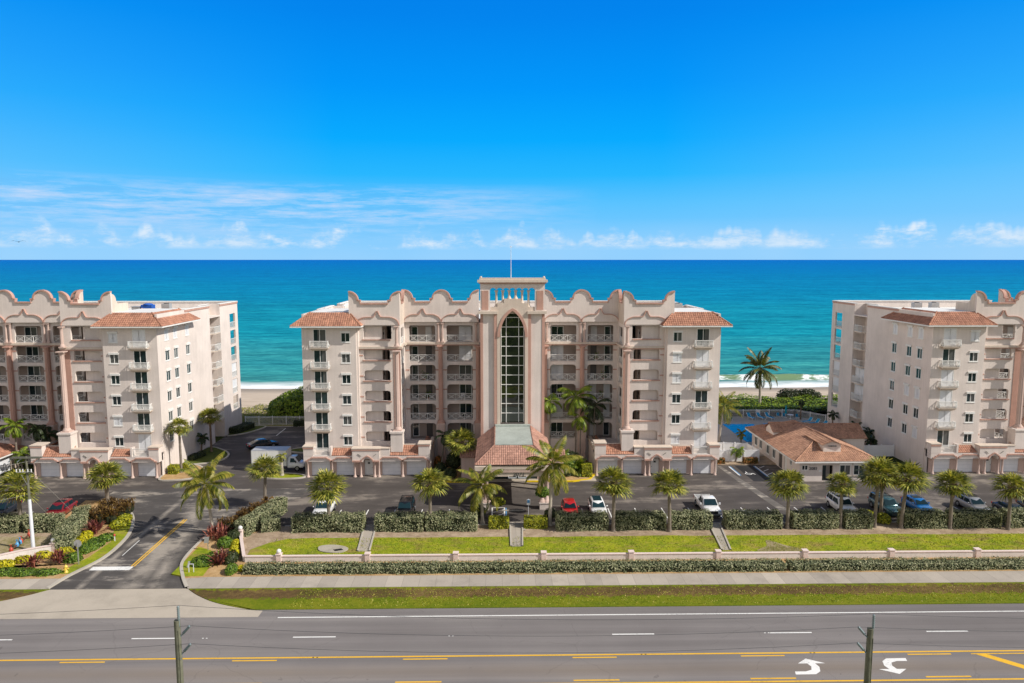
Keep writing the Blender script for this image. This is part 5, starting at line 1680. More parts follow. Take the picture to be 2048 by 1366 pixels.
COCO = [coco_crown(5, 22, 3.9, .85, 78, -40, .9, 34, 'coco', .07), coco_crown(9, 24, 4.0, .9, 78, -45, .9, 34, 'coco', .07), coco_crown(41, 20, 3.5, .8, 80, -48, 1.0, 32, 'coco', .07)]
palm('coconut_palm', 'leaning coconut palm on the right bank of the entry road', -33.3, 76.2, 5.8, COCO[0], 'paletrunk', .17, .13, (-.45, -.35), 1.05, 0, None, .6, .12)
palm('coconut_palm', 'short coconut palm in front of the left corner of the entrance porch', -3.75, 78.8, 4.5, COCO[2], 'paletrunk', .18, .15, (-.15, 0), 1.05, 0, None, 1.1, .1)
palm('coconut_palm', 'tall coconut palm in front of the right corner of the entrance porch', 3.9, 78.0, 7.25, COCO[1], 'paletrunk', .21, .15, (.25, 0), 1.0, 0, None, 2.3, .12)
palm('coconut_palm', 'lone coconut palm standing in the sea grape by the beach', 50.6, 140.7, 8.3, coco_crown(13, 26, 5.2, 1.05, 85, -38, .95, 34, 'coco_dark', .085), 'paletrunk', .26, .2, (-.2, 0), 1.0, 1.2, None, .3, .1)
palm('coconut_palm', 'coconut palm with yellowing leaves at the right rear corner of the central block', 34.5, 114.8, 6.0, coco_crown(23, 22, 3.9, .8, 82, -50, 1.15, 30), 'paletrunk', .18, .14, (.5, 0), 1.0, 0, None, 1.9, .1)
# feathery palms against the facade
AR = coco_crown(31, 13, 2.5, .75, 82, -30, 1.5, 28, 'areca', .05)
palm('feather_palm', 'tall feather palm with arching crown against the right half of the central facade', 9.3, 101.6, 10.2, AR, 'bark', .13, .10, (0, 0), 1.4, 0, None, .4)
palm('feather_palm', 'tall feather palm tucked against the right side of the glass tower', 5.5, 101.5, 9.6, coco_crown(37, 11, 2.2, .7, 80, -45, 1.7, 26, 'areca', .05), 'bark', .12, .1, (0, 0), 1.2, 0, None, 1.0)
palm('feather_palm', 'lower feather palm below the tall one on the right half of the central facade', 9.9, 101.0, 7.4, coco_crown(38, 7, 2.0, .7, 50, -55, 1.5, 26, 'areca', .05), 'bark', .10, .08, (0, 0), 1.25, 0, None, 2.4)
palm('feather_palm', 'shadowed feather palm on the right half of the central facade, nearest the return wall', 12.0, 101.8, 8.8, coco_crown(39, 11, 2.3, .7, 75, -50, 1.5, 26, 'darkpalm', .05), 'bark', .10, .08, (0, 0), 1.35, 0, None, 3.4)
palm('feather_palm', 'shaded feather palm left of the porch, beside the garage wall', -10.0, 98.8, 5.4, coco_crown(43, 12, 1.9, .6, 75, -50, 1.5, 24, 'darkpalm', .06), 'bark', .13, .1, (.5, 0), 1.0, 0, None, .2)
# bushy areca clumps by the porch
for (x, y, z, lab, sd_, sc_k) in ((9.2, 97.8, .5, 'bright areca palm clump beside the right garage wall, near the yellow kerb', 51, 1.25), (6.2, 97.0, 1.6, 'tall areca palm clump right of the porch roof, behind the coconut palm', 52, 1.35)):
    t = thing('areca_palm', lab, 'palm', (x, y, .12))
    me = coco_crown(sd_, 26, 2.2, .55, 86, 8, 1.15, 24, 'areca', .05)
    c_ = link('crown', me, t, (x, y, z)); c_.scale = (sc_k,) * 3
    b = MB()
    for q in range(6): b.tube([(x + .25 * cos(q), y + .25 * sin(q), .12), (x + .1 * cos(q), y + .1 * sin(q), z + .5)], .06, 6)
    b.build('trunk', M['bark'], t)
# left edge group of shaded palms
for (x, y, h, sc_k, lab, sd_) in ((-70.5, 100.5, 6.6, 1.2, 'large palm at the left edge, before the left block facade', 61), (-67.6, 101.0, 5.9, 1.0, 'palm between the left edge and the left block garages, tallest of the right-hand pair', 62), (-68.6, 98.6, 2.9, .9, 'low palm beside the small tiled outbuilding at the left edge', 63), (-66.9, 101.8, 4.9, 1.1, 'dark palm close to the garage parapet of the left block', 64)):
    palm('feather_palm', lab, x, y, h, coco_crown(sd_, 16, 1.9, .6, 82, -55, 1.6, 24, 'areca' if sd_ % 2 else 'darkpalm', .06), 'bark', .14, .11, (0, 0), sc_k)
# pool-side palms in the shade of the right block
for (x, y, h, sc_k, lab, sd_) in ((57.6, 124.0, 2.6, .95, 'small dark palm by the rear balconies of the right block', 81), (57.2, 115.0, 2.7, .95, 'small dark palm mid-way along the shaded wall of the right block', 82), (58.0, 112.6, 2.2, 1.05, 'bushy dark palm beside the folded umbrella along the shaded wall', 83), (56.2, 108.2, 2.0, 1.1, 'dark palm behind the white fence right of the office roof', 84), (54.9, 131.2, 3.3, .8, 'narrow dark palm at the bend of the pool fence', 85)):
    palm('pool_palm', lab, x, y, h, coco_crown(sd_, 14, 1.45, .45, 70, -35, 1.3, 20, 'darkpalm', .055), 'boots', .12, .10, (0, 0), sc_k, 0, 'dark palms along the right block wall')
palm('young_palm', 'young bright palm in front of the white fence, right of the central block', 33.3, 102.9, 1.75, coco_crown(91, 14, 1.5, .42, 70, -20, 1.6, 20, 'areca', .05), 'bark', .10, .07, (.2, 0), .95, 0, None, .5, .12)
palm('young_palm', 'young palm behind the white fence, at the edge of the pool', 37.6, 113.4, 1.8, coco_crown(92, 13, 1.35, .42, 75, -40, 1.2, 20, 'coco', .05), 'bark', .10, .08, (0, 0), .9)
for (x, y, lab) in ((-48.0, 109.0, 'small dark double-stemmed palm against the sunlit wall of the left block'),):
    palm('young_palm', lab, x, y, 2.6, coco_crown(93, 14, 1.3, .45, 75, -40, 1.3, 20, 'darkpalm', .06), 'boots', .14, .1, (.2, 0), 1.0, .8)


# -- hedges and bushes: leaf clumps over a dark core
def leaf_at(mb, p, n, rr, s, asp=.55, upb=.25):
    n = (n + Vector((rr.uniform(-.9, .9), rr.uniform(-.9, .9), rr.uniform(-.6, .9) + upb))).normalized()
    a = n.cross(Vector((rr.uniform(-1, 1), rr.uniform(-1, 1), rr.uniform(-1, 1))))
    if a.length < 1e-3: a = Vector((1, 0, 0))
    a.normalize(); b_ = n.cross(a); s *= rr.uniform(.7, 1.35)
    mb.face([p - a * s, p + b_ * s * asp, p + a * s, p - b_ * s * asp])


def hedge_mesh(path, w, h, leafmat='hedge', dens=150, leaf=.085, seed=1, rough=.10, gaps=0.0, z=.1):
    """clipped hedge following a path: leaf shell on a rounded section, dark core inside"""
    rr = random.Random(seed); mb = MB(); P_ = [Vector((p[0], p[1])) for p in path]
    seg = [(P_[i + 1] - P_[i]).length for i in range(len(P_) - 1)]; L = sum(seg)

    def at(s_):
        i = 0
        while i < len(seg) - 1 and s_ > seg[i]: s_ -= seg[i]; i += 1
        t = min(max(s_ / seg[i], 0), 1); d = (P_[i + 1] - P_[i]).normalized(); return P_[i].lerp(P_[i + 1], t), d
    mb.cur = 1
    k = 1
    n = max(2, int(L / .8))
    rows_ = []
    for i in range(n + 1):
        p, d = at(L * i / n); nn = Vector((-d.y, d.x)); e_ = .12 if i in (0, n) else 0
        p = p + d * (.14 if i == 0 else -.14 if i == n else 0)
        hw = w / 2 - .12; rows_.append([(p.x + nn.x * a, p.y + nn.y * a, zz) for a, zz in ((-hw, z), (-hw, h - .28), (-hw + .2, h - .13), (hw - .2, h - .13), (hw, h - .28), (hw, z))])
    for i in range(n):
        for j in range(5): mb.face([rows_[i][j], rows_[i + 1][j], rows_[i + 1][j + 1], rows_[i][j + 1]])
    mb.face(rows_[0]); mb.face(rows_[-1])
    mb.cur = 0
    per = 2 * h + w; cnt = int((per * L + 2 * w * h) * dens)
    for _ in range(cnt):
        if rr.random() < 2 * w * h / (per * L + 2 * w * h):
            e_ = rr.random() < .5; p, d = at(0 if e_ else L); nn = Vector((-d.y, d.x)); a = rr.uniform(-w / 2, w / 2); zz = rr.uniform(z, h - .04)
            q = Vector((p.x + nn.x * a, p.y + nn.y * a, zz)); N = Vector((-d.x, -d.y, .1)) if e_ else Vector((d.x, d.y, .1))
            cr = max(0, abs(a) - w / 2 + .25) + max(0, zz - h + .25); q -= N * cr * .6
        else:
            p, d = at(rr.uniform(0, L)); nn = Vector((-d.y, d.x)); u = rr.uniform(0, per)
            if u < h: a, zz, N = -w / 2, u, Vector((-nn.x, -nn.y, .1))
            elif u < h + w: a, zz, N = u - h - w / 2, h, Vector((0, 0, 1))
            else: a, zz, N = w / 2, per - u, Vector((nn.x, nn.y, .1))
            # round the shoulders
            r_ = .26
            if zz > h - r_ and abs(a) > w / 2 - r_:
                v = Vector((abs(a) - (w / 2 - r_), zz - (h - r_)))
                if v.length > 1e-4: v = v.normalized() * r_
                sg = 1 if a > 0 else -1; a = sg * (w / 2 - r_ + v.x); zz = h - r_ + v.y; N = Vector((nn.x * sg * v.x, nn.y * sg * v.x, v.y)) / r_
            zz = max(zz, z)
            q = Vector((p.x + nn.x * a, p.y + nn.y * a, zz))
            wob = mnoise.noise(Vector((q.x * .9, q.y * .9, q.z * 1.1 + seed)))
            if gaps and wob > .62 - gaps and rr.random() < .8: continue
            q += N * (rough * (1.6 * wob + rr.uniform(-1, .6)))
        leaf_at(mb, q, N, rr, leaf)
    return mb


HG = 'clipped silvery hedge blocks along the parking lot'
hl = [(-24.7, -16.8, 'silvery hedge block in front of the white roof-rack SUV, with a palm growing from it'), (-15.6, -10.2, 'silvery hedge block in front of the black SUV'), (-10.0, -4.3, 'silvery hedge block left of the porch, behind the knobbly palm'),
      (4.5, 10.3, 'silvery hedge block in front of the red car and the white car'), (10.95, 16.75, 'silvery hedge block between two palms, right of the white glass-roofed car'), (17.3, 21.9, 'short silvery hedge block directly left of the white pickup nose'),
      (23.5, 29.75, 'silvery hedge block right of the white pickup, before the drain channel'), (30.9, 36.0, 'silvery hedge block in front of the office entrance'), (36.8, 39.9, 'short silvery hedge block in front of the white wagon-like SUV'),
      (43.5, 48.3, 'silvery hedge block in front of the blue car'), (48.9, 54.5, 'silvery hedge block in front of the silver crossover'), (55.3, 62, 'rightmost silvery hedge block, running out of the picture')]
for i, (xa, xb, lab) in enumerate(hl):
    w_ = 1.75 + .12 * mnoise.noise(Vector((xa, 2, 0)))
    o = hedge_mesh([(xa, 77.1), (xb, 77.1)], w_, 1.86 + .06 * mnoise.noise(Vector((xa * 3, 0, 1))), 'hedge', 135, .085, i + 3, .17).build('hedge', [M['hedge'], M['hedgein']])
    tag(o, lab, 'hedge', HG)
for xa, xb, lab in ((-61.5, -54.65, 'silvery hedge block at the left edge, in front of the dark car'), (-54.1, -50.4, 'silvery hedge block behind the white utility pole, in front of the red SUV')):
    o = hedge_mesh([(xa, 77.4), (xb, 77.4)], 1.75, 1.85, 'hedge', 135, .085, int(-xa), .11).build('hedge', [M['hedge'], M['hedgein']]); tag(o, lab, 'hedge')
o = hedge_mesh(curve_pts([(-49.9, 80.6), (-49.0, 78.6), (-48.3, 75.6), (-47.8, 73.2), (-46.6, 71.6)], 5), 1.7, 1.8, 'hedge', 135, .085, 71, .10).build('hedge', [M['hedge'], M['hedgein']]); tag(o, 'curving silvery hedge on the left side of the entry road', 'hedge')
o = hedge_mesh(curve_pts([(-29.9, 75.2), (-29.4, 77.2), (-28.7, 79.8), (-27.9, 83.4)], 5), 1.6, 1.8, 'hedge', 135, .085, 72, .10).build('hedge', [M['hedge'], M['hedgein']]); tag(o, 'tapering silvery hedge on the right side of the entry road, beside the crotons', 'hedge')
o = hedge_mesh([(-28.2, 77.0), (-26.3, 77.5)], 1.6, 1.6, 'hedge', 135, .085, 73, .12).build('hedge', [M['hedge'], M['hedgein']]); tag(o, 'short rounded silvery hedge piece at the left end of the lawn', 'hedge')
o = hedge_mesh([(-26.3, 66.35), (-10, 66.3), (8, 66.3), (25.9, 66.25)], 1.5, .86, 'hedge', 120, .08, 74, .13, .10).build('hedge', [M['hedge'], M['hedgein']]); tag(o, 'long low silvery hedge between the pavement and the boundary wall', 'hedge')
o = hedge_mesh([(26.25, 66.25), (45, 66.2), (70, 66.2)], 1.45, .86, 'hedge', 120, .08, 75, .13, .10).build('hedge', [M['hedge'], M['hedgein']]); tag(o, 'low silvery hedge along the pavement at the right, past a small gap', 'hedge')


def blob(mb, c, r, n, leaf, seed, asp=.6, flat=0.0):
    """one leaf clump on an ellipsoid, with a dark core"""
    rr = random.Random(seed); c = Vector(c)
    mb.cur = 1
    mb.raw([], [])
    core = MB(); core.ball((0, 0, 0), 1.0, 10, 6)
    mb.raw([(c.x + p[0] * r[0] * .82, c.y + p[1] * r[1] * .82, c.z + p[2] * r[2] * .82) for p in core.v], core.f)
    mb.cur = 0
    for _ in range(n):
        u = rr.uniform(-.45, 1); t = rr.uniform(0, 2 * pi); q = sqrt(max(0, 1 - u * u)); N = Vector((q * cos(t), q * sin(t), u))
        k = 1 + .16 * mnoise.noise(N * 2.3 + Vector((seed, 0, 0))) + rr.uniform(-.12, .06)
        p = Vector((c.x + N.x * r[0] * k, c.y + N.y * r[1] * k, max(c.z + N.z * r[2] * k, .1)))
        leaf_at(mb, p, N, rr, leaf, asp)


def bush(name, label, blobs, mat, leaf=.10, dens=120, group=None, cat='bush'):
    mb = MB()
    for i, (c, r) in enumerate(blobs):
        area = 4 * pi * ((r[0] * r[1] + r[0] * r[2] + r[1] * r[2]) / 3) * .75
        blob(mb, c, r, int(area * dens), leaf, len(label) + i * 7)
    return tag(mb.build(name, [M[mat], M['hedgein']]), label, cat, group)


# clipped lime hedges in front of the porch
for xa, xb, lab in ((-3.0, -.75, 'clipped lime green hedge cube left of the porch path'), (.95, 3.55, 'clipped lime green hedge cube right of the porch path')):
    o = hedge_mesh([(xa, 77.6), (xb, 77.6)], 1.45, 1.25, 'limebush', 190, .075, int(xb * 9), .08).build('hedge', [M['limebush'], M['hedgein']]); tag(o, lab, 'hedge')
o = hedge_mesh([(9.6, 96.4), (11.0, 96.4)], 1.3, 1.75, 'limebush', 190, .08, 5, .07).build('hedge', [M['limebush'], M['hedgein']]); tag(o, 'clipped bright lime hedge at the bend of the yellow kerb, right of the porch', 'hedge')
o = hedge_mesh([(-48.2, 98.6), (-46.9, 98.6)], 1.2, 1.35, 'limebush', 190, .08, 6, .07).build('hedge', [M['limebush'], M['hedgein']]); tag(o, 'clipped lime hedge at the corner of the left block', 'hedge')
o = hedge_mesh([(-47.0, 100.3), (-46.2, 100.3)], 1.0, 1.2, 'limebush', 190, .08, 8, .07).build('hedge', [M['limebush'], M['hedgein']]); tag(o, 'smaller lime hedge just behind the corner palm of the left block', 'hedge')
bush('round_shrub', 'round-headed green shrub on a stem at the right front porch pillar', [((3.3, 81.9, 2.6), (.85, .7, .75))], 'greenbush', .09, 150)
bush('round_shrub', 'round bright shrub under the short coconut palm at the left porch pillar', [((-1.9, 80.6, 1.9), (.75, .6, .6))], 'limebush', .09, 150)
bush('dark_shrub', 'dark low shrub at the foot of the right porch pillar', [((4.1, 79.9, .7), (.75, .8, .7))], 'oakdark', .09, 150)
bush('dark_shrub', 'dark low shrub at the foot of the left porch pillar', [((-4.3, 80.6, .8), (.9, .9, .8))], 'oakdark', .09, 150)
bush('dark_shrub', 'dark rounded shrub in the shaded bed left of the porch', [((-8.6, 95.6, .8), (.9, .8, .8)), ((-10.0, 97.5, .9), (.8, .8, .9)), ((-8.2, 99.5, 1.4), (1.2, 1.2, 1.4))], 'oakdark', .10, 110)
bush('orange_shrub', 'orange-tinged shrub against the garage wall left of the porch', [((-10.6, 100.8, .9), (.6, .9, .9))], 'orangebush', .10, 110)
bush('dark_shrub', 'dark shrub in the bed right of the porch, below the areca palms', [((7.4, 96.4, .5), (.9, .6, .5)), ((8.4, 99.5, 1.3), (1.5, 1.4, 1.4))], 'oakdark', .10, 110)
for xa, xb, lab, m_ in ((29.5, 31.4, 'orange flowering hedge in front of the white fence, next to the central block garage', 'orangebush'), (34.2, 36.3, 'orange flowering hedge at the right end of the white fence, before the office', 'orangebush')):
    o = hedge_mesh([(xa, 102.3), (xb, 102.3)], .9, .95, m_, 160, .08, int(xa), .08).build('hedge', [M[m_], M['hedgein']]); tag(o, lab, 'hedge')
# left bed
bush('yellow_shrub', 'bright yellow shrub band curving around the left hedge by the entry road', [((-45.9, 73.6, .45), (.7, .8, .55)), ((-45.2, 72.4, .45), (.6, .7, .5)), ((-46.3, 74.9, .45), (.6, .7, .5))], 'yellowbush', .10, 170)
bush('yellow_shrub', 'yellow shrub row at the foot of the left sign wall', [((-46.2, 70.9, .35), (.9, .5, .45)), ((-47.7, 70.0, .35), (.9, .45, .45)), ((-49.0, 68.9, .35), (.9, .5, .45)), ((-50.2, 67.9, .35), (.9, .55, .45)), ((-51.5, 67.2, .35), (1, .6, .45))], 'yellowbush', .10, 150)
bush('green_shrub', 'rounded bright green groundcover mound beside the stop sign', [((-44.4, 72.6, .35), (1.0, 1.9, .55)), ((-44.0, 74.6, .3), (.8, 1.0, .45))], 'greenbush', .09, 170)
bush('green_shrub', 'green clipped mound between the stop sign and the yellow hydrant', [((-44.5, 69.3, .3), (.9, .8, .6))], 'greenbush', .09, 170)
bush('green_shrub', 'low green groundcover strip along the left pavement by the hydrant', [((-45.3, 66.3, .2), (1.4, .7, .35)), ((-47.4, 66.3, .2), (1.4, .8, .35)), ((-49.2, 66.4, .2), (1.2, .8, .4))], 'greenbush', .09, 150)
bush('yellow_shrub', 'yellow-green strappy plants on the verge beside the croton mass', [((-44.7, 78.4, .35), (.9, 1.0, .5)), ((-45.0, 80.2, .35), (.8, 1.0, .5))], 'limebush', .11, 140)
# right bed
bush('green_shrub', 'wide green groundcover mound beside the small sign on the right bank', [((-31.0, 68.5, .25), (1.35, 1.2, .5)), ((-30.5, 69.7, .25), (1.0, .8, .45))], 'greenbush', .09, 170)
bush('green_shrub', 'clipped round green ball on the right bank below the red cordylines', [((-30.5, 72.4, .55), (.75, .75, .65))], 'greenbush', .085, 200)
bush('green_shrub', 'small upright green shrub at the left end of the long low hedge', [((-27.55, 66.2, .4), (.55, .8, .55))], 'greenbush', .085, 200)
bush('yellow_shrub', 'yellow shrub strip beside the ball-topped wall on the right bank', [((-29.4, 72.4, .4), (.4, .6, .5)), ((-29.1, 71.2, .4), (.4, .6, .45)), ((-28.6, 70.1, .35), (.4, .6, .4))], 'yellowbush', .10, 170)
bush('yellow_shrub', 'small yellow plant at the corner of the long low hedge', [((-26.8, 66.7, .3), (.3, .4, .35))], 'yellowbush', .09, 180)
bush('dark_shrub', 'dark shrub mass behind the yellow strip on the right bank', [((-28.5, 68.8, .45), (.6, 1.0, .6)), ((-30.2, 74.0, .6), (.7, .8, .7))], 'oakdark', .09, 150)


def sword_clump(name, label, x, y, n, L, mat, seed, lo=15, w=.075, z=.12, spread=.3, cat='shrub'):
    """rosettes of sword leaves on short canes"""
    rr = random.Random(seed); mb = MB()
    for i in range(n):
        az_ = rr.uniform(0, 2 * pi); e_ = radians(rr.uniform(lo, 85)); bx = x + rr.uniform(-spread, spread); by = y + rr.uniform(-spread, spread); bz = z + rr.uniform(.1, .55)
        d = Vector((cos(az_) * cos(e_), sin(az_) * cos(e_), sin(e_))); s_ = d.cross(Vector((0, 0, 1)))
        s_ = s_.normalized() * w if s_.length > .01 else Vector((w, 0, 0)); l_ = L * rr.uniform(.65, 1.15); p = Vector((bx, by, bz))
        m_ = p + d * l_ * .55 + Vector((0, 0, .03)); t_ = p + d * l_ + Vector((0, 0, -.14 * l_))
        mb.face([p - s_ * .5, m_ - s_, m_ + s_, p + s_ * .5]); mb.face([m_ - s_, t_, m_ + s_])
    for i in range(5): mb.tube([(x + rr.uniform(-.2, .2), y + rr.uniform(-.2, .2), z), (x + rr.uniform(-.2, .2), y + rr.uniform(-.2, .2), z + .5)], .05, 5)
    return tag(mb.build(name, M[mat]), label, cat)


sword_clump('cordyline', 'red cordyline with spreading leaves left of the stop bar, nearest the left wall end', -47.3, 67.6, 60, 1.35, 'cordyline', 1)
sword_clump('cordyline', 'red cordyline standing by the ball post of the left wall', -45.4, 68.6, 60, 1.35, 'cordyline', 2)
sword_clump('cordyline', 'orange-red cordyline below the croton mass on the left bank', -46.2, 76.4, 90, 1.5, 'cordyline', 3, 10, .08, .12, .5)
sword_clump('cordyline', 'orange-red cordyline at the foot of the leaning coconut palm', -32.1, 74.6, 100, 1.5, 'cordyline', 4, 10, .085, .12, .7)
sword_clump('cordyline', 'purple-pink cordyline beside the green mound on the right bank', -29.3, 68.0, 80, 1.45, 'cordyline', 5, 12, .08, .12, .4)
rr_ = random.Random(4)


def croton_mass(label, spots, seed):
    rr = random.Random(seed); mb = MB()
    for (x, y, h) in spots:
        for i in range(60):
            a = rr.uniform(0, 6.28); k = rr.uniform(0, .55); p = Vector((x + k * cos(a), y + k * sin(a), h * rr.uniform(.45, 1.0)))
            for q in range(5):
                az_ = rr.uniform(0, 6.28); e_ = radians(rr.uniform(0, 80)); d = Vector((cos(az_) * cos(e_), sin(az_) * cos(e_), sin(e_))); s_ = d.cross(Vector((0, 0, 1))).normalized() * .045 if abs(d.z) < .98 else Vector((.045, 0, 0))
                l_ = rr.uniform(.22, .42); mb.face([p, p + d * l_ * .5 - s_, p + d * l_, p + d * l_ * .5 + s_])
        for q in range(3): mb.tube([(x + rr.uniform(-.2, .2), y + rr.uniform(-.2, .2), .1), (x + rr.uniform(-.3, .3), y + rr.uniform(-.3, .3), h * .7)], .03, 4)
        mb.cur = 1
        core = MB(); core.ball((0, 0, 0), 1, 8, 5); mb.raw([(x + p[0] * .45, y + p[1] * .45, h * .42 + p[2] * h * .40) for p in core.v], core.f); mb.cur = 0
    return tag(mb.build('croton_bush', [M['croton'], M['hedgein']]), label, 'bush')


croton_mass('dark croton mass with yellow-tipped leaves on the left bank of the entry road', [(-48.6 + .75 * i + rr_.uniform(-.2, .2), y + rr_.uniform(-.2, .2), 1.7 + rr_.uniform(-.25, .2)) for i in range(5) for y in (79.2, 80.5, 81.8, 83.0) if -48.6 + .75 * i > -50.0 + (y - 79) * .0], 21)
croton_mass('bronze croton row along the right bank of the entry road, beside the tapering hedge', [(-32.2 + .42 * i + rr_.uniform(-.2, .2) - dx, 76.3 + 1.15 * i, 1.55 + rr_.uniform(-.2, .2)) for i in range(7) for dx in (0, -.75)], 22)
# beach-side vegetation
bush('sea_grape', 'tall sea grape thicket behind the left rear corner of the central block', [((-39.5, 131.6, 1.8), (4.5, 2.2, 3.0)), ((-33, 132, 2.2), (5.0, 2.6, 3.6)), ((-36, 136.5, 2.6), (6.5, 3.0, 3.8)), ((-43.2, 134.5, 1.3), (2.6, 2.0, 2.4)), ((-42.0, 140, 1.6), (4.0, 2.5, 2.6)), ((-46.0, 141, .8), (1.8, 1.4, 1.6))], 'seagrape', .20, 40)
mb = MB(); rr = random.Random(88)
for _ in range(15000):
    x = rr.uniform(28, 84); y = rr.uniform(134.2, 150.5)
    if y > 148.6 + 1.5 * sin(x * .3): continue
    hh = (1.35 + .55 * mnoise.noise(Vector((x * .25, y * .35, 2)))) * min(1, (y - 133.4) * .9) * min(1, max(.05, (150.8 - y) * .5))
    leaf_at(mb, Vector((x, y, .1 + hh * rr.uniform(.72, 1.05))), Vector((0, 0, 1)), rr, .19, .7, .6)
mb.cur = 1
gx = [26 + 2 * i for i in range(31)]; gy = [134.4 + 1.3 * j for j in range(12)]
Z_ = lambda x, y: .05 + max(0, (1.05 + .5 * mnoise.noise(Vector((x * .25, y * .35, 2)))) * min(1, (y - 133.4) * .8) * min(1, max(0, (149.0 - y) * .5)))
for i in range(len(gx) - 1):
    for j in range(len(gy) - 1): mb.face([(gx[a], gy[c_], Z_(gx[a], gy[c_])) for a, c_ in ((i, j), (i + 1, j), (i + 1, j + 1), (i, j + 1))])
tag(mb.build('sea_grape_thicket', [M['seagrape'], M['hedgein']]), 'low bright green sea grape thicket between the pool fence and the beach', 'ground cover', None, 'stuff')
bush('sea_grape', 'dark sea grape bush above the thicket, next to the right block', [((59.5, 148.0, 1.2), (2.6, 1.6, 1.6)), ((63.5, 148.5, 1.2), (3, 1.6, 1.5))], 'oakdark', .18, 30)
mb = MB(); rr = random.Random(9)
for _ in range(15000):
    x = rr.uniform(-64, -37); y = rr.uniform(129.4, 147.0)
    nz_ = mnoise.noise(Vector((x * .25, y * .3, 4)))
    if nz_ < -.25 + max(0, (y - 141) * .12): continue
    leaf_at(mb, Vector((x, y, .05 + rr.uniform(0, .45 + .5 * max(0, nz_)))), Vector((0, 0, 1)), rr, .17, .5, .5)
tag(mb.build('dune_grass', M['dunegrass']), 'tufted dune grass between the rear fence and the sand on the left', 'grass', None, 'stuff')
o = hedge_mesh([(-47.9, 121.6), (-47.2, 123.6), (-46.4, 126.4)], 1.8, 1.1, 'greenbush', 110, .10, 91, .1).build('hedge', [M['oakdark'], M['hedgein']]); tag(o, 'dark clipped hedge along the rear wall of the left block', 'hedge')
o = hedge_mesh([(-39.0, 127.6), (-28, 127.8)], 1.3, 1.0, 'greenbush', 110, .10, 92, .15).build('hedge', [M['oakdark'], M['hedgein']]); tag(o, 'dark ragged hedge inside the rear fence, left of the central block', 'hedge')
o = hedge_mesh([(-48.1, 105.2), (-47.3, 108.0)], 1.1, .8, 'greenbush', 110, .10, 93, .15).build('hedge', [M['oakdark'], M['hedgein']]); tag(o, 'low dark hedge at the foot of the sunlit wall of the left block', 'hedge')
bush('yellow_shrub', 'yellow-green plant patch at the nose of the teal SUV', [((40.8, 79.8, .4), (1.1, 1.0, .6)), ((42.0, 78.2, .5), (.9, .8, .7))], 'limebush', .10, 150)
# grass blades at the lawn surface
mb = MB(); rr = random.Random(10)


def blades(x0, x1, y0, y1, n, z, hmin, hmax):
    for _ in range(n):
        x = rr.uniform(x0, x1); y = rr.uniform(y0, y1); a = rr.uniform(0, 6.28); w_ = rr.uniform(.03, .06); h = rr.uniform(hmin, hmax); s_ = Vector((cos(a), sin(a), 0)) * w_; p = Vector((x, y, z))
        mb.face([p - s_, p + s_, p + Vector((rr.uniform(-.06, .06), rr.uniform(-.06, .06), h))])


blades(-26.3, 58, 69.0, 74.5, 16000, .15, .04, .12)
blades(-20, 110, 59.2, 62.6, 15000, .07, .03, .10)
tag(mb.build('lawn_grass', M['lawnblade']), 'short grass of the lawn strip and the roadside verge', 'grass', None, 'stuff')
# the wooded land across the highway (seen only as a reflection in the glass tower)
mb = MB(); rr = random.Random(77)
for _ in range(520):
    x = rr.uniform(-150, 150); y = rr.uniform(-260, -25); r = rr.uniform(2.2, 5.0); h = rr.uniform(3, 7.5)
    for q in range(40):
        u = rr.uniform(-.2, 1); t = rr.uniform(0, 6.28); k = sqrt(1 - u * u); N = Vector((k * cos(t), k * sin(t), u)); leaf_at(mb, Vector((x, y, h * .5)) + Vector((N.x * r, N.y * r, N.z * h * .5)), N, rr, .9, .8)
tag(mb.build('far_wood', M['seagrape']), 'scrubby wood across the highway, mirrored in the tower glass', 'wood', None, 'stuff')

# potted plants and chairs on the open galleries
for (x, y, z, lab) in ((13.6, 104.75, FL(4), 'potted plant on the fourth-floor gallery right of the tower, nearest the corner'), (12.6, 104.8, FL(5), 'potted plant on the fifth-floor gallery right of the tower'), (13.3, 104.8, FL(3), 'potted plant on the third-floor gallery right of the tower, above the feather palms'),
                       (-12.9, 104.75, FL(4), 'potted plant on the fourth-floor gallery left of the tower'), (-12.4, 104.75, FL(3), 'potted plant on the third-floor gallery left of the tower'), (-65.4, 104.75, FL(3), 'potted plant on the third-floor gallery of the left block')):
    t = thing('potted_plant', lab, 'plant', (x, y, z))
    q = MB(); q.lathe(x, y, [(.16, z), (.22, z + .38), (.20, z + .38)], 10); q.build('pot', M['tile'], t)
    q = MB(); rr = random.Random(int(x * 10))
    for _ in range(130): leaf_at(q, Vector((x + rr.gauss(0, .22), y + rr.gauss(0, .18), z + .75 + rr.gauss(0, .28))), Vector((0, -.3, 1)), rr, .11)
    q.build('foliage', M['greenbush'], t)


def gallery_chair():
    t = thing('balcony_chair', 'x', 'chair', (0, 0, 0)); q = MB()
    for a in (-.24, .24):
        for c_ in (-.22, .24): q.bar((a, c_, 0), (a, c_, .42 if c_ < 0 else .95), .045)
        q.bar((a, -.24, .62), (a, .24, .62), .05)
    q.build('frame', M['vinyl'], t); q = MB(); q.box(-.25, .25, -.24, .24, .40, .44)
    for k in range(5): q.bar((-.2 + .1 * k, .24, .46), (-.2 + .1 * k, .27, .95), .06, .02)
    q.build('seat', M['vinyl'], t); return t


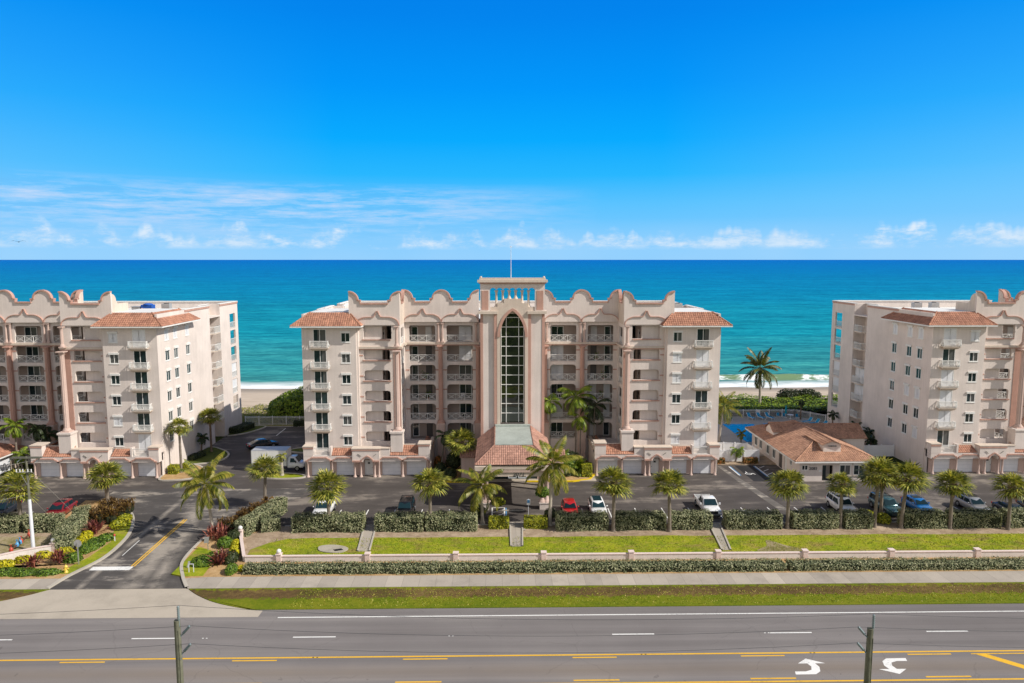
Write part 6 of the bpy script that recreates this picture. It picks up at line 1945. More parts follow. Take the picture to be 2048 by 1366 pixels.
gc = gallery_chair()
for i, (x, y, z, rz, lab) in enumerate(((7.0, 104.9, FL(4), .3, 'white chair on the fourth-floor gallery just right of the tower'), (12.0, 104.9, FL(4), -.4, 'white chair on the fourth-floor gallery beside a potted plant, right of the tower'), (-7.2, 104.9, FL(3), .2, 'white chair on the third-floor gallery just left of the tower'), (-48.0, 117.6, FL(5), -1.2, 'white chair on the fifth-floor side balcony of the left block'), (-48.0, 118.4, FL(3), -1.5, 'white chair on the third-floor side balcony of the left block'))):
    o = gc if i == 0 else copy_tree(gc); place(o, (x, y, z), rz, 1.0, lab)
# ------------------------------------------------------------------ pool house / office
OX0, OX1, OY0, OY1 = 38.9, 48.75, 93.75, 111.8
OF = thing('pool_house', 'single-storey tan tiled office and pool house marked 2083, between the central and right blocks', 'building', (43.8, 93.75, 0))
Wm = MB()
wall_y(Wm, OX0, OX1, 0, 2.85, OY0, OY0 + .25, [(38.95 + .25, 40.1, 1.55, 2.3), (42.05, 43.5, .02, 2.25), (44.4, 45.95, .85, 2.35), (46.3, 47.85, .85, 2.35)])
wall_x(Wm, OY0 + .25, OY1, 0, 2.85, OX0, OX0 + .25, [(96.2, 97.0, 1.4, 2.3), (98.0, 98.9, 0.02, 2.1), (99.6, 100.9, .02, 2.1), (102.2, 103.4, .7, 2.2), (104.6, 105.8, .7, 2.2), (107.6, 108.8, .7, 2.2), (109.6, 110.8, .7, 2.2)])
wall_x(Wm, OY0 + .25, OY1, 0, 2.85, OX1 - .25, OX1, [])
wall_y(Wm, OX0, OX1, 0, 2.85, OY1, OY1 + .2, [])
Wm.box(42.0, 43.6, 94.9, 95.0, 0, 2.5)
Wm.build('wall', M['stucco'], OF)
ib = MB(); ib.box(39.4, 48.2, 95.3, 111, .02, 2.8); ib.build('interior', M['black'], OF)
window(OF, .9, .75, (39.65, OY0 + .1, 1.55), 0, False, False)
window(OF, 1.55, 1.5, (45.175, OY0 + .1, .85)); window(OF, 1.55, 1.5, (47.075, OY0 + .1, .85))
for yy, w_, z_, h_ in ((96.6, .8, 1.4, .9), (102.8, 1.2, .7, 1.5), (105.2, 1.2, .7, 1.5), (108.2, 1.2, .7, 1.5), (110.2, 1.2, .7, 1.5)):
    window(OF, w_, h_, (OX0 + .1, yy, z_), -pi / 2, False, h_ > 1)
q = MB(); q.box(42.08, 42.75, 94.2, 94.25, .03, 2.24); q.build('glass_door', M['glass'], OF)
q = MB(); q.box(OX0 + .08, OX0 + .14, 98.02, 98.88, .04, 2.08); q.build('side_door', M['white'], OF)
q = MB(); q.box(OX0 + .08, OX0 + .14, 99.62, 100.88, .04, 2.08); q.build('side_door', M['doorpaint'], OF)
q = MB(); q.box(44.35, 46.0, 93.62, 93.748, .75, .85); q.box(46.25, 47.9, 93.62, 93.748, .75, .85); islands(q, 'sill', M['cream'], OF)
# dutch-gable roof
ex0, ex1, ey0, ey1, ez = 37.95, 49.7, 92.95, 112.6, 2.98; rxm = 43.8; rz_ = 5.25; gy = 96.2
r = MB()
fy = ey0 + 5.85; by = ey1 - 5.0
tile_slope(r, (ex0, ey0, ez), (ex1, ey0, ez), (rxm + .03, fy, rz_), (rxm - .03, fy, rz_), .28)
tile_slope(r, (ex0, ey0, ez), (ex0, ey1, ez), (rxm, by, rz_), (rxm, fy, rz_), .36); tile_slope(r, (ex1, ey0, ez), (ex1, ey1, ez), (rxm, by, rz_), (rxm, fy, rz_), .36)
tile_slope(r, (ex1, ey1, ez), (ex0, ey1, ez), (rxm - .03, by, rz_), (rxm + .03, by, rz_), .36)
hip_cap(r, (ex0, ey0, ez), (rxm, fy, rz_)); hip_cap(r, (ex1, ey0, ez), (rxm, fy, rz_)); hip_cap(r, (rxm, fy, rz_), (rxm, by, rz_)); hip_cap(r, (ex0, ey1, ez), (rxm, by, rz_))
# front dormer running back into the ridge
dx, dy0, de, dr = 1.55, 94.55, 4.82, 5.38
tile_slope(r, (rxm - dx, fy + 1.5, de), (rxm - dx, dy0, de), (rxm, dy0, dr), (rxm, fy + 1.5, dr), .30); tile_slope(r, (rxm + dx, dy0, de), (rxm + dx, fy + 1.5, de), (rxm, fy + 1.5, dr), (rxm, dy0, dr), .30)
hip_cap(r, (rxm, dy0, dr), (rxm, fy + 1.6, dr))
# cross gables: a small one to the left, a long low wing to the right
cy, ch = 106.4, 5.25
tile_slope(r, (39.3, cy - 1.75, 4.15), (rxm, cy - 1.75, 4.15), (rxm, cy, ch), (39.3, cy, ch), .3); tile_slope(r, (rxm, cy + 1.75, 4.15), (39.3, cy + 1.75, 4.15), (39.3, cy, ch), (rxm, cy, ch), .3)
tile_slope(r, (rxm, cy - 2.9, 3.4), (53.2, cy - 2.9, 3.4), (53.2, cy, 5.0), (rxm, cy, 5.0), .3); tile_slope(r, (53.2, cy + 2.9, 3.4), (rxm, cy + 2.9, 3.4), (rxm, cy, 5.0), (53.2, cy, 5.0), .3)
hip_cap(r, (39.3, cy, ch), (rxm, cy, ch)); hip_cap(r, (rxm, cy, 5.0), (53.2, cy, 5.0))
ro = r.build('roof', M['tile3'], OF)
q = MB()
q.box(ex0 - .03, ex1 + .03, ey0 - .03, ey0 + .06, ez - .2, ez - .01); q.box(ex0 - .03, ex0 + .06, ey0 + .06, ey1, ez - .2, ez - .01); q.box(ex1 - .06, ex1 + .03, ey0 + .06, ey1, ez - .2, ez - .01); q.box(ex0 - .03, ex1 + .03, ey1, ey1 + .06, ez - .2, ez - .01)
q.face([(ex0 + .05, ey0 + .05, ez - .12), (ex1 - .05, ey0 + .05, ez - .12), (ex1 - .05, ey1 - .05, ez - .12), (ex0 + .05, ey1 - .05, ez - .12)])
q.build('fascia', M['white'], ro)
q = MB()
gy = 94.95
q.face([(rxm - 1.2, gy, 3.6), (rxm + 1.2, gy, 3.6), (rxm + 1.2, gy, 4.86), (rxm, gy, 5.28), (rxm - 1.2, gy, 4.86)])
for xs_ in (rxm - 1.2, rxm + 1.2): q.face([(xs_, gy, 3.6), (xs_, gy + 3, 3.6), (xs_, gy + 3, 4.84), (xs_, gy, 4.84)])
q.face([(39.55, cy - 1.5, 3.2), (39.55, cy + 1.5, 3.2), (39.55, cy + 1.5, 4.25), (39.55, cy, ch - .08), (39.55, cy - 1.5, 4.25)]); q.face([(39.55, cy - 1.5, 3.2), (42.5, cy - 1.5, 3.2), (42.5, cy - 1.5, 4.2), (39.55, cy - 1.5, 4.2)])
q.face([(52.9, cy - 2.6, 0), (52.9, cy + 2.6, 0), (52.9, cy + 2.6, 3.5), (52.9, cy, 4.9), (52.9, cy - 2.6, 3.5)])
q.box(48.76, 52.88, cy - 2.6, cy + 2.6, 0, 3.5)
islands(q, 'gable_wall', M['stucco'], OF)
me = text_mesh('2083', .56, M['blackletter'], .02); me.transform(Matrix.Rotation(pi / 2, 4, 'X')); link('house_number', me, OF, (40.78, OY0 - .03, 1.62))
me = text_mesh('CABANA', .30, M['blackletter'], .02); me.transform(Matrix.Rotation(pi / 2, 4, 'X')); link('gable_letters', me, OF, (rxm, gy - .03, 4.50))
q = MB(); q.box(41.55, 41.95, OY0 - .06, OY0 - .004, 1.35, 1.6); q.build('notice_plate', M['white'], OF)
q = MB()
for k in range(3): q.box(48.9, 50.1, 93.9 + .35 * k, 94.25 + .35 * k, 0, .16 * (k + 1))
structure(q.build('steps', M['white']))

# low building at the left edge
LB = thing('outbuilding', 'small pale outbuilding with an orange tiled roof at the left edge', 'building', (-73, 99, 0))
q = MB(); q.box(-78, -71.9, 96.5, 103.5, 0, 2.55); q.build('wall', M['cream'], LB)
q = MB(); tile_slope(q, (-71.2, 104.1, 2.6), (-71.2, 95.9, 2.6), (-75, 99.2, 4.3), (-75, 100.8, 4.3), .36); tile_slope(q, (-78.6, 95.9, 2.6), (-71.2, 95.9, 2.6), (-75, 99.2, 4.3), (-75.1, 99.2, 4.3), .36); rf = q.build('roof', M['tile'], LB)
q = MB(); q.box(-71.3, -71.15, 95.85, 104.1, 2.42, 2.6); q.box(-78.6, -71.15, 95.8, 95.95, 2.42, 2.6); q.build('fascia', M['white'], rf)
q = MB(); q.box(-71.89, -71.84, 98.5, 100.9, .05, 2.1); q.build('shutter', M['shutter'], LB)

# ------------------------------------------------------------------ boundary walls with posts
def boundary(label, pts, h, posts, balls, cat='wall'):
    t = thing('boundary_wall', label, cat, (pts[0][0], pts[0][1], 0))
    mb = MB()
    for i in range(len(pts) - 1):
        mb.bar((*pts[i], h / 2), (*pts[i + 1], h / 2), .22, h)
    w_ = mb.build('wall', M['wallwhite'], t)
    mb = MB()
    for i in range(len(pts) - 1): mb.bar((*pts[i], h + .035), (*pts[i + 1], h + .035), .32, .07)
    mb.build('coping', M['copingpink'], w_)
    for (x, y) in posts:
        mb = MB(); mb.box(x - .24, x + .24, y - .24, y + .24, 0, h + .22); mb.box(x - .29, x + .29, y - .29, y + .29, h + .22, h + .30)
        p = mb.build('post', M['copingpink'], t)
        if (x, y) in balls:
            mb = MB(); mb.ball((x, y, h + .52), .24, 12, 8); mb.build('ball', M['white'], p)
    return t


posts = [(-32.5 + 8.78 * k, 68.6) for k in range(1, 14)]
boundary('long low pale boundary wall with square posts between the lawn and the front hedge', [(-27.1, 68.62), (82, 68.55)], .68, posts, [posts[0]])
boundary('short wall section with a white ball post, turning back from the long wall beside the entry road', [(-27.25, 68.75), (-29.8, 74.9)], .68, [(-29.8, 74.95)], [(-29.8, 74.95)])
boundary('low curved sign wall with a white ball post on the left of the entry road', curve_pts([(-54, 66.6), (-51.4, 68.9), (-49.6, 70.3), (-47.7, 71.3)], 4), .85, [(-47.6, 71.4)], [(-47.6, 71.4)])
# stone drain in the lawn
t = thing('storm_drain', 'flat oval stone storm drain set in the lawn behind the wall', 'drain', (-19.2, 71.5, .15))
q = MB(); q.poly(curve_pts([(-20.6, 72.2), (-19, 72.5), (-17.5, 71.6), (-18.2, 70.5), (-20.2, 70.9)], 5, True), .12, .24); q.build('slab', M['stone'], t)
q = MB(); q.poly([(-19.0, 71.2), (-18.2, 71.5), (-17.9, 71.1), (-18.7, 70.8)], .235, .25); q.build('inlet', M['black'], t)

# ------------------------------------------------------------------ fences
def picket(label, pts, h, mat, gap=.13, post=2.4):
    t = thing('picket_fence', label, 'fence', (*pts[0], 0))
    mb = MB(); pb = []
    for i in range(len(pts) - 1):
        a, b_ = Vector((*pts[i], 0)), Vector((*pts[i + 1], 0)); n = int((b_ - a).length / gap)
        for z in (.12, h - .22, h - .04): mb.bar(a + Vector((0, 0, z)), b_ + Vector((0, 0, z)), .045)
        for k in range(n): p = a.lerp(b_, k / n); mb.bar(p, p + Vector((0, 0, h - .02)), .028)
        m_ = max(1, int((b_ - a).length / post))
        for k in range(m_ + 1): pb.append(a.lerp(b_, k / m_))
    mb.build('rail_panel', M[mat], t)
    for p in pb:
        q = MB(); q.box(p.x - .055, p.x + .055, p.y - .055, p.y + .055, 0, h + .08); q.build('post', M[mat], t)
    return t


picket('white picket fence around the pool terrace, facing the beach', [(29.8, 133.3), (54.7, 133.3), (58.4, 128.4)], 1.55, 'vinyl')
picket('white picket fence behind the rear parking, left of the central block', [(-48.2, 128.9), (-28.4, 128.9)], 1.55, 'vinyl')
t = thing('white_fence', 'white vinyl privacy fence right of the central block, stepping back toward the pool', 'fence', (30, 103.4, 0))
for (a, b_) in (((29.4, 107.6), (32.9, 107.6)), ((32.9, 107.6), (36.4, 107.2)), ((36.4, 107.2), (36.8, 103.2)), ((30.2, 103.3), (36.8, 103.2))):
    q = MB(); q.bar((*a, .95), (*b_, .95), .05, 1.7); q.bar((*a, 1.78), (*b_, 1.78), .10, .10); q.build('panel', M['vinyl'], t)
for p in ((29.5, 107.6), (31.2, 107.6), (32.9, 107.6), (34.6, 107.4), (36.4, 107.2), (36.6, 105.2), (36.8, 103.2), (34.6, 103.22), (32.4, 103.26), (30.2, 103.3)):
    q = MB(); q.box(p[0] - .08, p[0] + .08, p[1] - .08, p[1] + .08, .1, 1.95); q.build('post', M['vinyl'], t)
t = thing('white_fence', 'white vinyl privacy fence between the office and the right block', 'fence', (52, 105.7, 0))
q = MB(); q.bar((48.8, 105.7, .95), (58.5, 105.6, .95), .05, 1.7); q.bar((48.8, 105.7, 1.78), (58.5, 105.6, 1.78), .1, .1); q.build('panel', M['vinyl'], t)
for k in range(6):
    q = MB(); x = 48.9 + 1.9 * k; q.box(x - .08, x + .08, 105.57, 105.73, .1, 1.95); q.build('post', M['vinyl'], t)

# ------------------------------------------------------------------ pool furniture
def lounger():
    t = thing('lounge_chair', 'x', 'lounge chair', (0, 0, 0)); f = MB()
    for s in (-.32, .32): f.bar((s, -.9, .38), (s, .55, .38), .05); f.bar((s, .55, .38), (s, 1.05, .95), .05)
    for x in (-.32, .32):
        for y in (-.75, .45): f.bar((x, y, 0), (x, y, .38), .045)
    f.build('frame', M['vinyl'], t)
    s = MB(); s.box(-.30, .30, -.9, .55, .395, .42); s.raw([(-.30, .55, .41), (.30, .55, .41), (.30, 1.05, .97), (-.30, 1.05, .97), (-.30, .57, .38), (.30, .57, .38), (.30, 1.07, .94), (-.30, 1.07, .94)], [(0, 1, 2, 3), (4, 5, 6, 7), (0, 1, 5, 4), (2, 3, 7, 6)])
    s.build('sling', M['blueseat'], t); return t


lp = lounger()
spots = [(41.2, 131.0, .2, 'blue lounge chair by the pool, leftmost of the row'), (45.6, 131.3, .25, 'blue lounge chair in the pool row, left of the two raised ones'), (47.5, 131.4, .3, 'blue lounge chair with raised back, nearest the coconut palm trunk'), (49.2, 131.4, .35, 'blue lounge chair with raised back, right end of the pool row'),
         (54.6, 127.8, -1.2, 'turquoise lounge chair beyond the office roof, farthest of the three by the right block'), (55.4, 126.5, -1.2, 'turquoise lounge chair beyond the office roof, middle of the three by the right block'), (56.0, 124.8, -1.2, 'turquoise lounge chair beyond the office roof, nearest of the three by the right block')]
for i, (x, y, rz, lab) in enumerate(spots):
    o = lp if i == 0 else copy_tree(lp); place(o, (x, y, .1), rz, 1.1, lab); o['group'] = 'lounge chairs around the pool'
t = thing('patio_table', 'round white patio table at the far corner of the pool terrace', 'table', (53.2, 131.8, .1))
q = MB(); q.lathe(53.2, 131.8, [(.0, .80), (.62, .80), (.62, .85)], 16); q.build('table_top', M['vinyl'], t)
q = MB(); q.lathe(53.2, 131.8, [(.25, .1), (.06, .2), (.05, .8)], 8); q.build('base', M['vinyl'], t)
for x, y, rz, lab in ((52.2, 132.2, .8, 'blue patio chair left of the white patio table'), (54.3, 131.3, -1.8, 'blue patio chair right of the white patio table'), (51.2, 132.6, .3, 'blue patio chair apart from the table, near the fence')):
    t = thing('patio_chair', lab, 'chair', (x, y, .1), 0, 'blue patio chairs'); f = MB()
    for a in (-.25, .25):
        for c_ in (-.25, .25): f.bar((x + a, y + c_, .1), (x + a, y + c_, .55 if c_ < 0 else 1.0), .04)
    f.build('frame', M['vinyl'], t); s = MB(); s.box(x - .25, x + .25, y - .25, y + .25, .52, .56); s.box(x - .25, x + .25, y + .23, y + .27, .6, 1.05); s.build('sling', M['blueseat'], t)
def closed_umbrella(lab, x, y, h):
    t = thing('closed_umbrella', lab, 'umbrella', (x, y, .1))
    q = MB(); q.tube([(x, y, .1), (x, y, h)], .03, 6); q.lathe(x, y, [(.25, .1), (.25, .18)], 10); q.build('pole', M['vinyl'], t)
    q = MB(); q.lathe(x, y, [([.20 if k % 2 else .13 for k in range(10)], .9), ([.17 if k % 2 else .11 for k in range(10)], h - .6), (.04, h)], 10, False); q.build('canopy', M['turq'], t)


closed_umbrella('folded turquoise umbrella standing beside the shaded wall of the right block', 55.6, 113.0, 2.5)
closed_umbrella('folded turquoise umbrella by the pool fence, near the white table', 52.6, 132.5, 2.6)
t = thing('pool_notice', 'white notice board on the pool fence beside the coconut palm', 'sign', (47.6, 133.2, .8))
q = MB(); q.box(47.3, 47.95, 133.18, 133.24, .8, 1.5); q.build('board', M['signwhite'], t); q = MB(); q.box(47.6, 47.66, 133.24, 133.28, .1, 1.5); q.build('post', M['vinyl'], t)

# ------------------------------------------------------------------ roof plant
def ac_unit(label, x, y, z, w_=1.0, h_=.9, col='aluminium'):
    t = thing('air_conditioner', label, 'air conditioner', (x, y, z), 0, 'rooftop air conditioners')
    q = MB(); q.box(x - w_ / 2, x + w_ / 2, y - .45, y + .45, z, z + h_)
    for k in range(7): q.box(x - w_ / 2 - .01, x + w_ / 2 + .01, y - .46, y + .46, z + .12 + k * .1, z + .15 + k * .1)
    q.build('casing', M[col], t); q = MB(); q.lathe(x, y, [(.36, z + h_), (.36, z + h_ + .08)], 14); q.build('fan_grille', M['black'], t)


for x, y, lab in ((24.2, 108.6, 'grey air conditioner on the right roof of the central block, nearest the scalloped parapet'), (25.5, 108.8, 'grey air conditioner on the right roof of the central block, nearest the tiled edge'), (24.8, 110.4, 'grey air conditioner on the right roof of the central block, in the rear row'),
                  (-52.3, 109.4, 'grey air conditioner on the left block roof, beside the blue tarp'), (63.0, 109.8, 'grey air conditioner on the right block roof, left one of the pair'), (65.8, 110.0, 'grey air conditioner on the right block roof, right one of the pair')):
    ac_unit(lab, x, y, 21.46, 1.2, 1.9)
q = MB(); q.box(-55.9, -54.3, 108.8, 110.0, 21.46, 23.2); q.ball((-55.1, 109.4, 23.2), .75, 10, 5, .3); tag(q.build('tarp_bundle', M['bluetarp']), 'bright blue tarp-covered unit on the left block roof', 'tarp')
q = MB(); q.box(-57.2, -56.1, 108.6, 109.6, 21.46, 22.9); q.box(-57.3, -56.0, 108.5, 109.7, 22.9, 22.98); tag(q.build('roof_vent', M['aluminium']), 'grey roof vent box left of the blue tarp on the left block', 'vent')

# ------------------------------------------------------------------ utility poles and lines
def insulator(mb, p, d, L, r=.07):
    p, d = Vector(p), Vector(d).normalized(); n = 7
    pts = [p + d * L * k / (2 * n) for k in range(2 * n + 1)]; mb.tube(pts, [r if k % 2 else r * .45 for k in range(2 * n + 1)], 8, True, True)


def wood_pole(label, x, y, h, side):
    t = thing('utility_pole', label, 'utility pole', (x, y, 0))
    q = MB(); q.tube([(x, y, -.1), (x, y, h * .5), (x, y, h)], [.21, .18, .155], 12); q.tube([(x + .12, y - .14, .2), (x + .1, y - .13, h - .5)], .03, 5); q.build('pole', M['wood'], t)
    tips = []
    q = MB(); insulator(q, (x + .12, y - .05, h + .05), (0, 0, 1), .75, .085); q.bar((x + .12, y - .05, h - .35), (x + .12, y - .05, h + .1), .06); q.build('insulator', M['insulator'], t); tips.append((x + .12, y - .05, h + .85))
    for dz in (-.75, -1.75) if side > 0 else (-.35, -1.25):
        q = MB(); insulator(q, (x + side * .28, y, h + dz), (side * .62, -.1, .72), .62, .08); q.bar((x + side * .12, y, h + dz - .18), (x + side * .30, y, h + dz + .02), .07); q.build('insulator', M['insulator'], t); tips.append((x + side * .70, y - .06, h + dz + .47))
    for k in range(3):
        q = MB(); q.box(x - .21, x + .21, y - .20, y - .16, 2 + k * 2.2, 2.06 + k * 2.2); q.build('band', M['steel'], t)
    return tips


tA = wood_pole('weathered wooden utility pole in front of the entry apron, nearer the left edge', -18.75, 36.0, 11.15, 1)
tB = wood_pole('weathered wooden utility pole beside the painted turn arrows at the right', 18.1, 36.0, 10.35, -1)
WN = ['topmost', 'middle', 'lowest']
for k in range(3):
    a, b_ = tA[k], tB[k]
    for (p, q_, lab) in ((a, b_, f'{WN[k]} power line sagging between the two wooden poles'), ((a[0] - 37, a[1], a[2]), a, f'{WN[k]} power line running left from the left wooden pole'), (b_, (b_[0] + 37, b_[1], b_[2] + .2), f'{WN[k]} power line running right from the right wooden pole')):
        mb = MB(); P_ = [Vector(p).lerp(Vector(q_), i / 24) - Vector((0, 0, .55 * 4 * (i / 24) * (1 - i / 24))) for i in range(25)]
        mb.tube(P_, .0095, 5); tag(mb.build('power_line', M['wire']), lab, 'power line', 'power lines over the highway')
LX, LY = -49.96, 71.8
UP = thing('utility_pole', 'utility pole with a white lower half and wooden crossarms on the left lawn', 'utility pole', (LX, LY, 0))
q = MB(); q.tube([(LX, LY, 0), (LX, LY, 5.6)], [.19, .15], 12); q.build('lower_sleeve', M['whitesteel'], UP)
q = MB(); q.tube([(LX, LY, 5.6), (LX, LY, 10.1)], [.13, .10], 10); q.build('pole', M['wood'], UP)
for dy in (-.14, .14):
    q = MB(); q.box(LX - 1.5, LX + 1.5, LY + dy - .05, LY + dy + .05, 9.9, 10.03); q.build('crossarm', M['greywood'], UP)
q = MB(); q.bar((LX - .9, LY - .2, 8.5), (LX + .6, LY - .2, 8.55), .07); q.build('crossarm', M['steel'], UP)
for dx in (-.95, -.6, -.3, .2, .55):
    q = MB(); insulator(q, (LX + dx, LY - .2, 8.5), (0, 0, 1), .32, .07); q.build('insulator', M['signwhite'], UP)
for dx in (-1.4, 1.35, -.5):
    q = MB(); insulator(q, (LX + dx, LY, 9.85), (-.6, -.3, -.55), .5, .06); q.build('insulator', M['insulator'], UP)
q = MB(); q.bar((LX - .02, LY - .15, 7.2), (LX + .5, LY - .15, 8.2), .03); q.bar((LX - .02, LY - .15, 7.2), (LX - .5, LY - .15, 8.2), .03); q.build('brace', M['steel'], UP)
for p, q_, lab in (((LX + .1, LY, 8.9), (-51.6, 82.0, .2), 'upper guy wire from the left utility pole down into the parking lot'), ((LX, LY, 6.0), (-53.0, 80.0, .4), 'lower guy wire from the left utility pole toward the red SUV'), ((LX, LY, 6.1), (-62, 73.5, 3.2), 'pale cable from the left utility pole to the left edge'), ((LX + 1.3, LY, 9.8), (-66, 71, 6.4), 'long cable from the crossarm of the left utility pole to the left edge')):
    mb = MB(); mb.tube([Vector(p).lerp(Vector(q_), i / 10) for i in range(11)], .018, 5); tag(mb.build('guy_wire', M['darkwire']), lab, 'cable')

# ------------------------------------------------------------------ small street furniture
t = thing('stop_sign', 'back of a grey octagonal stop sign on a post left of the stop bar', 'sign', (-43.3, 68.3, 0))
q = MB(); q.box(-43.34, -43.26, 68.26, 68.34, 0, 2.3); q.build('post', M['steel'], t)
q = MB(); ov = [(-43.3 + .40 * cos(pi / 8 + k * pi / 4), 2.25 + .40 * sin(pi / 8 + k * pi / 4)) for k in range(8)]
q.face([(x, 68.38, z) for x, z in ov]); q.face([(x, 68.36, z) for x, z in ov]); q.build('plate', M['signgrey'], t)
t = thing('small_sign', 'small tilted square sign in the bed on the right bank', 'sign', (-32.0, 71.5, 0))
q = MB(); q.bar((-31.9, 71.5, .1), (-31.95, 71.5, 1.4), .05); q.build('post', M['steel'], t)
q = MB(); q.raw([(p[0] - 32.02, p[1] + 71.46, p[2] + 1.25) for p in [(-.28, 0, -.35), (.2, 0, -.28), (.28, 0, .35), (-.2, 0, .3), (-.28, .03, -.35), (.2, .03, -.28), (.28, .03, .35), (-.2, .03, .3)]], [(0, 1, 2, 3), (4, 5, 6, 7), (0, 1, 5, 4), (1, 2, 6, 5), (2, 3, 7, 6), (3, 0, 4, 7)]); q.build('plate', M['signgrey'], t)
t = thing('small_sign', 'low grey sign frame on the grass at the right mouth of the entry road', 'sign', (-31.4, 66.4, 0))
q = MB()
for x in (-31.65, -31.2): q.bar((x, 66.3, .1), (x, 66.3, .95), .05)
q.bar((-31.65, 66.3, .95), (-31.2, 66.3, .95), .05); q.build('frame', M['whitesteel'], t)
q = MB(); q.bar((-32.2, 67.3, .15), (-32.05, 67.4, .75), .2, .03); q.build('plate', M['signgrey'], t)
t = thing('fire_hydrant', 'yellow fire hydrant beside the left pavement', 'hydrant', (-43.45, 66.5, .1))
q = MB(); q.lathe(-43.45, 66.5, [(.20, .1), (.20, .16), (.13, .17), (.13, .62), (.17, .64), (.17, .70), (.13, .76), (.06, .84), (.04, .90)], 12); q.build('body', M['yellowmetal'], t)
q = MB(); q.tube([(-43.72, 66.5, .5), (-43.18, 66.5, .5)], .07, 8); q.tube([(-43.45, 66.5, .5), (-43.45, 66.25, .5)], .085, 8); q.build('outlet', M['yellowmetal'], t)
t = thing('backflow_preventer', 'pipe assembly with red and blue valves on the sandy left lawn', 'pipe', (-52, 72.5, .15))
a, b_ = Vector((-51.5, 70.7, .62)), Vector((-52.4, 75.0, .62)); q = MB(); q.tube([(a.x, a.y, .1), a, b_, (b_.x, b_.y, .1)], .08, 8); q.build('pipe', M['rust'], t)
for k, mt in ((.02, 'redmetal'), (.33, 'bluemetal'), (.48, 'bluemetal'), (.55, 'redmetal'), (.98, 'redmetal')):
    p = a.lerp(b_, k); q = MB(); q.lathe(p.x, p.y, [(.17, p.z - .15), (.19, p.z), (.15, p.z + .2), (.05, p.z + .25), (.05, p.z + .5), (.13, p.z + .52)], 10); q.build('valve', M[mt], t)
t = thing('marker_post', 'short red-topped marker post at the kerb of the left bank', 'post', (-42.9, 74.2, .1))
q = MB(); q.tube([(-42.9, 74.2, .1), (-42.9, 74.2, .7)], .05, 6); q.build('post', M['whitesteel'], t); q = MB(); q.lathe(-42.9, 74.2, [(.11, .68), (.11, .86), (.04, .92)], 8); q.build('cap', M['redmetal'], t)
t = thing('bay_sign', 'blue and white parking sign on a post under the porch front', 'sign', (1.6, 81.2, 0))
q = MB(); q.box(1.57, 1.63, 81.17, 81.23, 0, 2.1); q.build('post', M['whitesteel'], t); q = MB(); q.box(1.4, 1.8, 81.12, 81.16, 1.4, 2.05); q.build('plate', M['signwhite'], t); q = MB(); q.box(1.45, 1.75, 81.10, 81.118, 1.65, 2.0); q.build('symbol', M['mblue'], t)
q = MB(); q.box(-1.6, 1.2, 82.9, 83.05, .01, .13); tag(q.build('wheel_stop', M['kerb']), 'concrete wheel stop in the porch parking bay', 'wheel stop')
# soaring bird
t = thing('bird', 'dark bird gliding above the sea at the far left', 'bird', (-100.5, 150, 33.6), .3)
def bird_mesh():
    m = bpy.data.meshes.new('bird'); bm = bmesh.new()
    V = [(0, -.55, 0), (-.12, 0, .05), (.12, 0, .05), (0, .6, 0), (-.8, -.12, .28), (-.75, .18, .25), (-1.55, -.05, .10), (.8, -.12, .28), (.75, .18, .25), (1.55, -.05, .10), (0, .05, -.12), (-.16, .85, .02), (.16, .85, .02)]
    vs = [bm.verts.new(v) for v in V]
    for f in ((0, 1, 10), (0, 10, 2), (0, 2, 1), (1, 3, 10), (10, 3, 2), (1, 2, 3), (1, 0, 4), (1, 4, 5), (4, 6, 5), (2, 7, 0), (2, 8, 7), (7, 8, 9), (3, 11, 12)):
        try: bm.faces.new([vs[i] for i in f])
        except ValueError: pass
    bm.to_mesh(m); bm.free(); m.materials.append(M['birdmat']); return m


o = bpy.data.objects.new('body', bird_mesh()); COL.objects.link(o); o.parent = t
# ------------------------------------------------------------------ vehicles (front faces -Y in local space)
PAINT = {}


def car_paint(key, c, met=.0, rough=.25):
    if key not in PAINT: PAINT[key] = metal_paint('car_paint_' + key, c, rough, met, .6)
    return PAINT[key]


def loft_body(st, zb):
    """st: list of (y, halfwidth, z_shoulder, z_top) along the car; a closed shell with rounded shoulders"""
    mb = MB(); rings = []
    for (y, hw, zs, zt) in st:
        rings.append([(-hw * .90, y, zb), (-hw, y, zb + .16), (-hw, y, (zb + zs) / 2 + .05), (-hw * .975, y, zs - .05), (-hw * .90, y, zs + .01), (-hw * .55, y, zt), (0, y, zt + .015), (hw * .55, y, zt), (hw * .90, y, zs + .01), (hw * .975, y, zs - .05), (hw, y, (zb + zs) / 2 + .05), (hw, y, zb + .16), (hw * .90, y, zb)])
    n = len(rings[0]); vs = [p for r in rings for p in r]; fs = []
    for i in range(len(rings) - 1):
        for k in range(n):
            fs.append((i * n + k, i * n + (k + 1) % n, (i + 1) * n + (k + 1) % n, (i + 1) * n + k))
    mb.raw(vs, fs, True); mb.raw(rings[0], [tuple(range(n))]); mb.raw(rings[-1], [tuple(range(n))])
    return mb


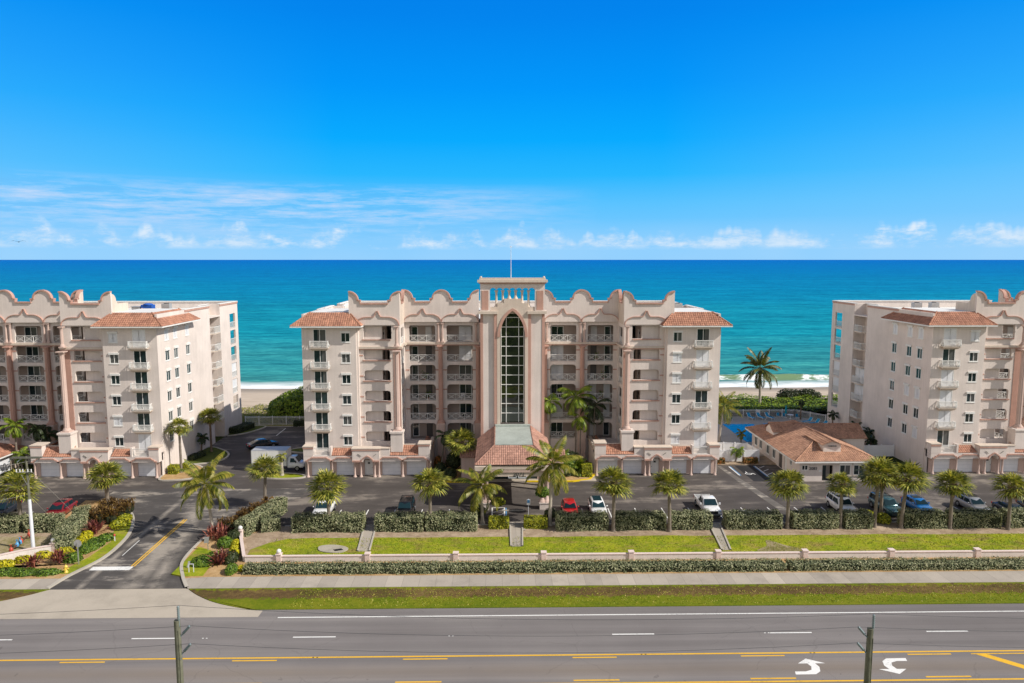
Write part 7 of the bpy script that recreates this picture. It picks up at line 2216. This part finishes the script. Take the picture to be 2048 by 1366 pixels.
def cabin(y0, y1, y2, y3, wb, wt, zb, zt, crown=.05):
    """greenhouse: windscreen base y0, top y1, rear glass top y2, base y3"""
    mb = MB(); n = 5
    ys = [(y0, wb, zb), (y0 + (y1 - y0) * .92, wt + .02, zt - .05), (y1 + .08, wt, zt), ((y1 + y2) / 2, wt + .01, zt + .02), (y2 - .08, wt, zt - .005), (y2 + (y3 - y2) * .08, wt + .01, zt - .05), (y3, wb, zb)]
    rings = []
    for (y, w_, z) in ys:
        rings.append([(-wb, y, zb - .04), (-w_ - .0, y, z - .02), (-w_ * .86, y, z + crown * .6), (0, y, z + crown), (w_ * .86, y, z + crown * .6), (w_, y, z - .02), (wb, y, zb - .04)])
    m = len(rings[0]); vs = [p for r in rings for p in r]; fs = []
    for i in range(len(rings) - 1):
        for k in range(m - 1): fs.append((i * m + k, i * m + k + 1, (i + 1) * m + k + 1, (i + 1) * m + k))
    mb.raw(vs, fs, True); return mb


def wheel(parent, x, y, r, w_=.22):
    s = 1 if x > 0 else -1
    t = MB(); prof = [(r * .60, -w_ / 2), (r * .95, -w_ / 2), (r, -w_ / 4), (r, w_ / 4), (r * .95, w_ / 2), (r * .60, w_ / 2)]
    t.lathe(0, 0, prof, 18); t.v = [(z, a, b_ ) for a, b_, z in t.v]
    o = t.build('wheel', M['rubber'], parent, (x, y, r))
    h = MB(); h.lathe(0, 0, [(r * .62, 0), (r * .60, .02)], 16); h.lathe(0, 0, [(r * .18, .02), (r * .15, .04)], 8)
    for k in range(5):
        a = k * 2 * pi / 5; h.bar((0, 0, .025), (r * .55 * cos(a), r * .55 * sin(a), .025), r * .16, .02)
    h.v = [(s * (z + w_ / 2 - .01), a, b_) for a, b_, z in h.v]
    h.build('rim', M['rim'], o, (x, y, r))


def car(name, label, cat, x, y, pt, kind, rz=0.0, roofrack=False, sunroof=False, glassroof=False, group=None, roofcol=None):
    spec = dict(
        suv=dict(L=4.75, W=1.90, zb=.30, hood=1.02, belt=1.06, H=1.76, wf=.95, wr=3.75, r=.37, c=(1.25, 1.85, 4.25, 4.62)),
        wagon=dict(L=4.75, W=1.90, zb=.32, hood=1.04, belt=1.08, H=1.82, wf=.95, wr=3.75, r=.38, c=(1.20, 1.75, 4.40, 4.66)),
        crossover=dict(L=4.55, W=1.86, zb=.27, hood=.95, belt=1.0, H=1.62, wf=.90, wr=3.60, r=.35, c=(1.15, 1.95, 3.75, 4.40)),
        hatch=dict(L=4.25, W=1.78, zb=.24, hood=.92, belt=.96, H=1.50, wf=.88, wr=3.42, r=.32, c=(1.05, 1.80, 3.45, 4.05)),
        sedan=dict(L=4.70, W=1.85, zb=.22, hood=.86, belt=.92, H=1.44, wf=.92, wr=3.78, r=.34, c=(1.15, 2.0, 3.15, 4.25)))[kind]
    L, W, zb, hood, belt, H = (spec[k] for k in ('L', 'W', 'zb', 'hood', 'belt', 'H')); hw = W / 2; c0, c1, c2, c3 = spec['c']
    t = thing(name, label, cat, (0, 0, 0), 0, group)
    off = -L / 2
    tail = belt + (.02 if kind != 'sedan' else .0)
    st = [(0, hw * .74, hood * .70, hood * .72), (.10, hw * .88, hood * .80, hood * .84), (.35, hw * .97, hood * .90, hood * .95), (c0 * .75, hw, hood * .97, hood + .015), (c0 + .25, hw, belt, belt + .01), (L * .5, hw * 1.0, belt, belt), (L * .8, hw, belt + .02, belt + .02), (L - .22, hw * .97, tail, tail + .02), (L - .06, hw * .90, tail - .06, tail - .03), (L, hw * .80, tail - .22, tail - .20)]
    b = loft_body([(a + off, w_, s_, z_) for a, w_, s_, z_ in st], zb)
    # dark wheel arches and sills
    b.build('body', pt, t)
    g = cabin(c0 + off, c1 + off, c2 + off, c3 + off, hw * .90, hw * .74, belt, H - .05)
    cb = g.build('cabin', roofcol or pt, t)
    wb_, wt_, zt_ = hw * .90, hw * .74, H - .05

    def q3(u, v, which):
        """point on a glass plane"""
        if which == 'f': y = c0 + (c1 - c0) * v; w_ = wb_ + (wt_ - wb_) * v; return Vector((u * w_, y + off - .03, belt + (zt_ - .06 - belt) * v + .062))
        if which == 'b': y = c3 + (c2 - c3) * v; w_ = wb_ + (wt_ - wb_) * v; return Vector((u * w_, y + off + .03, belt + (zt_ - .06 - belt) * v + .062))
    gl_ = MB(); gl_.face([q3(-.90, .06, 'f'), q3(.90, .06, 'f'), q3(.86, .93, 'f'), q3(-.86, .93, 'f')]); gl_.build('windscreen', M['carglass'], cb)
    gl_ = MB(); gl_.face([q3(-.88, .15, 'b'), q3(.88, .15, 'b'), q3(.84, .92, 'b'), q3(-.84, .92, 'b')]); gl_.build('rear_window', M['carglass'], cb)
    for s in (1, -1):
        z0, z1 = belt + .05, zt_ - .09
        def P_(y, z):
            v = (z - belt) / (zt_ - belt); w_ = wb_ + (wt_ - wb_) * v; return (s * (w_ + .018), y + off, z)
        fr = lambda z: c0 + (c1 - c0) * ((z - belt) / (zt_ - belt)) + .16
        bk = lambda z: c3 + (c2 - c3) * ((z - belt) / (zt_ - belt)) - .16
        m1 = (c0 + c3) / 2 - .05; m2 = m1 + 1.0
        segs = [(fr, m1), (m1 + .09, min(m2, bk(z0) - .2)), ] + ([(m2 + .09, bk)] if kind in ('suv', 'wagon', 'crossover') else [])
        for a, c_ in segs:
            A0 = a(z0) if callable(a) else a; A1 = a(z1) if callable(a) else a; C0 = c_(z0) if callable(c_) else c_; C1 = c_(z1) if callable(c_) else c_
            if C1 - A1 < .1: C1 = A1 + .1
            w_ = MB(); w_.face([P_(A0, z0), P_(C0, z0), P_(C1, z1), P_(A1, z1)]); w_.build('side_window', M['carglass'], cb)
        m_ = MB(); m_.ball((s * (hw + .10), c0 + .45 + off, belt + .12), .12, 8, 5, .75); m_.bar((s * hw * .92, c0 + .48 + off, belt + .06), (s * (hw + .06), c0 + .45 + off, belt + .10), .05); m_.build('mirror', pt, t)
        h = MB(); hz = hood * .80
        h.raw([(s * hw * .50, off + .03, hz - .12), (s * hw * .86, off + .12, hz - .10), (s * hw * .90, off + .34, hz + .02), (s * hw * .52, off + .10, hz + .01), (s * hw * .5, off + .0, hz - .12), (s * hw * .88, off + .09, hz - .10), (s * (hw * .93), off + .32, hz + .04), (s * hw * .52, off + .06, hz + .035)], [(4, 5, 6, 7), (0, 1, 5, 4), (1, 2, 6, 5), (2, 3, 7, 6), (3, 0, 4, 7)]); h.build('headlight', M['lampclear'], t)
        r_ = MB(); r_.box(s * hw * .52, s * hw * .93, off + L - .16, off + L + .012, tail - .26, tail - .06); r_.build('tail_light', M['lampred'], t)
        if roofrack:
            k = MB(); k.bar((s * wt_ * .88, c1 + off + .25, H + .06), (s * wt_ * .88, c2 + off - .2, H + .06), .05); k.build('roof_rail', M['black'], cb)
    gr = MB(); gr.box(-hw * .46, hw * .46, off - .015, off + .1, hood * .55, hood * .70); gr.box(-hw * .6, hw * .6, off - .02, off + .1, zb + .06, zb + .18); gr.build('grille', M['black'], t)
    lp_ = MB(); lp_.box(-.16, .16, off + L - .01, off + L + .012, .62, .78); lp_.build('number_plate', M['signwhite'], t)
    if roofrack:
        k = MB()
        for yy in (c1 + .7, (c1 + c2) / 2 + .1, c2 - .5): k.bar((-wt_ * .9, yy + off, H + .09), (wt_ * .9, yy + off, H + .09), .05)
        k.build('roof_bar', M['black'] if not roofcol else M['rim'], cb)
    if sunroof or glassroof:
        k = MB(); ya, yb = (c1 + .25, c1 + 1.1) if not glassroof else (c1 + .1, c2 - .05)
        k.raw([(-wt_ * .72, ya + off, H + .035), (wt_ * .72, ya + off, H + .035), (wt_ * .72, yb + off, H + .04), (-wt_ * .72, yb + off, H + .04), (-wt_ * .72, ya + off, H - .03), (wt_ * .72, ya + off, H - .03), (wt_ * .72, yb + off, H - .03), (-wt_ * .72, yb + off, H - .03)], [(0, 1, 2, 3), (0, 1, 5, 4), (1, 2, 6, 5), (2, 3, 7, 6), (3, 0, 4, 7)]); k.build('sunroof', M['carglass'], cb)
    for s in (1, -1):
        for yw in (spec['wf'], spec['wr']):
            a = MB(); a.lathe(0, 0, [(spec['r'] * 1.16, 0), (spec['r'] * 1.14, .012)], 18); a.v = [(s * (hw - .004 + z), p + yw + off, q_ + spec['r']) for p, q_, z in a.v]; a.build('wheel_arch', M['black'], t)
            wheel(t, s * (hw - .085), yw + off, spec['r'])
    place(t, (x, y, .004), rz)
    return t


white = car_paint('white', (.78, .78, .77)); black = car_paint('black', (.012, .012, .014)); red = car_paint('red', (.42, .012, .015)); dred = car_paint('dark_red', (.22, .012, .02), .2)
silver = car_paint('silver', (.36, .37, .38), .5, .3); blue = car_paint('blue', (.010, .17, .48), .2); teal = car_paint('teal', (.045, .115, .135), .35); grey = car_paint('dark_grey', (.05, .052, .055), .4)
CG = 'cars parked along the hedge'
car('parked_suv', 'white boxy SUV with roof rack and sunroof, behind the leftmost parking hedge', 'car', -22.55, 82.2, white, 'wagon', 0, True, True, False, CG)
car('parked_suv', 'black SUV with a roof rack, left of the porch', 'car', -12.9, 82.0, black, 'suv', 0, True, False, False, CG)
car('parked_car', 'bright red car to the right of the porch', 'car', 6.5, 82.0, red, 'hatch', 0, False, False, False, CG)
car('parked_car', 'white car with an all-glass black roof, next to the red car', 'car', 9.85, 82.1, white, 'crossover', 0, False, False, True, CG)
car('parked_suv', 'white SUV with a dark sunroof in front of the office', 'car', 39.2, 82.3, white, 'wagon', 0, True, True, False, CG)
car('parked_suv', 'teal green SUV with roof rails beside the close group of palms', 'car', 44.45, 82.1, teal, 'wagon', .04, True, False, False, CG)
car('parked_car', 'bright blue hatchback right of the teal SUV', 'car', 48.55, 82.5, blue, 'hatch', .03, False, True, False, CG)
car('parked_crossover', 'silver grey crossover with roof rails at the right', 'car', 55.2, 82.4, silver, 'crossover', .02, True, True, False, CG)
car('parked_car', 'dark grey low car mostly hidden behind the right hedge', 'car', 58.7, 80.6, grey, 'sedan', 0, False, False, False, CG)
car('parked_car', 'black car at the far right edge behind the hedge', 'car', 62.0, 81.0, black, 'sedan', 0, False, False, False, CG)
car('parked_crossover', 'red crossover parked behind the hedge at the left', 'car', -53.6, 82.4, dred, 'crossover', .08, False, True, False, CG)
car('parked_car', 'dark blue-black car cut by the left edge, beside the tall palm', 'car', -60.4, 82.6, car_paint('midnight', (.012, .02, .035), .2), 'crossover', .08, False, True, False, CG)
car('black_sedan', 'black sedan driving between the left and central blocks, tail lights toward the entry road', 'car', -39.8, 112.8, black, 'sedan', radians(126), False, False, False)

# pickup
t = thing('pickup_truck', 'white crew-cab pickup with an open bed, nose between two hedges', 'pickup', (0, 0, 0), 0, CG)
hw = .98; off = -2.75
st = [(0, .74, .82, .86), (.10, .90, .95, 1.0), (.4, .96, 1.04, 1.12), (1.1, .98, 1.10, 1.18), (1.5, .98, 1.12, 1.16), (3.55, .98, 1.14, 1.14), (3.6, .98, 1.14, 1.0)]
loft_body([(a + off, w_, s_, z_) for a, w_, s_, z_ in st], .42).build('body', white, t)
cb = cabin(1.25 + off, 1.95 + off, 3.25 + off, 3.62 + off, .90, .74, 1.14, 1.80); cb = cb.build('cabin', white, t)
g = MB(); g.face([(-.80, 1.24 + off, 1.235), (.80, 1.24 + off, 1.235), (.66, 1.84 + off, 1.80), (-.66, 1.84 + off, 1.80)]); g.build('windscreen', M['carglass'], cb)
g = MB(); g.face([(-.78, 3.64 + off, 1.25), (.78, 3.64 + off, 1.25), (.66, 3.38 + off, 1.79), (-.66, 3.38 + off, 1.79)]); g.build('rear_window', M['carglass'], cb)
for s in (1, -1):
    for a0, a1, c0_, c1_ in ((1.62, 2.12, 2.42, 2.42), (2.52, 2.52, 3.38, 3.2)):
        g = MB(); g.face([(s * .905, a0 + off, 1.2), (s * .905, c0_ + off, 1.2), (s * .775, c1_ + off, 1.72), (s * .775, a1 + off, 1.72)]); g.build('side_window', M['carglass'], cb)
    m_ = MB(); m_.box(s * 1.02, s * 1.22, 1.55 + off, 1.65 + off, 1.2, 1.42); m_.bar((s * .9, 1.6 + off, 1.22), (s * 1.05, 1.6 + off, 1.28), .05); m_.build('mirror', white, t)
    h = MB(); h.box(s * .52, s * .91, .02 + off, .2 + off, .80, .97); h.build('headlight', M['lampclear'], t)
    h = MB(); h.box(s * .88, s * 1.0, 5.42 + off, 5.53 + off, .72, 1.10); h.build('tail_light', M['lampred'], t)
b = MB(); b.box(-.98, -.90, 3.62 + off, 5.5 + off, .45, 1.16); b.box(.90, .98, 3.62 + off, 5.5 + off, .45, 1.16); b.box(-.90, .90, 5.42 + off, 5.5 + off, .45, 1.14); b.box(-.90, .90, 3.62 + off, 3.68 + off, .45, 1.14); b.build('bed', white, t)
b = MB(); b.box(-.89, .89, 3.69 + off, 5.41 + off, .60, .66); b.box(-.895, -.86, 3.69 + off, 5.41 + off, .66, 1.10); b.box(.86, .895, 3.69 + off, 5.41 + off, .66, 1.10); b.build('bed_liner', M['black'], t)
b = MB(); b.box(-.50, .50, -.02 + off, .1 + off, .60, .94); b.build('grille', M['black'], t)
b = MB(); b.box(-.92, .92, -.08 + off, .12 + off, .44, .62); b.build('bumper', M['rim'], t)
for s in (1, -1):
    for yw in (1.0, 4.45):
        a = MB(); a.lathe(0, 0, [(.47, 0), (.46, .012)], 18); a.v = [(s * (hw - .004 + z), p + yw + off, q_ + .40) for p, q_, z in a.v]; a.build('wheel_arch', M['black'], t); wheel(t, s * .90, yw + off, .40, .25)
place(t, (23.15, 82.6, .004), -.02)

# box truck (front faces -Y locally, turned to face +X)
t = thing('box_truck', 'white box truck parked beside the left garage of the central block', 'truck', (0, 0, 0))
off = -3.8
q = MB(); q.box(-1.15, 1.15, 2.35 + off, 7.3 + off, .85, 3.05); bx = q.build('cargo_box', M['white'], t)
q = MB()
for x in (-1.16, 1.16): q.box(x - .02, x + .02, 2.32 + off, 2.40 + off, .85, 3.06); q.box(x - .02, x + .02, 7.25 + off, 7.33 + off, .85, 3.06)
q.box(-1.17, 1.17, 2.33 + off, 7.32 + off, 3.05, 3.09); q.box(-1.17, 1.17, 2.33 + off, 7.32 + off, .80, .86); q.build('box_trim', M['aluminium'], bx)
st = [(0, .80, .86, .90), (.1, .90, 1.0, 1.04), (.7, .98, 1.16, 1.22), (1.05, 1.0, 1.22, 1.24), (2.3, 1.0, 1.24, 1.24)]
loft_body([(a + off, w_, s_, z_) for a, w_, s_, z_ in st], .45).build('body', white, t)
cb = cabin(.72 + off, 1.30 + off, 2.25 + off, 2.34 + off, .94, .80, 1.22, 1.98).build('cabin', white, t)
g = MB(); g.face([(-.84, .70 + off, 1.31), (.84, .70 + off, 1.31), (.74, 1.20 + off, 1.96), (-.74, 1.20 + off, 1.96)]); g.build('windscreen', M['carglass'], cb)
for s in (1, -1):
    g = MB(); g.face([(s * .945, 1.05 + off, 1.28), (s * .945, 1.95 + off, 1.28), (s * .84, 1.9 + off, 1.86), (s * .84, 1.42 + off, 1.86)]); g.build('side_window', M['carglass'], cb)
    m_ = MB(); m_.box(s * 1.1, s * 1.28, 1.0 + off, 1.1 + off, 1.28, 1.62); m_.bar((s * .9, 1.05 + off, 1.3), (s * 1.15, 1.05 + off, 1.4), .05); m_.build('mirror', M['black'], t)
    h = MB(); h.box(s * .5, s * .86, off - .01, .15 + off, .80, .98); h.build('headlight', M['lampclear'], t)
b = MB(); b.box(-.48, .48, off - .015, .1 + off, .68, .98); b.box(-.95, .95, off - .08, off + .1, .42, .62); b.build('grille', M['black'], t)
b = MB(); b.box(-.45, .45, 2.2 + off, 7.2 + off, .55, .82); b.build('chassis', M['black'], t)
for s in (1, -1):
    for yw in (.95, 5.9):
        wheel(t, s * .92, yw + off, .38, .26)
place(t, (-33.5, 100.7, .004), radians(90))
